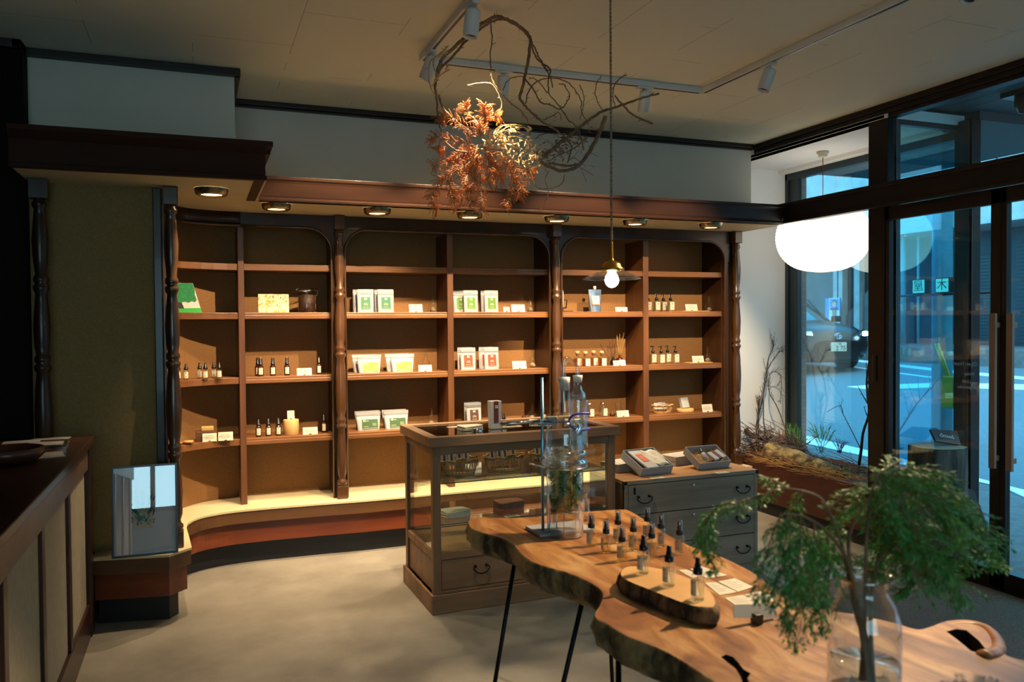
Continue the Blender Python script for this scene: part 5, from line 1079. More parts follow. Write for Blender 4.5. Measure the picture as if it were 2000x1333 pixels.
m_ = MB(); m_.tube(smoothpts([(cxn+18*s_, -16*s_, 238*s_), (cxn-6*s_, -19*s_, 239*s_), (cxn-20*s_, -14*s_, 234*s_), (cxn-24*s_, -8*s_, 222*s_), (cxn-18*s_, -14*s_, 212*s_), (cxn-4*s_, -19*s_, 207*s_), (cxn+18*s_, -16*s_, 208*s_)], 3), 2.3*s_, 8); m_.tube([(cxn-22*s_, -8*s_, 222*s_), (-36*s_, 20*s_, 222*s_)], 1.5*s_, 6); m_.build('blue_clamp', 'bluehose', t)
# iron stand
sx = -36*s_; sy = .045
m_ = MB(); m_.tube([(sx, sy, .005), (sx, sy, 308*s_)], 3.0*s_, 12); m_.build('stand_rod', 'steelblue', t)
m_ = MB(); m_.box((sx+.07, sy+.02, .006), (.20, .13, .010)); m_.build('stand_base', 'greybox', t, bevel=.002)
m_ = MB(); m_.bb(sx-.012, sx+.012, sy-.012, sy+.012, 214*s_, 226*s_); m_.tube([(sx-.02, sy-.014, 219*s_), (sx+.03, sy-.014, 219*s_)], 1.8*s_, 8); m_.bb(sx+.02, sx+.05, sy-.015, sy+.02, 215*s_, 230*s_); m_.build('boss_clamp', 'metal_light', t, bevel=.002)
m_ = MB(); m_.tube([(sx-88*s_, sy, 221*s_), (sx-8*s_, sy, 223*s_)], 3*s_, 12); m_.build('clamp_rod', 'chrome', t)
m_ = MB(); m_.tube([(R0*1.2*math.cos(a), R0*1.2*math.sin(a), 136*s_) for a in [2*PI*i/40 for i in range(41)]], 1.6*s_, 8); m_.tube([(-R0*1.2, 0, 136*s_), (-66*s_, .03, 142*s_), (-68*s_, .03, 142*s_)], 2*s_, 8); m_.build('support_ring', 'chrome', t)
m_ = MB()
for a in (.4, 1.7, 2.9, 4.2, 5.4): m_.tube([(R0*.86*math.cos(a), R0*.86*math.sin(a), .006), (R0*.86*math.cos(a), R0*.86*math.sin(a), 50*s_)], .0018, 6)
m_.tube([(R0*.88*math.cos(a), R0*.88*math.sin(a), 50*s_) for a in [2*PI*i/30 for i in range(31)]], .002, 6); m_.build('inner_stand', 'chrome', t)
MB().lathe([(0, 50*s_), (R0*.9, 50*s_), (R0*.9, 51*s_), (0, 51*s_)], n=30, cap=False).build('mesh_plate', 'metal_grey', t)
m_ = MB(); random.seed(21)
for i in range(560):
    a = random.uniform(0, 2*PI); r_ = R0*.8*math.sqrt(random.random()); z = random.uniform(52, 125)*s_; p = Vector((r_*math.cos(a), r_*math.sin(a), z)); d_ = Vector((random.uniform(-1, 1), random.uniform(-1, 1), random.uniform(-.3, 1.3))).normalized()*random.uniform(.012, .03)
    if (p+d_).xy.length > R0*.93: d_ = Vector((0, 0, .02))
    m_.tube([p, p+d_], .0005, 3)
    for k in range(7):
        q = p+d_*(k/7); e_ = Vector((random.uniform(-1, 1), random.uniform(-1, 1), random.uniform(-.2, 1))).normalized()*.009
        if (q+e_).xy.length < R0*.95: m_.leaf(q, e_, .0022, (random.random(), random.random(), .5))
m_.build('herbs', 'herb', t, kind='stuff')
x, y = TZ(1140, 1016)
o = thing('glass_beaker', 'empty clear glass flask behind the distiller', 'flask', (x, y, ZTB))
MB().lathe([(0, .001), (.022, .001), (.024, .006), (.022, .05), (.014, .075), (.014, .095), (.018, .10)], n=24, cap=False).build('glass_body', 'glass_d', o, smooth=True)
# ================================================================== VASE WITH FERN
vp = onZ(1687, 1352, ZTB); dv = (vp-Vector((0, 0, CH))).dot(Vector(_fw)); sv = dv/F
vase = thing('glass_vase', 'clear glass vase half filled with water at the near end of the table', 'vase', vp[:])
vprof = [(0, .002), (60*sv, .002), (68*sv, 6*sv), (68*sv, 40*sv), (68*sv, 120*sv), (66*sv, 150*sv), (56*sv, 175*sv), (46*sv, 195*sv), (43*sv, 210*sv), (48*sv, 222*sv), (55*sv, 228*sv)]
MB().lathe(vprof, n=48, cap=False).build('vase_body', 'glass_v', vase, smooth=True)
MB().tube([(55*sv*math.cos(a), 55*sv*math.sin(a), 228*sv) for a in [2*PI*i/48 for i in range(49)]], 2.2*sv, 8).build('rim', 'glass_rim', vase, smooth=True)
MB().lathe([(0, 4*sv), (62*sv, 5*sv), (66*sv, 10*sv), (66*sv, 62*sv), (0, 62*sv)], n=48, cap=False).build('water', 'water', vase, smooth=True)
fern = thing('fern_branches', 'green feathery cut branches spreading out of the glass vase', 'branches', (0, 0, 0), 0)
random.seed(12)
def FP(px, py, dd=0): r_ = ray(px, py); return Vector(_C+r_*(dv+dd))
stems = {
 'a': [(1692, 1330, 0), (1688, 1250, 0), (1672, 1200, .0), (1650, 1090, .02), (1640, 1050, .03), (1618, 998, .04), (1600, 972, .05), (1560, 958, .06), (1520, 955, .08)],
 'b': [(1700, 1335, .02), (1690, 1240, .01), (1668, 1150, 0), (1657, 1060, -.02), (1675, 1010, -.04), (1697, 975, -.06), (1714, 925, -.08)],
 'c': [(1682, 1330, .03), (1690, 1180, .02), (1692, 1080, .03), (1698, 990, .04), (1716, 930, .05), (1760, 900, .1)],
 'd': [(1706, 1338, .0), (1700, 1200, .0), (1712, 1105, .04), (1750, 1065, .08), (1790, 1040, .12)],
 'e': [(1695, 1330, -.02), (1680, 1220, -.03), (1660, 1110, -.05), (1620, 1045, -.09), (1570, 1010, -.12), (1525, 1005, -.14)]}
stem_mb = MB(); low = MB()
SP = {}
for k, p in stems.items():
    q = smoothpts([FP(*a) for a in p], 5); SP[k] = q; m_ = MB(); m_.tube(q, [.0048, .0018], 8)
    m_.build('stem', 'stem', fern)
def frond(pts, L0, dens=.006, droop=.5, width=.05, m='fern', side=True):
    """feathery frond: rachis along pts, side branchlets carrying tiny flat needles"""
    m_ = MB(); m_.tube(pts, [.0016, .0005], 5, mi=1); L = 0; tot = sum((pts[i+1]-pts[i]).length for i in range(len(pts)-1)); s = 1; acc = 0; nxt = .0
    for i in range(len(pts)-1):
        seg = pts[i+1]-pts[i]; l = seg.length; tdir = seg.normalized()
        while nxt < acc+l:
            f = nxt/tot; p = pts[i]+seg*((nxt-acc)/l); s = -s
            sd = tdir.cross(Vector((random.uniform(-.5, .5), random.uniform(-.5, .5), 1))).normalized()*s
            bl = width*(math.sin(PI*min(1, f*.85+.15))**.6)*random.uniform(.6, 1.1)
            d_ = (sd*.8+tdir*.7+Vector((0, 0, -droop*random.uniform(.4, 1.2)))).normalized()
            q0 = p; nb = max(3, int(bl/.006))
            q1 = p+d_*bl+Vector((0, 0, -droop*bl*.4)); mid = p+d_*bl*.55
            bp_ = [p.lerp(mid, k/nb*2) if k < nb/2 else mid.lerp(q1, (k-nb/2)/(nb/2)) for k in range(nb+1)]
            m_.tube([p, mid, q1], [.0007, .0003], 3, mi=1)
            for k in range(1, nb+1):
                e_ = (bp_[k]-bp_[k-1]).normalized(); 
                for ss in (-1, 1):
                    pr_ = e_.cross(Vector((random.uniform(-.6, .6), random.uniform(-.6, .6), 1))).normalized()*ss
                    dd_ = (pr_*.7+e_*.8+Vector((0, 0, random.uniform(-.25, .1)))).normalized()*random.uniform(.010, .019)
                    m_.leaf(bp_[k], dd_, .0019, (random.uniform(-1, 1), random.uniform(-1, 1), 1))
            nxt += dens*random.uniform(.7, 1.3)
        acc += l
    return m_.build('frond', [m, 'stem'], fern)
FR = [ # pixel polylines with depth offsets, width, material
 ([(1520, 955, .08), (1470, 975, .06), (1420, 985, .05), (1385, 1005, .05), (1378, 1050, .05), (1385, 1095, .05)], .028, 'fern2'),
 ([(1385, 1005, .05), (1372, 1030, .04), (1368, 1075, .04)], .03, 'fern2'),
 ([(1385, 1010, .05), (1395, 1070, .05), (1392, 1120, .04)], .028, 'fern'),
 ([(1540, 955, .08), (1515, 940, .1), (1490, 930, .1)], .03, 'fern2'),
 ([(1570, 958, .06), (1545, 1000, .07), (1525, 1040, .06)], .03, 'fern2'),
 ([(1525, 1005, -.1), (1500, 1070, -.12), (1488, 1120, -.13), (1478, 1170, -.14)], .035, 'fern'),
 ([(1545, 1005, -.1), (1530, 1080, -.12), (1522, 1140, -.13), (1510, 1180, -.12)], .045, 'fern'),
 ([(1565, 1010, -.1), (1560, 1090, -.1), (1545, 1160, -.1), (1535, 1225, -.1)], .05, 'fern'),
 ([(1590, 1025, -.08), (1590, 1100, -.08), (1575, 1170, -.08), (1560, 1240, -.1), (1545, 1262, -.1)], .05, 'fern'),
 ([(1615, 1045, -.06), (1620, 1120, -.04), (1608, 1190, -.05), (1600, 1235, -.06)], .045, 'fern'),
 ([(1640, 1080, -.04), (1600, 1100, 0), (1570, 1130, .03), (1552, 1160, .03)], .05, 'fern'),
 ([(1650, 1090, 0), (1610, 1070, .05), (1570, 1060, .06), (1530, 1085, .07)], .055, 'fern'),
 ([(1660, 1050, .02), (1620, 1040, .06), (1580, 1050, .08), (1545, 1055, .1)], .055, 'fern'),
 ([(1700, 975, 0), (1660, 1000, .05), (1620, 1040, .08), (1590, 1070, .1)], .04, 'fern2'),
 ([(1714, 925, -.08), (1760, 935, -.06), (1800, 960, -.05), (1850, 1000, -.05), (1890, 1050, -.05)], .07, 'fern2'),
 ([(1716, 930, .05), (1770, 915, .1), (1820, 935, .12), (1860, 975, .14), (1880, 1020, .14)], .07, 'fern2'),
 ([(1740, 910, .08), (1800, 950, .1), (1840, 1010, .1), (1870, 1070, .1), (1885, 1110, .1)], .075, 'fern'),
 ([(1714, 930, -.05), (1750, 980, -.05), (1790, 1040, -.05), (1820, 1100, -.04), (1835, 1140, -.04)], .075, 'fern'),
 ([(1716, 935, .05), (1740, 1000, .06), (1770, 1060, .08), (1790, 1110, .1), (1795, 1150, .1)], .07, 'fern'),
 ([(1790, 1040, .12), (1840, 1040, .14), (1880, 1065, .15), (1925, 1090, .16), (1950, 1110, .16)], .06, 'fern'),
 ([(1790, 1040, .12), (1830, 1080, .12), (1860, 1120, .1), (1880, 1180, .1)], .055, 'fern'),
 ([(1750, 1065, .08), (1780, 1100, .06), (1790, 1140, .04), (1760, 1160, .04)], .05, 'fern'),
 ([(1820, 960, 0), (1870, 1000, .02), (1910, 1040, .03), (1935, 1085, .03)], .06, 'fern'),
 ([(1700, 990, .05), (1725, 1040, .08), (1730, 1090, .1), (1700, 1110, .1)], .06, 'fern'),
 ([(1760, 935, .1), (1720, 960, .15), (1690, 1000, .18)], .06, 'fern'),
 ([(1780, 1000, .1), (1760, 1050, .14), (1730, 1090, .16), (1690, 1100, .16)], .07, 'fern'),
 ([(1655, 1075, .05), (1680, 1100, .08), (1720, 1110, .1)], .05, 'fern'),
 ([(1615, 1000, .04), (1650, 965, .06), (1680, 945, .08)], .035, 'fern2'),
 ([(1800, 930, .1), (1850, 960, .1), (1890, 1010, .1), (1920, 1060, .1)], .06, 'fern')]
for pl, wd, mm_ in FR:
    pts = smoothpts([FP(*a) for a in pl], 4); frond(pts, 0, .0045, .15 if pl[0][0] > 1690 else .4, wd*(1.25 if pl[0][0] > 1690 else 1.1), 'fern2' if random.random() < .3 else mm_)
# ================================================================== VINE WREATH
YW = 3.32
def W8(x, y, d=0): return onY(800+x/3.174, y/3.174, YW+d)
wreath = thing('vine_wreath', 'hanging wreath of dry vines with rust orange needles and golden leaves', 'wreath', (0, 0, 0))
random.seed(31)
def vine(pts, r0, r1, m='dry', wob=.006, name='vine'):
    P = [W8(*p) for p in pts]; q = smoothpts(P, 5); q = [v+Vector((random.uniform(-wob, wob), random.uniform(-wob, wob)*1.5, random.uniform(-wob, wob)))*.35 for v in q]
    m_ = MB(); m_.tube(q, [r0, r1], 6)
    for i in range(2, len(q)-1, 4):
        d_ = Vector((random.uniform(-1, 1), random.uniform(-1, 1), random.uniform(-1, 1))).normalized()*random.uniform(.008, .022); m_.tube([q[i], q[i]+d_], [r0*.5, .001], 4)
    return m_.build(name, m, wreath)
big = [([(170, 480, 0), (180, 410, 0), (225, 340, .02), (290, 280, .03), (370, 210, .03), (440, 155, .02), (530, 105, .01), (610, 125, 0), (690, 170, -.02), (745, 230, -.03), (745, 300, -.04), (735, 380, -.04), (715, 470, -.03), (695, 560, -.02), (680, 610, -.02)], .0085, .007),
 ([(165, 590, .03), (160, 520, .03), (190, 430, .04), (270, 350, .05), (340, 260, .05), (430, 190, .05), (520, 130, .04), (600, 120, .03), (670, 150, .02), (720, 200, .01), (760, 270, 0), (800, 350, 0), (840, 420, 0), (870, 470, .01), (888, 545, .01)], .006, .003),
 ([(750, 260, 0), (775, 340, .02), (820, 390, .02), (870, 430, .02), (860, 500, .02), (862, 570, .02)], .004, .003),
 ([(680, 610, -.02), (720, 660, -.03), (780, 720, -.02), (830, 760, 0), (900, 800, .02), (960, 850, .03), (1000, 900, .04), (995, 960, .04), (980, 1010, .03)], .006, .003),
 ([(800, 990, .0), (870, 940, .02), (940, 880, .03), (1010, 830, .04), (1090, 760, .05), (1180, 700, .05), (1260, 670, .06), (1350, 640, .06), (1450, 605, .05), (1545, 580, .05)], .009, .005),
 ([(1215, 720, .03), (1190, 790, .04), (1150, 880, .05), (1100, 960, .05), (1040, 1030, .04), (960, 1060, .03), (880, 1040, .02), (800, 1000, 0)], .010, .007),
 ([(1275, 595, .02), (1320, 650, .03), (1380, 710, .04), (1450, 745, .04), (1505, 765, .04)], .004, .005),
 ([(860, 1010, .01), (940, 1025, .02), (1040, 1020, .03), (1090, 980, .04), (1130, 900, .05)], .006, .004),
 ([(1080, 930, .0), (1060, 860, .0), (1040, 790, .02), (980, 740, .02), (930, 660, .02), (860, 580, .0), (790, 500, -.02), (740, 480, -.03)], .003, .002),
 ([(870, 430, .01), (850, 440, 0), (840, 400, 0)], .003, .002),
 ([(715, 490, -.03), (770, 560, -.05), (810, 630, -.05), (880, 655, -.04), (935, 675, -.03), (970, 640, -.02), (990, 590, -.01), (960, 530, 0), (925, 520, 0)], .0035, .002),
 ([(720, 640, -.02), (740, 560, .02), (800, 500, .04), (880, 485, .05), (960, 500, .04), (1020, 550, .03), (1060, 620, .02), (1070, 700, .02), (1110, 770, .03)], .003, .002),
 ([(1055, 525, 0), (1080, 590, .01), (1075, 660, .02), (1055, 740, .03)], .002, .0015),
 ([(830, 745, 0), (880, 720, -.02), (925, 700, -.02), (940, 745, -.02)], .0025, .0015),
 ([(1190, 470, 0), (1160, 520, 0), (1150, 580, .02), (1170, 640, .04), (1200, 690, .05)], .002, .002),
 ([(1345, 465, .02), (1300, 490, .03), (1265, 540, .04), (1262, 610, .05), (1275, 660, .06)], .003, .002),
 ([(500, 130, .0), (510, 250, -.02), (500, 370, -.02), (510, 480, -.02), (545, 550, -.02), (620, 630, -.01), (700, 700, 0), (740, 780, 0), (740, 870, 0), (735, 930, 0)], .0028, .002),
 ([(360, 528, 0), (430, 515, 0), (510, 522, -.01), (545, 570, -.02), (570, 640, -.02), (562, 688, -.02)], .002, .0015),
 ([(580, 560, 0), (600, 510, .01), (640, 480, .01), (710, 475, 0)], .0022, .002),
 ([(165, 590, .0), (170, 660, .0), (180, 740, 0), (200, 820, 0), (225, 880, 0), (290, 930, 0), (360, 940, 0)], .004, .003),
 ([(180, 590, .02), (200, 650, .02), (240, 710, .02), (310, 770, .02), (350, 820, .02), (410, 850, .02)], .005, .003),
 ([(750, 1060, 0), (770, 1130, 0), (800, 1170, 0), (900, 1165, 0), (950, 1130, 0), (960, 1080, 0)], .0025, .0015),
 ([(860, 1060, 0), (840, 1120, 0), (860, 1190, 0), (840, 1250, 0), (810, 1305, 0)], .002, .0012),
 ([(1100, 850, .03), (1020, 920, .02), (930, 960, .0), (860, 1000, 0)], .003, .002), ([(780, 860, 0), (830, 830, .01), (900, 830, .02), (970, 830, .02)], .0025, .002)]
for p, a, b_ in big: vine(p, a, b_)
for p in ([(240, 285, -.06), (215, 310, -.07), (180, 340, -.08), (130, 380, -.08), (118, 450, -.08), (125, 520, -.08), (150, 580, -.08), (190, 595, -.07)], [(150, 360, -.07), (150, 420, -.08), (180, 465, -.08), (250, 430, -.09)], [(190, 465, -.08), (155, 510, -.09), (130, 545, -.09)], [(180, 340, -.08), (235, 325, -.09), (200, 300, -.09)], [(235, 400, -.08), (225, 440, -.09), (200, 460, -.08)]):
    vine(p, .0035, .002, 'dry_lit', .004, 'lamplit_vine')  # vines near the corner spotlight, lamplight painted in by the paler material
def sprig(a, b_, n, m_, w, L, mi=0):
    d_ = (b_-a)
    m_.tube([a, a.lerp(b_, .5)+Vector((0, 0, .006)), b_], [.0018, .0006], 4, mi=1)
    for i in range(n):
        f = i/n; p = a+d_*f; 
        for k in range(3):
            ang = random.uniform(0, 2*PI); ax = d_.normalized(); o_ = ax.orthogonal().normalized(); o2 = ax.cross(o_)
            e_ = (o_*math.cos(ang)+o2*math.sin(ang)+ax*.8).normalized()*L*random.uniform(.7, 1.2)*(1-.5*f)
            m_.leaf(p, e_, w, (random.random(), random.random(), random.random()), mi)
m_ = MB()
def orange_branch(pts, wd=.05):
    q = smoothpts([W8(*p) for p in pts], 6); m_.tube(q, [.0025, .001], 5, mi=1); s = 1
    for i in range(1, len(q)):
        t_ = (q[i]-q[i-1]).normalized(); 
        for rep in range(2):
            s = -s; sd = t_.cross(Vector((random.uniform(-.4, .4), 1, random.uniform(-.4, .4)))).normalized()*s
            e_ = (sd*.8+t_*.7+Vector((0, random.uniform(-.5, .5), -.15))).normalized()*wd*random.uniform(.5, 1.1); sprig(q[i], q[i]+e_, 11, m_, .0008, .0105)
    sprig(q[-1], q[-1]+(q[-1]-q[-2]).normalized()*.02, 8, m_, .0008, .010)
for pl in ([(420, 840), (300, 760), (220, 720), (200, 735)], [(430, 830), (470, 740), (540, 720), (555, 730)], [(440, 850), (420, 760), (360, 700), (340, 650)], [(400, 900), (280, 870), (180, 850), (130, 865)],
           [(430, 920), (310, 960), (230, 1010), (150, 1030)], [(420, 960), (330, 1040), (250, 1080), (190, 1120), (150, 1200), (140, 1260), (170, 1310)], [(420, 970), (380, 1050), (340, 1130), (370, 1190), (390, 1260)], [(440, 960), (440, 1060), (440, 1160), (450, 1250), (440, 1310)],
           [(460, 950), (520, 1030), (560, 1080), (575, 1110)], [(480, 940), (590, 1010), (640, 1090), (640, 1180), (600, 1270)], [(560, 980), (650, 1040), (720, 1060), (770, 1080)], [(230, 1110), (260, 1170), (270, 1230), (285, 1290)],
           [(420, 900), (400, 960), (350, 1000), (310, 1060)], [(460, 900), (500, 980), (500, 1060), (480, 1120)], [(380, 920), (330, 950), (270, 990)], [(470, 760), (465, 700), (470, 660)], [(220, 910), (195, 930), (180, 940)],
           [(420, 1000), (400, 1080), (400, 1150), (330, 1200), (310, 1210)], [(520, 1000), (540, 1060), (520, 1130)], [(640, 1100), (680, 1130), (700, 1170), (690, 1220)]):
    orange_branch([(x, y, random.uniform(-.06, .05)) for x, y in pl])
m_.build('rust_needles', ['orange_leaf', 'dry'], wreath, kind='stuff')
m_ = MB()
for i in range(260):
    f = random.random(); c_ = W8(470+f*330+random.uniform(-50, 50), 850+f*150+random.uniform(-80, 80), random.uniform(-.07, .05)); d_ = Vector((random.uniform(-.6, 1), random.uniform(-.8, .8), random.uniform(-1, .7))).normalized()*random.uniform(.015, .035)
    m_.leaf(c_, d_, .0032, (random.random(), random.random(), random.random()))
for i in range(16):
    a = W8(480+random.uniform(-30, 60), 860+random.uniform(-30, 60), -.03); b_ = W8(600+random.uniform(-60, 140), 790+random.uniform(-30, 90), random.uniform(-.08, .0)); mid = (a+b_)/2+Vector((0, 0, .03)); m_.tube(smoothpts([a, mid, b_], 3), .0008, 3)
    for k in range(4): m_.leaf(b_+Vector((.004*k, 0, -.002*k)), (random.uniform(.006, .018), random.uniform(-.01, .01), random.uniform(-.02, .002)), .004, (0, 1, .3))
m_.build('golden_leaves', 'gold_leaf', wreath, kind='stuff')
m_ = MB()
for i in range(140):
    f = random.random(); c_ = W8(780+f*330+random.uniform(-60, 40), 1010-f*200+random.uniform(-60, 60), random.uniform(-.03, .07)); m_.leaf(c_, Vector((random.uniform(-1, 1), random.uniform(-1, 1), random.uniform(-1, .3))).normalized()*random.uniform(.012, .03), .004, (random.random(), random.random(), 1))
for i in range(26):
    x_, y_ = random.uniform(780, 1150), random.uniform(860, 1060); a = W8(x_, y_, .03); m_.tube([a, a+Vector((random.uniform(-.07, .07), random.uniform(-.04, .04), random.uniform(-.06, .07)))], .0012, 4)
m_.build('brown_leaves', 'brown_leaf', wreath, kind='stuff')
hp = W8(540, 105, .01); MB().tube([hp, (hp.x, hp.y, ZC-.0005)], .0007, 4).build('hanging_wire', 'black_iron', wreath)
# ================================================================== PENDANT LAMP
YP = 2.35; pb = onY(1195, 548, YP); pdep = (pb-Vector((0, 0, CH))).dot(Vector(_fw)); k_ = pdep/F; X_, Z_ = pb.x, pb.z
pend = thing('pendant_lamp', 'clear glass pendant lamp with brass fitting and glowing bulb on a twisted cord', 'pendant lamp', (X_, YP, Z_))
MB().lathe([(0, -14*k_), (6*k_, -12.5*k_), (11*k_, -8*k_), (13.5*k_, 0), (12*k_, 7*k_), (8*k_, 14*k_), (6*k_, 20*k_)], n=24, cap=False).build('bulb', 'bulb', pend, smooth=True)
sh = [(55*k_, 3*k_), (54*k_, 5*k_), (40*k_, 11*k_), (24*k_, 18*k_), (22*k_, 22*k_)]
MB().lathe(sh, n=48, cap=False).build('glass_shade', 'shade', pend, smooth=True); MB().tube([(55*k_*math.cos(a), 55*k_*math.sin(a), 3*k_) for a in [2*PI*i/48 for i in range(49)]], .9*k_, 6).build('shade_rim', 'glass_rim', pend, smooth=True)
m_ = MB(); m_.lathe([(8*k_, 18*k_), (23*k_, 19*k_), (24*k_, 23*k_), (19*k_, 26*k_), (18*k_, 31*k_), (12*k_, 36*k_), (5*k_, 38*k_), (3*k_, 42*k_), (2.4*k_, 72*k_), (1.5*k_, 74*k_)], n=28, cap=False); m_.build('brass_fitting', 'brass', pend, smooth=True)
def twist(mb, a, b_, r, turns, n=200):
    a, b_ = Vector(a), Vector(b_)
    for ph in (0, PI): mb.tube([a.lerp(b_, i/n)+Vector((math.cos(ph+turns*2*PI*i/n)*r, math.sin(ph+turns*2*PI*i/n)*r, 0)) for i in range(n+1)], r*1.1, 5)
m_ = MB(); twist(m_, (0, 0, 73*k_), (0, 0, ZC-Z_-.02), .0022, 42); m_.build('twisted_cord', 'cord', pend)
MB().lathe([(.035, -.0), (.03, -.02), (.006, -.03), (0, -.03)], (0, 0, ZC-Z_-.001), 24).build('ceiling_rose', 'brass', pend)
point('pendant_bulb_lamp', (X_, YP, Z_-.0), 7, WARM, .024)
# ================================================================== PAPER LANTERN
lx = 4.425; lp = onX(1607, 463, lx); ldep = (lp-Vector((0, 0, CH))).dot(Vector(_fw)); lr = 88/F*ldep; lh = 68/F*ldep
lan = thing('paper_lantern', 'large round white paper lantern glowing in the window alcove', 'lantern', lp[:])
prof = []; nn = 64
for i in range(nn+1):
    a = -PI/2+PI*i/nn; r_ = lr*abs(math.cos(a))**.75*(1+.006*(1 if i % 2 else -1)); prof.append((max(r_, lr*.18), lh*math.sin(a)))
MB().lathe(prof, n=64, cap=False).build('paper_shade', 'lantern', lan, smooth=True)
m_ = MB()
for r_, z in ((lr*.18, -lh), (lr*.18, lh)): m_.tube([(r_*math.cos(a), r_*math.sin(a), z) for a in [2*PI*i/32 for i in range(33)]], .003, 5)
m_.tube([(-lr*.18, 0, lh), (lr*.18, 0, lh)], .002, 5); m_.build('wire_ring', 'white', lan)
MB().tube([(0, 0, lh), (0, 0, 2.775-lp.z-.03)], .003, 6).build('red_cord', 'red_cord', lan)
MB().lathe([(.045, 0), (.045, -.014), (.034, -.018), (.034, -.036), (.02, -.045), (0, -.045)], (0, 0, 2.775-lp.z-.0005), 24).build('ceiling_cup', 'paper', lan)
# ================================================================== FRAMED PRINT ON THE BENCH
YA, YBk = 4.39, 4.435
c4 = [onY(218, 1077, YA), onY(348, 1067, YA), onY(342, 908, YBk), onY(213, 913, YBk)]
zb = min(c4[0].z, c4[1].z); c4[0].z = c4[1].z = ZB+.001; 
px_ = (c4[1]-c4[0]).normalized(); 
W_, H_ = (c4[1]-c4[0]).length, (c4[3]-c4[0]).length
up_ = (Vector((0, YBk-YA, math.sqrt(H_**2-(YBk-YA)**2)))).normalized()
B4 = basis(c4[0], (1, 0, 0), up_)
art = thing('framed_print', 'thin black framed botanical print with bluish leaves leaning on the bench end', 'picture', (0, 0, 0))
def AB(u, v, w_=0): return (B4 @ Vector((u, v, w_, 1)).to_4d()).xyz if False else B4 @ Vector((u, v, w_))
def apoly(mb, pts, w_=.0, mi=0): mb.poly([AB(u*W_, v*H_, w_) for u, v in pts], mi)
fr = MB(); ft = .010
for u0, u1, v0, v1 in ((0, W_, 0, ft), (0, W_, H_-ft, H_), (0, ft, ft, H_-ft), (W_-ft, W_, ft, H_-ft)): fr.prism([(u0, v0), (u1, v0), (u1, v1), (u0, v1)], lambda p: AB(p[0], p[1], -.012), lambda p: AB(p[0], p[1], .008))
fr.build('frame', 'blackp', art)
m_ = MB(); apoly(m_, [(0.02, .02), (.98, .02), (.98, .98), (.02, .98)], -.004); m_.build('print_paper', 'print', art, solid=.002)
m_ = MB(); apoly(m_, [(.33, .30), (.62, .30), (.62, .75), (.33, .75)], -.0025); m_.build('print_field', 'paper', art)
m_ = MB(); random.seed(6)
def pleaf(mb, u, v, du, dv, wd, mi):
    a = Vector((u, v)); d_ = Vector((du, dv)); s_2 = Vector((-dv, du)).normalized()*wd
    apoly(mb, [a, a+d_*.35+s_2, a+d_*.7+s_2*.7, a+d_, a+d_*.7-s_2*.7, a+d_*.35-s_2], -.002, mi)
for u, v, du, dv in ((.46, .45, .0, .28), (.44, .46, -.09, .2), (.49, .46, .1, .2), (.42, .42, -.1, .1), (.52, .42, .1, .1)):
    for k in range(7):
        f = .25+.1*k; pleaf(m_, u+du*f, v+dv*f, -.035+du*.15, .03, .008, 0); pleaf(m_, u+du*f, v+dv*f, .035+du*.15, .03, .008, 0)
    pleaf(m_, u, v, du, dv, .006, 0)
for k in range(34): 
    a = random.uniform(0, PI); pleaf(m_, .47+random.uniform(-.10, .10), .33+random.uniform(0, .1), math.cos(a)*.05, math.sin(a)*.05, .010, 0)
for k in range(16):
    s__ = -1 if k % 2 else 1; pleaf(m_, .47+s__*(.14+random.uniform(0, .02)), .33+random.uniform(0, .28), s__*.03, random.uniform(.02, .05), .009, 1)
m_.build('leaf_drawing', ['teal_ink', 'green_ink'], art)
m_ = MB(); apoly(m_, [(0.02, .02), (.98, .02), (.98, .98), (.02, .98)], .002); m_.build('glazing', 'artglass', art)
# ================================================================== COUNTER
XCf = -.50; YC0, YC1 = 1.6, 4.42; zt = .96
ctr = thing('service_counter', 'dark wooden service counter with beige cloth panels along its front', 'counter', (0, 0, 0))
MB().bb(-1.25, XCf+.02, YC0, YC1+.02, zt-.035, zt).build('counter_top', 'ctop', ctr, bevel=.004)
MB().bb(-1.2, XCf-.03, YC0+.02, YC1-.01, .0, zt-.04).build('carcass', 'black_wood', ctr)
MB().bb(XCf-.03, XCf, YC0, YC1, zt-.15, zt-.05).build('upper_rail', 'cface', ctr, bevel=.003)
MB().bb(XCf-.03, XCf+.0, YC0, YC1, 0, .16).build('lower_rail', 'ctop', ctr, bevel=.003)
ys = [onX(85, 1021, XCf).y, onX(136, 955, XCf).y, onX(11, 1111, XCf).y]
for y in ys+[ys[2]-.62]: MB().bb(XCf-.029, XCf-.001, y-.028, y+.028, .161, zt-.151).build('stile', 'ctop', ctr, bevel=.003)
MB().bb(XCf-.03, XCf+.006, YC1-.09, YC1+.008, 0, zt-.036).build('end_post', 'ctop', ctr, bevel=.004)
yl = sorted([YC0]+ys+[ys[2]-.62, YC1-.09])
for a, b_ in zip(yl, yl[1:]): MB().bb(XCf-.02, XCf-.014, a+.028, b_-.028, .161, zt-.151).build('cloth_panel', 'beige', ctr)
bp_ = onZ(30, 905, zt); bo = thing('wooden_bowl', 'reddish brown shallow round bowl on the counter', 'bowl', (bp_.x-.02, bp_.y-.0, zt+.0005))
MB().lathe([(.05, 0), (.10, .012), (.125, .035), (.12, .06), (.112, .062), (.11, .04), (.08, .02), (0, .015)], n=36, cap=False).build('bowl_body', 'bowl', bo, smooth=True)
def csheet(px, py, w, d, rz, label, m='pave_grey', h=.002): flat_card(px, py, zt, w, d, rz, label, 'papers on the counter', m, h, False)
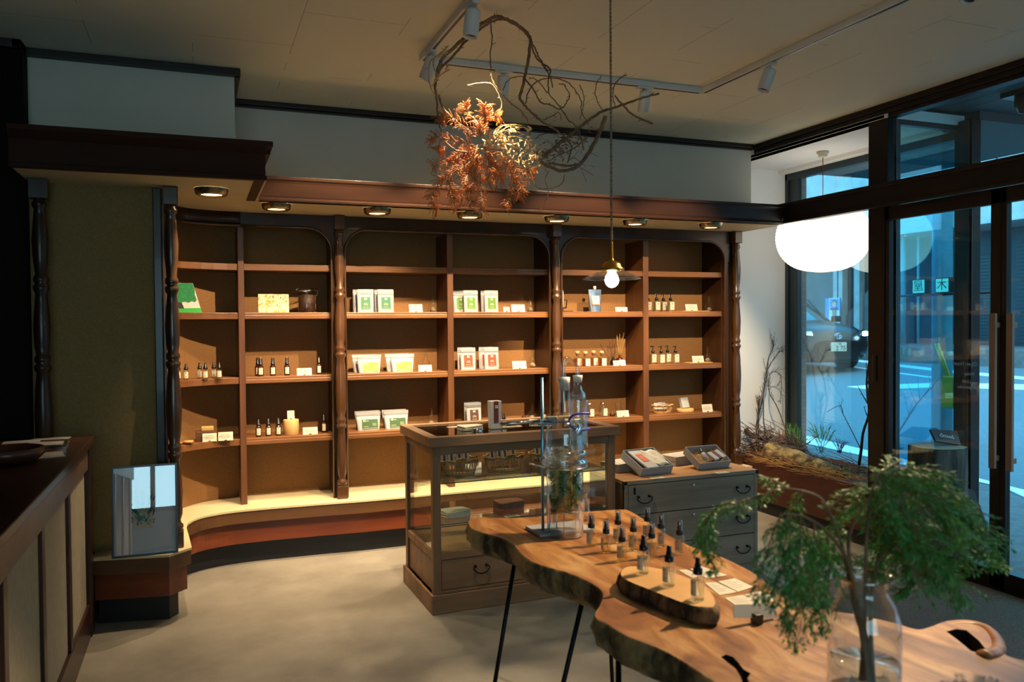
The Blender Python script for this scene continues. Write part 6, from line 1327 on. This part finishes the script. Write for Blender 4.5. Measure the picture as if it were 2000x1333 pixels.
csheet(98, 890, .10, .16, .2, 'pale paper sheet at the counter edge behind the bowl'); csheet(42, 866, .15, .10, .1, 'pale leaflets far back on the counter', h=.006); csheet(100, 858, .16, .09, .0, 'white leaflet at the far end of the counter')
t = thing('acrylic_tray', 'clear acrylic tray of leaflets on the counter behind the bowl', 'tray', (*onZ(88, 875, zt).xy, zt+.0005), .05)
MB().bb(-.09, .09, -.08, .08, 0, .014).build('tray', 'cap', t); MB().bb(-.07, .07, -.06, .06, .015, .018).build('leaflet', 'pave_grey', t)
# ================================================================== WINDOW PLANTER
pl_ = thing('window_planter', 'long low brown planter box under the lantern filled with forest litter', 'planter', (0, 0, 0))
m_ = MB(); m_.bb(4.07, 4.10, 4.07, 5.36, .10, .40); m_.bb(4.10, 4.70, 4.07, 4.10, .10, .40); m_.build('front_board', 'brown_box', pl_, bevel=.003)
MB().bb(4.10, 4.695, 4.10, 5.59, 0.001, .39).build('soil_bed', 'soil', pl_)
MB().bb(4.09, 4.0999, 4.09, 5.35, 0, .10).build('toe_kick', 'toe', pl_)
random.seed(17)
def lit(n, x0, x1, y0, y1, z0, z1, l0, l1, r, mt, name, label, cat, zs=.25, ydir=.9):
    mb = MB()
    for i in range(n):
        p = Vector((random.uniform(x0, x1), random.uniform(y0, y1), random.uniform(z0, z1))); a = random.gauss(PI/2, 1-ydir+.35); l = random.uniform(l0, l1)
        d_ = Vector((math.cos(a)*.6, math.sin(a), random.uniform(-zs, zs))).normalized()*l; q = p+d_
        for v in (p, q): v.x = min(max(v.x, 4.045), 4.68); v.y = min(max(v.y, 4.0), 5.56)
        mid = (p+q)/2+Vector((random.uniform(-.01, .01), random.uniform(-.01, .01), random.uniform(-.01, .02))); mb.tube([p, mid, q], [r, r*.5], 4)
    o = mb.build(name, mt); return tag(o, label, cat, None, 'stuff')
lit(420, 4.08, 4.5, 4.3, 5.5, .39, .46, .06, .35, .0028, 'twig_b', 'brown_litter', 'brown twiggy forest litter spread over the window planter', 'twigs')
lit(260, 4.06, 4.2, 4.15, 5.2, .39, .44, .08, .25, .0016, 'straw', 'straw_layer', 'dry yellow straw along the front of the window planter', 'straw', .12)
lit(220, 4.12, 4.45, 4.9, 5.5, .42, .62, .06, .30, .0032, 'twig', 'grey_twigs', 'tangle of dark grey twigs behind the drawer chest in the planter', 'twigs', .6)
# lichen log
a_, b2 = onX(1500, 888, 4.20)+Vector((0, 0, .03)), onX(1640, 938, 4.20)+Vector((0, 0, .02))
rows = []; ax = (b2-a_).normalized(); o1 = ax.orthogonal().normalized(); o2 = ax.cross(o1); random.seed(14)
for i in range(19):
    f = i/18; c_ = a_.lerp(b2, f); r_ = .088*(1-.2*f)*(.95+.04*math.sin(i*1.1)+random.uniform(-.03, .03))*(1 if 0 < i < 18 else .72)
    rows.append([c_+(o1*math.cos(2*PI*k/18)+o2*math.sin(2*PI*k/18))*r_*(1+random.uniform(-.09, .09)) for k in range(18)])
m_ = MB(); m_.grid(rows, closed=True); m_.poly(rows[0][::-1]); m_.poly(rows[-1]); tag(m_.build('lichen_log', 'moss_bark'), 'rotting lichen-covered log lying in the window planter', 'log')
def branch(pts, r0, r1, m, name, label, cat='branch', X=4.4, twigs=10, tl=.10, group=None, k=5):
    r0 *= 1.3; r1 *= 1.7; twigs = int(twigs*1.5)
    P = [onX(p[0], p[1], X+(p[2] if len(p) > 2 else 0)) for p in pts]; q = smoothpts(P, k); q = [Vector((min(v.x, 4.68), min(v.y, 5.57), v.z)) for v in q]; mb = MB(); mb.tube(q, [r0, r1], 6)
    o = thing(name, label, cat, (0, 0, 0), 0, group); mb.build('main_stem', m, o); mt = MB()
    for i in range(twigs):
        j = random.randrange(len(q)//4, len(q)-1); s0 = q[j]; t_ = (q[j+1]-q[j]).normalized(); d_ = (t_*.8+Vector((random.uniform(-.25, .25), random.uniform(-.9, .9), random.uniform(-.1, .7)))).normalized()*tl*random.uniform(.4, 1.1)
        s1 = s0+d_*.5; s2 = s0+d_+Vector((0, 0, random.uniform(-.01, .02)))
        for v in (s1, s2): v.x = min(v.x, 4.69); v.y = min(v.y, 5.59)
        mt.tube([s0, s1, s2], [r1*.9, r1*.35], 4)
        for z in range(3):
            e_ = s1.lerp(s2, random.random()); mt.tube([e_, e_+Vector((random.uniform(-.01, .01), random.uniform(-.02, .02), random.uniform(-.01, .02)))], r1*.35, 3)
    if twigs: mt.build('side_twigs', m, o, kind='stuff')
    return o
gB = 'thin bare branches standing in the planter'
branch([(1448, 905), (1455, 845), (1450, 800), (1462, 788)], .005, .0022, 'twig', 'bare_branch', 'short forked grey branch nearest the shelf column in the planter', twigs=14, tl=.14, group=gB)
branch([(1500, 890, .1), (1487, 800, .1), (1470, 765, .1), (1459, 700, .15), (1470, 680, .2), (1498, 667, .2)], .004, .0012, 'twig', 'bare_branch', 'tall leftmost thin branch curving against the white alcove wall', twigs=14, tl=.12, group=gB, X=4.35)
branch([(1465, 870, 0), (1485, 800, 0), (1497, 740, .05), (1500, 720, .08), (1520, 690, .1), (1530, 687, .1)], .0045, .0012, 'twig', 'bare_branch', 'second thin branch reaching up in front of the white alcove wall', twigs=18, tl=.13, group=gB, X=4.38)
branch([(1545, 870, 0), (1520, 800, .0), (1502, 765, .0), (1505, 730, .05), (1525, 735, .1), (1524, 790, .1)], .004, .0012, 'twig', 'bare_branch', 'thin branch looping beside the alcove window frame', twigs=16, tl=.12, group=gB, X=4.38)
branch([(1440, 836, -.15), (1480, 855, -.12), (1520, 868, -.1), (1570, 880, -.05)], .016, .008, 'twig', 'fallen_branch', 'thick grey fallen branch sticking out beside the shelf column', 'branch', twigs=14, tl=.10, X=4.42)
branch([(1677, 913), (1682, 880), (1686, 845), (1697, 808), (1694, 770), (1693, 740), (1700, 690)], .009, .0035, 'stem_dark', 'black_sapling', 'dark leafless sapling rising beside the door post', 'sapling', X=4.45, twigs=7, tl=.16)
branch([(1680, 875), (1660, 835), (1647, 810), (1640, 793), (1615, 805)], .003, .001, 'stem_dark', 'drooping_twig', 'thin arching twig seen against the road', 'twig', X=4.5, twigs=4, tl=.08)
branch([(1730, 878), (1765, 830), (1790, 790), (1822, 755)], .004, .0015, 'stem_dark', 'leaning_twig', 'thin twig leaning right behind the door glass', 'twig', X=4.55, twigs=8, tl=.16)
# broken bark stump piece
m_ = MB(); c_ = onX(1528, 858, 4.38)
for i in range(9): a = 2*PI*i/9; m_.tube([c_+Vector((.02*math.cos(a), .02*math.sin(a), -.09)), c_+Vector((.028*math.cos(a), .028*math.sin(a), random.uniform(.0, .09)))], [.014, .003], 5)
tag(m_.build('bark_splinter', 'twig_b'), 'upright splintered piece of bark at the foot of the alcove wall', 'bark')
m_ = MB(); c_ = onX(1485, 895, 4.18); m_.leaf(c_, onX(1474, 873, 4.18)-c_, .008, (1, 0, 0)); tag(m_.build('dry_leaf', 'straw', solid=.001), 'single pale dry leaf standing in the brown litter', 'leaf')
def tuft(px, py, X, n, h, m, label, name='grass_tuft', w=.0035, spread=.8):
    mb = MB(); c_ = onX(px, py, X)
    for i in range(n):
        a = random.uniform(0, 2*PI); s_1 = spread*random.uniform(.2, 1); p0 = c_+Vector((random.uniform(-.01, .01), random.uniform(-.02, .02), 0)); tip = p0+Vector((math.cos(a)*h*s_1*.4, math.sin(a)*h*s_1, h*random.uniform(.6, 1))); mid = p0.lerp(tip, .55)+Vector((0, 0, h*.15))
        tip.x = min(tip.x, 4.69); mb.tube([p0, mid], .0012, 3); mb.leaf(p0.lerp(mid, .4), tip-p0.lerp(mid, .4), w, (1, .3, .2))
        mb.leaf(mid, (tip-mid)+Vector((0, random.uniform(-.05, .05), -.01)), w, (1, .3, .2))
    return tag(mb.build(name, m), label, 'plant', 'small plants in the planter')
tuft(1605, 885, 4.5, 14, .26, 'grass', 'bamboo-like green plant in the middle of the planter window')
tuft(1560, 880, 4.52, 7, .20, 'grass', 'few green blades beside the alcove window frame'); tuft(1640, 885, 4.5, 24, .12, 'heather', 'small purple-brown heather clump in the planter', 'heather_clump', .0015, .9)
tuft(1740, 905, 4.55, 9, .16, 'grass', 'green blades seen through the door glass'); tuft(1545, 870, 4.40, 5, .22, 'grass', 'sparse green blades near the splintered bark')
random.seed(19); m_ = MB()
for i in range(700):
    p = Vector((random.uniform(4.1, 4.34), random.uniform(4.25, 4.75), random.uniform(.40, .47))); m_.leaf(p, Vector((random.uniform(-1, 1), random.uniform(-1, 1), random.uniform(0, 1))).normalized()*random.uniform(.01, .03), .002, (random.random(), random.random(), 1))
tag(m_.build('moss_patch', 'fern'), 'dark green mossy sprigs in the front middle of the planter', 'moss', None, 'stuff')
# ================================================================== PORCH AND STREET
AS = .06
def gz(x): return AS*max(0, x-6.0)
def G(px, py):
    d = ray(px, py); t_ = (CH+6.0*AS)/(AS*d[0]-d[2]); p = _C+d*t_
    if p[0] < 6: p = _C+d*(CH/-d[2])
    return Vector(p)
struct(MB().bb(X1+.08, 6.0, -8, 14, -.1, -.002), 'ground_porch', 'pave')
def gquad(mb, x0, x1, y0, y1, dz=0, mi=0): mb.poly([(x0, y0, gz(x0)+dz), (x1, y0, gz(x1)+dz), (x1, y1, gz(x1)+dz), (x0, y1, gz(x0)+dz)], mi)
m_ = MB(); m_.prism([(6.0, gz(6)), (40, gz(40)), (40, -.3), (6.0, -.3)], lambda p: Vector((p[0], -30, p[1])), lambda p: Vector((p[0], 60, p[1]))); struct(m_, 'road', 'asphalt')
def gpoly(pts, h, name, m, kind='structure'):
    P = [G(*p) for p in pts]; mb = MB(); mb.prism(P, lambda p: p+Vector((0, 0, -.03)), lambda p: p+Vector((0, 0, h))); return struct(mb, name, m)
gpoly([(1560, 850), (1577, 854), (1702, 884), (2060, 975), (2060, 1002), (1960, 955), (1701, 896), (1577, 869), (1560, 865)], .012, 'curb_strip', 'line')
gpoly([(1560, 867), (1701, 898), (1960, 957), (2060, 1003), (2060, 1250), (1560, 950)], .004, 'sidewalk_strip', 'pave')
for i, pts in enumerate(([(1672, 703), (1705, 707), (1840, 722), (2010, 738), (2010, 743), (1840, 727), (1705, 711), (1672, 707)], [(1655, 715), (1705, 722), (1835, 739), (1835, 741), (1705, 724), (1655, 717)],
                         [(1655, 756), (1700, 753), (1830, 749), (2010, 752), (2010, 762), (1830, 757), (1700, 762)])): gpoly(pts, .006, 'road_marking', 'line')
XF = 17.5
m_ = MB(); m_.bb(XF, XF+.4, -30, 60, .3, 4.2); struct(m_, 'building_opposite', 'facade_d')
m_ = MB(); m_.bb(XF-2.6, XF, -30, 60, gz(XF)-.5, gz(XF)+.18); struct(m_, 'far_sidewalk', 'pave')
m_ = MB(); m_.bb(XF-.5, XF+.4, -30, 18.5, 4.1, 5.5); m_.bb(XF-1.3, XF+.4, -30, 18.5, 3.6, 4.1); m_.bb(XF, XF+.4, -30, -2, 5.5, 9); struct(m_, 'facade_band', 'conc')
struct(MB().bb(XF-.2, XF+.4, 18.5, 60, 4.1, 7.5), 'facade_upper', 'conc')
m_ = MB()
for px in (1640, 1648, 1681): p = onX(px, 600, XF-.1); m_.bb(XF-.25, XF-.05, p.y-.10, p.y+.10, .3, 4.4)
struct(m_, 'facade_pilasters', 'conc')
a = onX(1700, 562, XF-.12); b_ = onX(1645, 625, XF-.12); c_ = onX(1645, 690, XF-.12); d_ = onX(1712, 690, XF-.12); e_ = onX(1740, 540, XF-.12)
struct(MB().prism([0, 1, 2, 3, 4], lambda i: [a, b_, c_, d_, e_][i], lambda i: [a, b_, c_, d_, e_][i]+Vector((.08, 0, 0))), 'stair_wall', 'facade')
for nm, (xa, xb, ya, yb) in (('shutter', (1903, 1936, 498, 693)), ('shutter', (1984, 2040, 470, 700))):
    p = onX(xa, yb, XF-.1); q = onX(xb, ya, XF-.1); m_ = MB(); n_ = 30
    for i in range(n_): z = p.z+(q.z-p.z)*i/n_; m_.bb(XF-.12, XF-.08+.02*(i % 2), q.y, p.y, z, z+(q.z-p.z)/n_*.9)
    struct(m_, nm, 'shut')
p = onX(1577, 690, XF-.1); q = onX(1636, 540, XF-.1); m_ = MB(); m_.bb(XF-.1, XF-.02, q.y, p.y+3, .5, 3.3); m_.bb(XF-.16, XF-.1, q.y, p.y+3, 3.0, 3.15); struct(m_, 'garage_front', 'facade')
for i, (xa, xb, ya, yb) in enumerate(((1740, 1790, 600, 690), (1862, 1880, 560, 690), (1858, 1876, 505, 540))):
    p = onX(xa, yb, XF-.03); q = onX(xb, ya, XF-.03); struct(MB().bb(XF-.1, XF-.02, q.y, p.y, p.z, q.z), 'window_%d' % (6+i), 'shut')
# porch canopy
zf = onX(1660, 352, 6.1).z
m_ = MB(); 
for i in range(12): m_.bb(X1+.06+.165*i, X1+.06+.165*i+.16, 1.8, YR-.03, 2.86, 2.88)
m_.bb(X1+.06, 6.05, 1.8, 5.75, 2.885, 3.1); m_.bb(X2+.06, 6.05, YR-.1, 5.75, 2.80, 2.885); struct(m_, 'ceiling_porch', 'porch')
struct(MB().bb(6.05, 6.15, 1.8, 5.85, zf, 3.15), 'porch_fascia', 'facade')
m_ = MB(); m_.bb(4.55, 4.72, 3.0, 3.5, 2.83, 2.86); o = thing('porch_light', 'dark multi-lamp fixture on the porch ceiling beyond the door transom', 'light fixture', (0, 0, 0)); m_.build('mount', 'blackp', o)
for y in (3.05, 3.22, 3.40):
    m_ = MB(); m_.lathe([(.05, 0), (.052, -.06), (.03, -.10), (0, -.11)], (4.62+.1*((y*100) % 2), y, 2.83), 20); m_.build('lamp_head', 'blackp', o)
struct(MB().bb(X2+.035, X2+.115, YB-.11, YB+.35, 0, 3.1), 'pillar_brick', 'brick')
struct(MB().bb(X1-.06, X2+.10, YB+.36, YB+6, 0, 3.1), 'wall_outer', 'facade')
# poles
def pole(px, pyb, w, h, label, name='utility_pole', m='pole'):
    g = G(px, pyb); dd = (g-Vector((0, 0, CH))).dot(Vector(_fw)); r_ = w/2/F*dd; o = MB().lathe([(r_, -.1), (r_*.95, h), (0, h)], g, 24).build(name, m); return tag(o, label, 'pole'), g, r_
_, g1, r1_ = pole(1839, 868, 37, 7, 'thick concrete utility pole on the near sidewalk beyond the door')
_, g2, r2_ = pole(1764, 690, 10, 5, 'slim pale post across the road left of the utility pole', 'street_post')
_, g3, r3_ = pole(1793, 690, 5, 4.0, 'very thin pole below the lit kanji sign', 'street_post')
# flag holder on the pole
Xh = g1.x-r1_-.06; a = onX(1844, 796, Xh); b_ = onX(1878, 737, Xh)
fh = thing('flag_holder', 'yellow crossing-flag holder with black characters strapped to the utility pole', 'flag holder', (0, 0, 0))
MB().bb(Xh-.05, Xh+.05, b_.y, a.y, a.z, b_.z).build('holder_bag', 'yellowp', fh, bevel=.01)
for (x0, y0, x1, y1) in ((1853, 745, 1826, 672), (1857, 742, 1832, 671), (1868, 742, 1879, 686)):
    MB().tube([onX(x0, y0, Xh), onX(x1, y1, Xh)], .012, 6).build('flag_stick', 'flagpole', fh)
for i, ch in enumerate('横断旗入'):
    p = onX(1867, 752+11.5*i, Xh-.052); text(ch, 'lettering', 'ink_blue', basis(p, (0, -1, 0), (0, 0, 1)), fh, .085, .0005)
# lit signs
sg = thing('sign_rail', 'thin rail carrying square green-lit shop signs outside', 'sign rail', (0, 0, 0))
XS = g1.x-r1_-.25
def ksign(xa, xb, ya, yb, ch, label, mirror=False):
    a = onX(xa, yb, XS); b_ = onX(xb, ya, XS); o = thing('lit_sign', label, 'sign', (0, 0, 0), 0, 'square green-lit kanji signs')
    MB().bb(XS, XS+.08, b_.y, a.y, a.z, b_.z).build('sign_box', 'metal_dark', o); MB().bb(XS-.006, XS, b_.y+.01, a.y-.01, a.z+.01, b_.z-.01).build('lit_face', 'signl', o)
    c_ = Vector((XS-.008, (a.y+b_.y)/2, (a.z+b_.z)/2-.0)); text(ch, 'lettering', 'sign_ink', basis(c_, (0, 1 if mirror else -1, 0), (0, 0, 1)), o, (b_.z-a.z)*.8, .001); return a, b_
a1, b1 = ksign(1782, 1807, 545, 575, '屋', 'square lit sign with a mirrored green character, left of the utility pole', True)
a2, b2_ = ksign(1827, 1854, 542, 573, '木', 'square lit sign with a tree character overlapping the utility pole')
a3, b3 = ksign(1873, 1896, 541, 571, '一', 'lit sign cut off by the dark corner post at the right', True)
MB().tube([(XS+.04, a1.y+.3, a1.z-.015), (XS+.04, b3.y-.3, a3.z-.015)], .012, 8).build('rail', 'metal_dark', sg)
for y in (a1.y+.25, b3.y-.25): MB().tube([(XS+.04, y, a1.z-.015), (XS+.04, y, 3.6)], .01, 6).build('hanger', 'metal_dark', sg)
MB().tube([(XS+.04, (a2.y+b2_.y)/2, a2.z-.015), (g1.x, g1.y, a2.z-.015)], .012, 6).build('bracket', 'metal_dark', sg)
# election style poster board
Xp = XF-.5; a = onX(1612, 636, Xp); b_ = onX(1640, 582, Xp); po = thing('poster_board', 'blue standing poster board with a portrait of a person in a dark suit', 'poster', (0, 0, 0))
MB().bb(Xp, Xp+.04, b_.y, a.y, a.z-1.2, b_.z).build('board', 'blue_p', po)
def PO(u, v, w_=.003): return Vector((Xp-w_, a.y+(b_.y-a.y)*u, a.z+(b_.z-a.z)*v))
def ppoly(pts, m, name, w_): MB().poly([PO(u, v, w_) for u, v in pts]).build(name, m, po)
ppoly([(.27, 0), (1, 0), (1, 1), (.27, 1)], 'paper', 'white_field', .002); ppoly([(.32, .56), (.96, .56), (.96, .97), (.32, .97)], 'blue_p', 'photo_field', .004)
ppoly([(.34, .56), (.94, .56), (.86, .64), (.72, .67), (.64, .60), (.56, .67), (.42, .64)], 'navy', 'suit', .006)
ell = lambda cu, cv, ru, rv: [(cu+ru*math.cos(2*PI*i/16), cv+rv*math.sin(2*PI*i/16)) for i in range(16)]
ppoly(ell(.64, .81, .19, .115), 'blackp', 'hair', .007); ppoly(ell(.64, .775, .15, .10), 'skin', 'face', .009)
for i, ch in enumerate('景川'): text(ch, 'lettering', 'navy', basis(PO(.64, .40-.27*i, .008), (0, -1, 0), (0, 0, 1)), po, (b_.z-a.z)*.30, .001)
# stump with closed sign and leaning board on the porch
sX = 4.62; st = onZ(1830, 1078, 0); sX = st.x
t1_, t2_ = onY(1779, 870, st.y), onY(1882, 870, st.y); rS = (t2_.x-t1_.x)/2*.72; zS = onY(1830, 872, st.y).z; cxS = (t1_.x+t2_.x)/2
stump = thing('tree_stump', 'upright cut tree trunk with rough bark standing outside the door glass', 'tree stump', (cxS, st.y, 0))
rows = []; random.seed(44); bump_ = [random.uniform(-.05, .05) for _ in range(28)]
for i in range(13):
    f = i/12; rows.append([(rS*(1.06-.06*f+bump_[k]+random.uniform(-.015, .015))*math.cos(2*PI*k/28), rS*(1.06-.06*f+bump_[k])*math.sin(2*PI*k/28), zS*f) for k in range(28)])
m_ = MB(); m_.grid(rows, closed=True); m_.poly(rows[0][::-1]); m_.build('trunk', 'stumpbark', stump); m_ = MB(); m_.poly([(x*.99, y*.99, z+.002) for x, y, z in rows[-1]]); m_.build('cut_top', 'stumptop', stump)
cs = thing('closed_sign', 'small black chalkboard reading closed leaning on top of the tree stump', 'sign', (0, 0, 0))
Ys = st.y-rS*.3; q = [onY(1828, 863, Ys), onY(1877, 871, Ys), onY(1869, 843, Ys+.07), onY(1817, 840, Ys+.07)]
dz_ = zS+.004-min(q[0].z, q[1].z); q = [v+Vector((0, 0, dz_)) for v in q]
nrm = (q[1]-q[0]).cross(q[3]-q[0]).normalized(); MB().prism([0, 1, 2, 3], lambda i: q[i], lambda i: q[i]-nrm*.012).build('board', 'slate', cs)
cc_ = (q[0]+q[1]+q[2]+q[3])/4+nrm*.004; text('closed', 'lettering', 'chalk', basis(cc_, q[1]-q[0], (q[3]-q[0])), cs, .05, .0004)
lb_ = thing('leaning_board', 'dark thin board leaning between the tree stump and the door post', 'board', (0, 0, 0)); Yl = st.y-.12
q = [onY(1884, 1085, Yl), onY(1935, 1100, Yl), onY(1934, 1045, Yl+.02), onY(1904, 961, Yl+.08), onY(1881, 950, Yl+.1)]
for v in q[:2]: v.z = .003
m_ = MB(); m_.prism(range(5), lambda i: q[i], lambda i: q[i]+Vector((.012, .02, 0))); m_.build('board', 'slate', lb_)
# ================================================================== CAR
gc = G(1637, 727); car = thing('car', 'black car with plate 275 and a lit headlight driving past the shop', 'car', (0, 0, 0)); S_ = 1.12
heading = Vector((-.12, -1, 0)).normalized(); side = Vector((-heading.y, heading.x, 0))  # left of heading
c0 = onY(1631, 700, gc.y-.2); c0 = G(1602, 727); front = c0+heading*.55
def CP(x, y, z): p = front+heading*(x*S_)+side*(y*S_); return Vector((p.x, p.y, gz(front.x)+z*S_))
def sec(x, hw, zl, zh, e=.5, n=24, tw=.85):
    out = []
    for k in range(n):
        a = 2*PI*k/n; cy_ = math.copysign(abs(math.cos(a))**e, math.cos(a)); sz_ = math.copysign(abs(math.sin(a))**e, math.sin(a)); zz = (zl+zh)/2+sz_*(zh-zl)/2
        w_ = hw*(1-(1-tw)*max(0, sz_)**2)*(1-.08*max(0, -sz_)); out.append(CP(x, cy_*w_, zz))
    return out
secs = [(.02, .52, .30, .62), (-.02, .66, .22, .74), (-.12, .78, .20, .84), (-.35, .86, .19, .92), (-.8, .89, .2, .98), (-1.3, .90, .2, 1.03), (-2.4, .90, .2, 1.02), (-3.6, .89, .2, 1.04), (-4.2, .85, .22, 1.02), (-4.4, .75, .28, .92)]
rows = [sec(*s_) for s_ in secs]; m_ = MB(); m_.grid(rows, closed=True); m_.poly(rows[0][::-1]); m_.poly(rows[-1]); m_.build('body', 'carpaint', car, smooth=True)
rows = [sec(-1.05, .70, .9, .98, .6, 20), sec(-1.75, .72, .9, 1.42, .5, 20, .8), (sec(-2.3, .72, .9, 1.52, .5, 20, .8)), sec(-3.5, .70, .9, 1.46, .5, 20, .8), sec(-4.2, .66, .9, 1.05, .6, 20)]; m_ = MB(); m_.grid(rows, closed=True); m_.poly(rows[0][::-1]); m_.poly(rows[-1]); m_.build('cabin_glass', 'carglass', car, smooth=True)
m_ = MB(); m_.tube([CP(-1.15, .62, 1.0), CP(-1.75, .60, 1.42)], .018, 6); m_.tube([CP(-1.15, -.62, 1.0), CP(-1.75, -.60, 1.42)], .018, 6); m_.prism([(-.58, -1.8), (.58, -1.8), (.58, -3.4), (-.58, -3.4)], lambda p: CP(p[1], p[0], 1.48), lambda p: CP(p[1], p[0], 1.54)); m_.build('roof', 'carpaint', car)
for x in (-.85, -3.45):
    for y in (-.84, .84):
        p = CP(x, y, .33); q = Vector(side).to_track_quat('Z', 'Y').to_matrix(); w_ = MB().lathe([(.2, -.11), (.32, -.11), (.345, -.06), (.345, .06), (.32, .11), (.2, .11)], p, 28, rot=q).build('wheel', 'tyre', car); MB().lathe([(.19, -.115), (.19, .115), (0, .115)], p, 16, rot=q).build('hub', 'metal_light', w_)
def face_quad(y0, y1, z0, z1, x=.045): return [CP(x, y0, z0), CP(x, y1, z0), CP(x, y1, z1), CP(x, y0, z1)]
m_ = MB(); m_.prism(range(4), lambda i: face_quad(-.42, .42, .27, .50, .03)[i], lambda i: face_quad(-.42, .42, .27, .50, .05)[i]); m_.build('grille', 'blackp', car)
m_ = MB(); m_.prism(range(4), lambda i: face_quad(-.165, .165, .42, .585, .055)[i], lambda i: face_quad(-.165, .165, .42, .585, .065)[i]); pt = m_.build('number_plate', 'paper', car)
Bp = lambda y, z: basis(CP(.07, y, z), side, (0, 0, 1))
text('2 75', 'lettering', 'ink_blue', Bp(.04, .475), pt, .135, .0005); text('300', 'lettering', 'ink_blue', Bp(.02, .556), pt, .05, .0005)
m_ = MB(); cen_ = CP(.05, 0, .70); m_.tube([cen_+side*(.075*math.cos(a))*S_+Vector((0, 0, .052*math.sin(a)*S_)) for a in [2*PI*i/28 for i in range(29)]], .008, 6); m_.tube([cen_+side*(.03*math.cos(a))*S_+Vector((0, 0, .048*math.sin(a)*S_)) for a in [2*PI*i/28 for i in range(29)]], .007, 6); m_.tube([cen_+side*(.062*math.cos(a))*S_+Vector((0, 0, (.022+.02*math.sin(a))*S_)) for a in [2*PI*i/28 for i in range(29)]], .007, 6); m_.build('emblem', 'chrome', car)
for s__ in (-1, 1):
    hl = [CP(-.02, s__*.50, .70), CP(-.10, s__*.72, .72), CP(-.30, s__*.82, .80), CP(-.20, s__*.72, .82), CP(-.04, s__*.52, .78)]
    m_ = MB(); m_.prism(range(5), lambda i: hl[i], lambda i: hl[i]+heading*.03+Vector((0, 0, .01))); m_.build('headlight', 'chrome', car)
m_ = MB(); m_.lathe([(0, -.05), (.05, -.04), (.06, 0), (.05, .04), (0, .05)], CP(.07, .56, .74), 14); m_.build('lit_lamp', 'headl', car)
for s__ in (-1, 1): m_ = MB(); m_.box(CP(-1.35, s__*.98, 1.02), (.22, .12, .14)); m_.build('mirror', 'carpaint', car, bevel=.03)
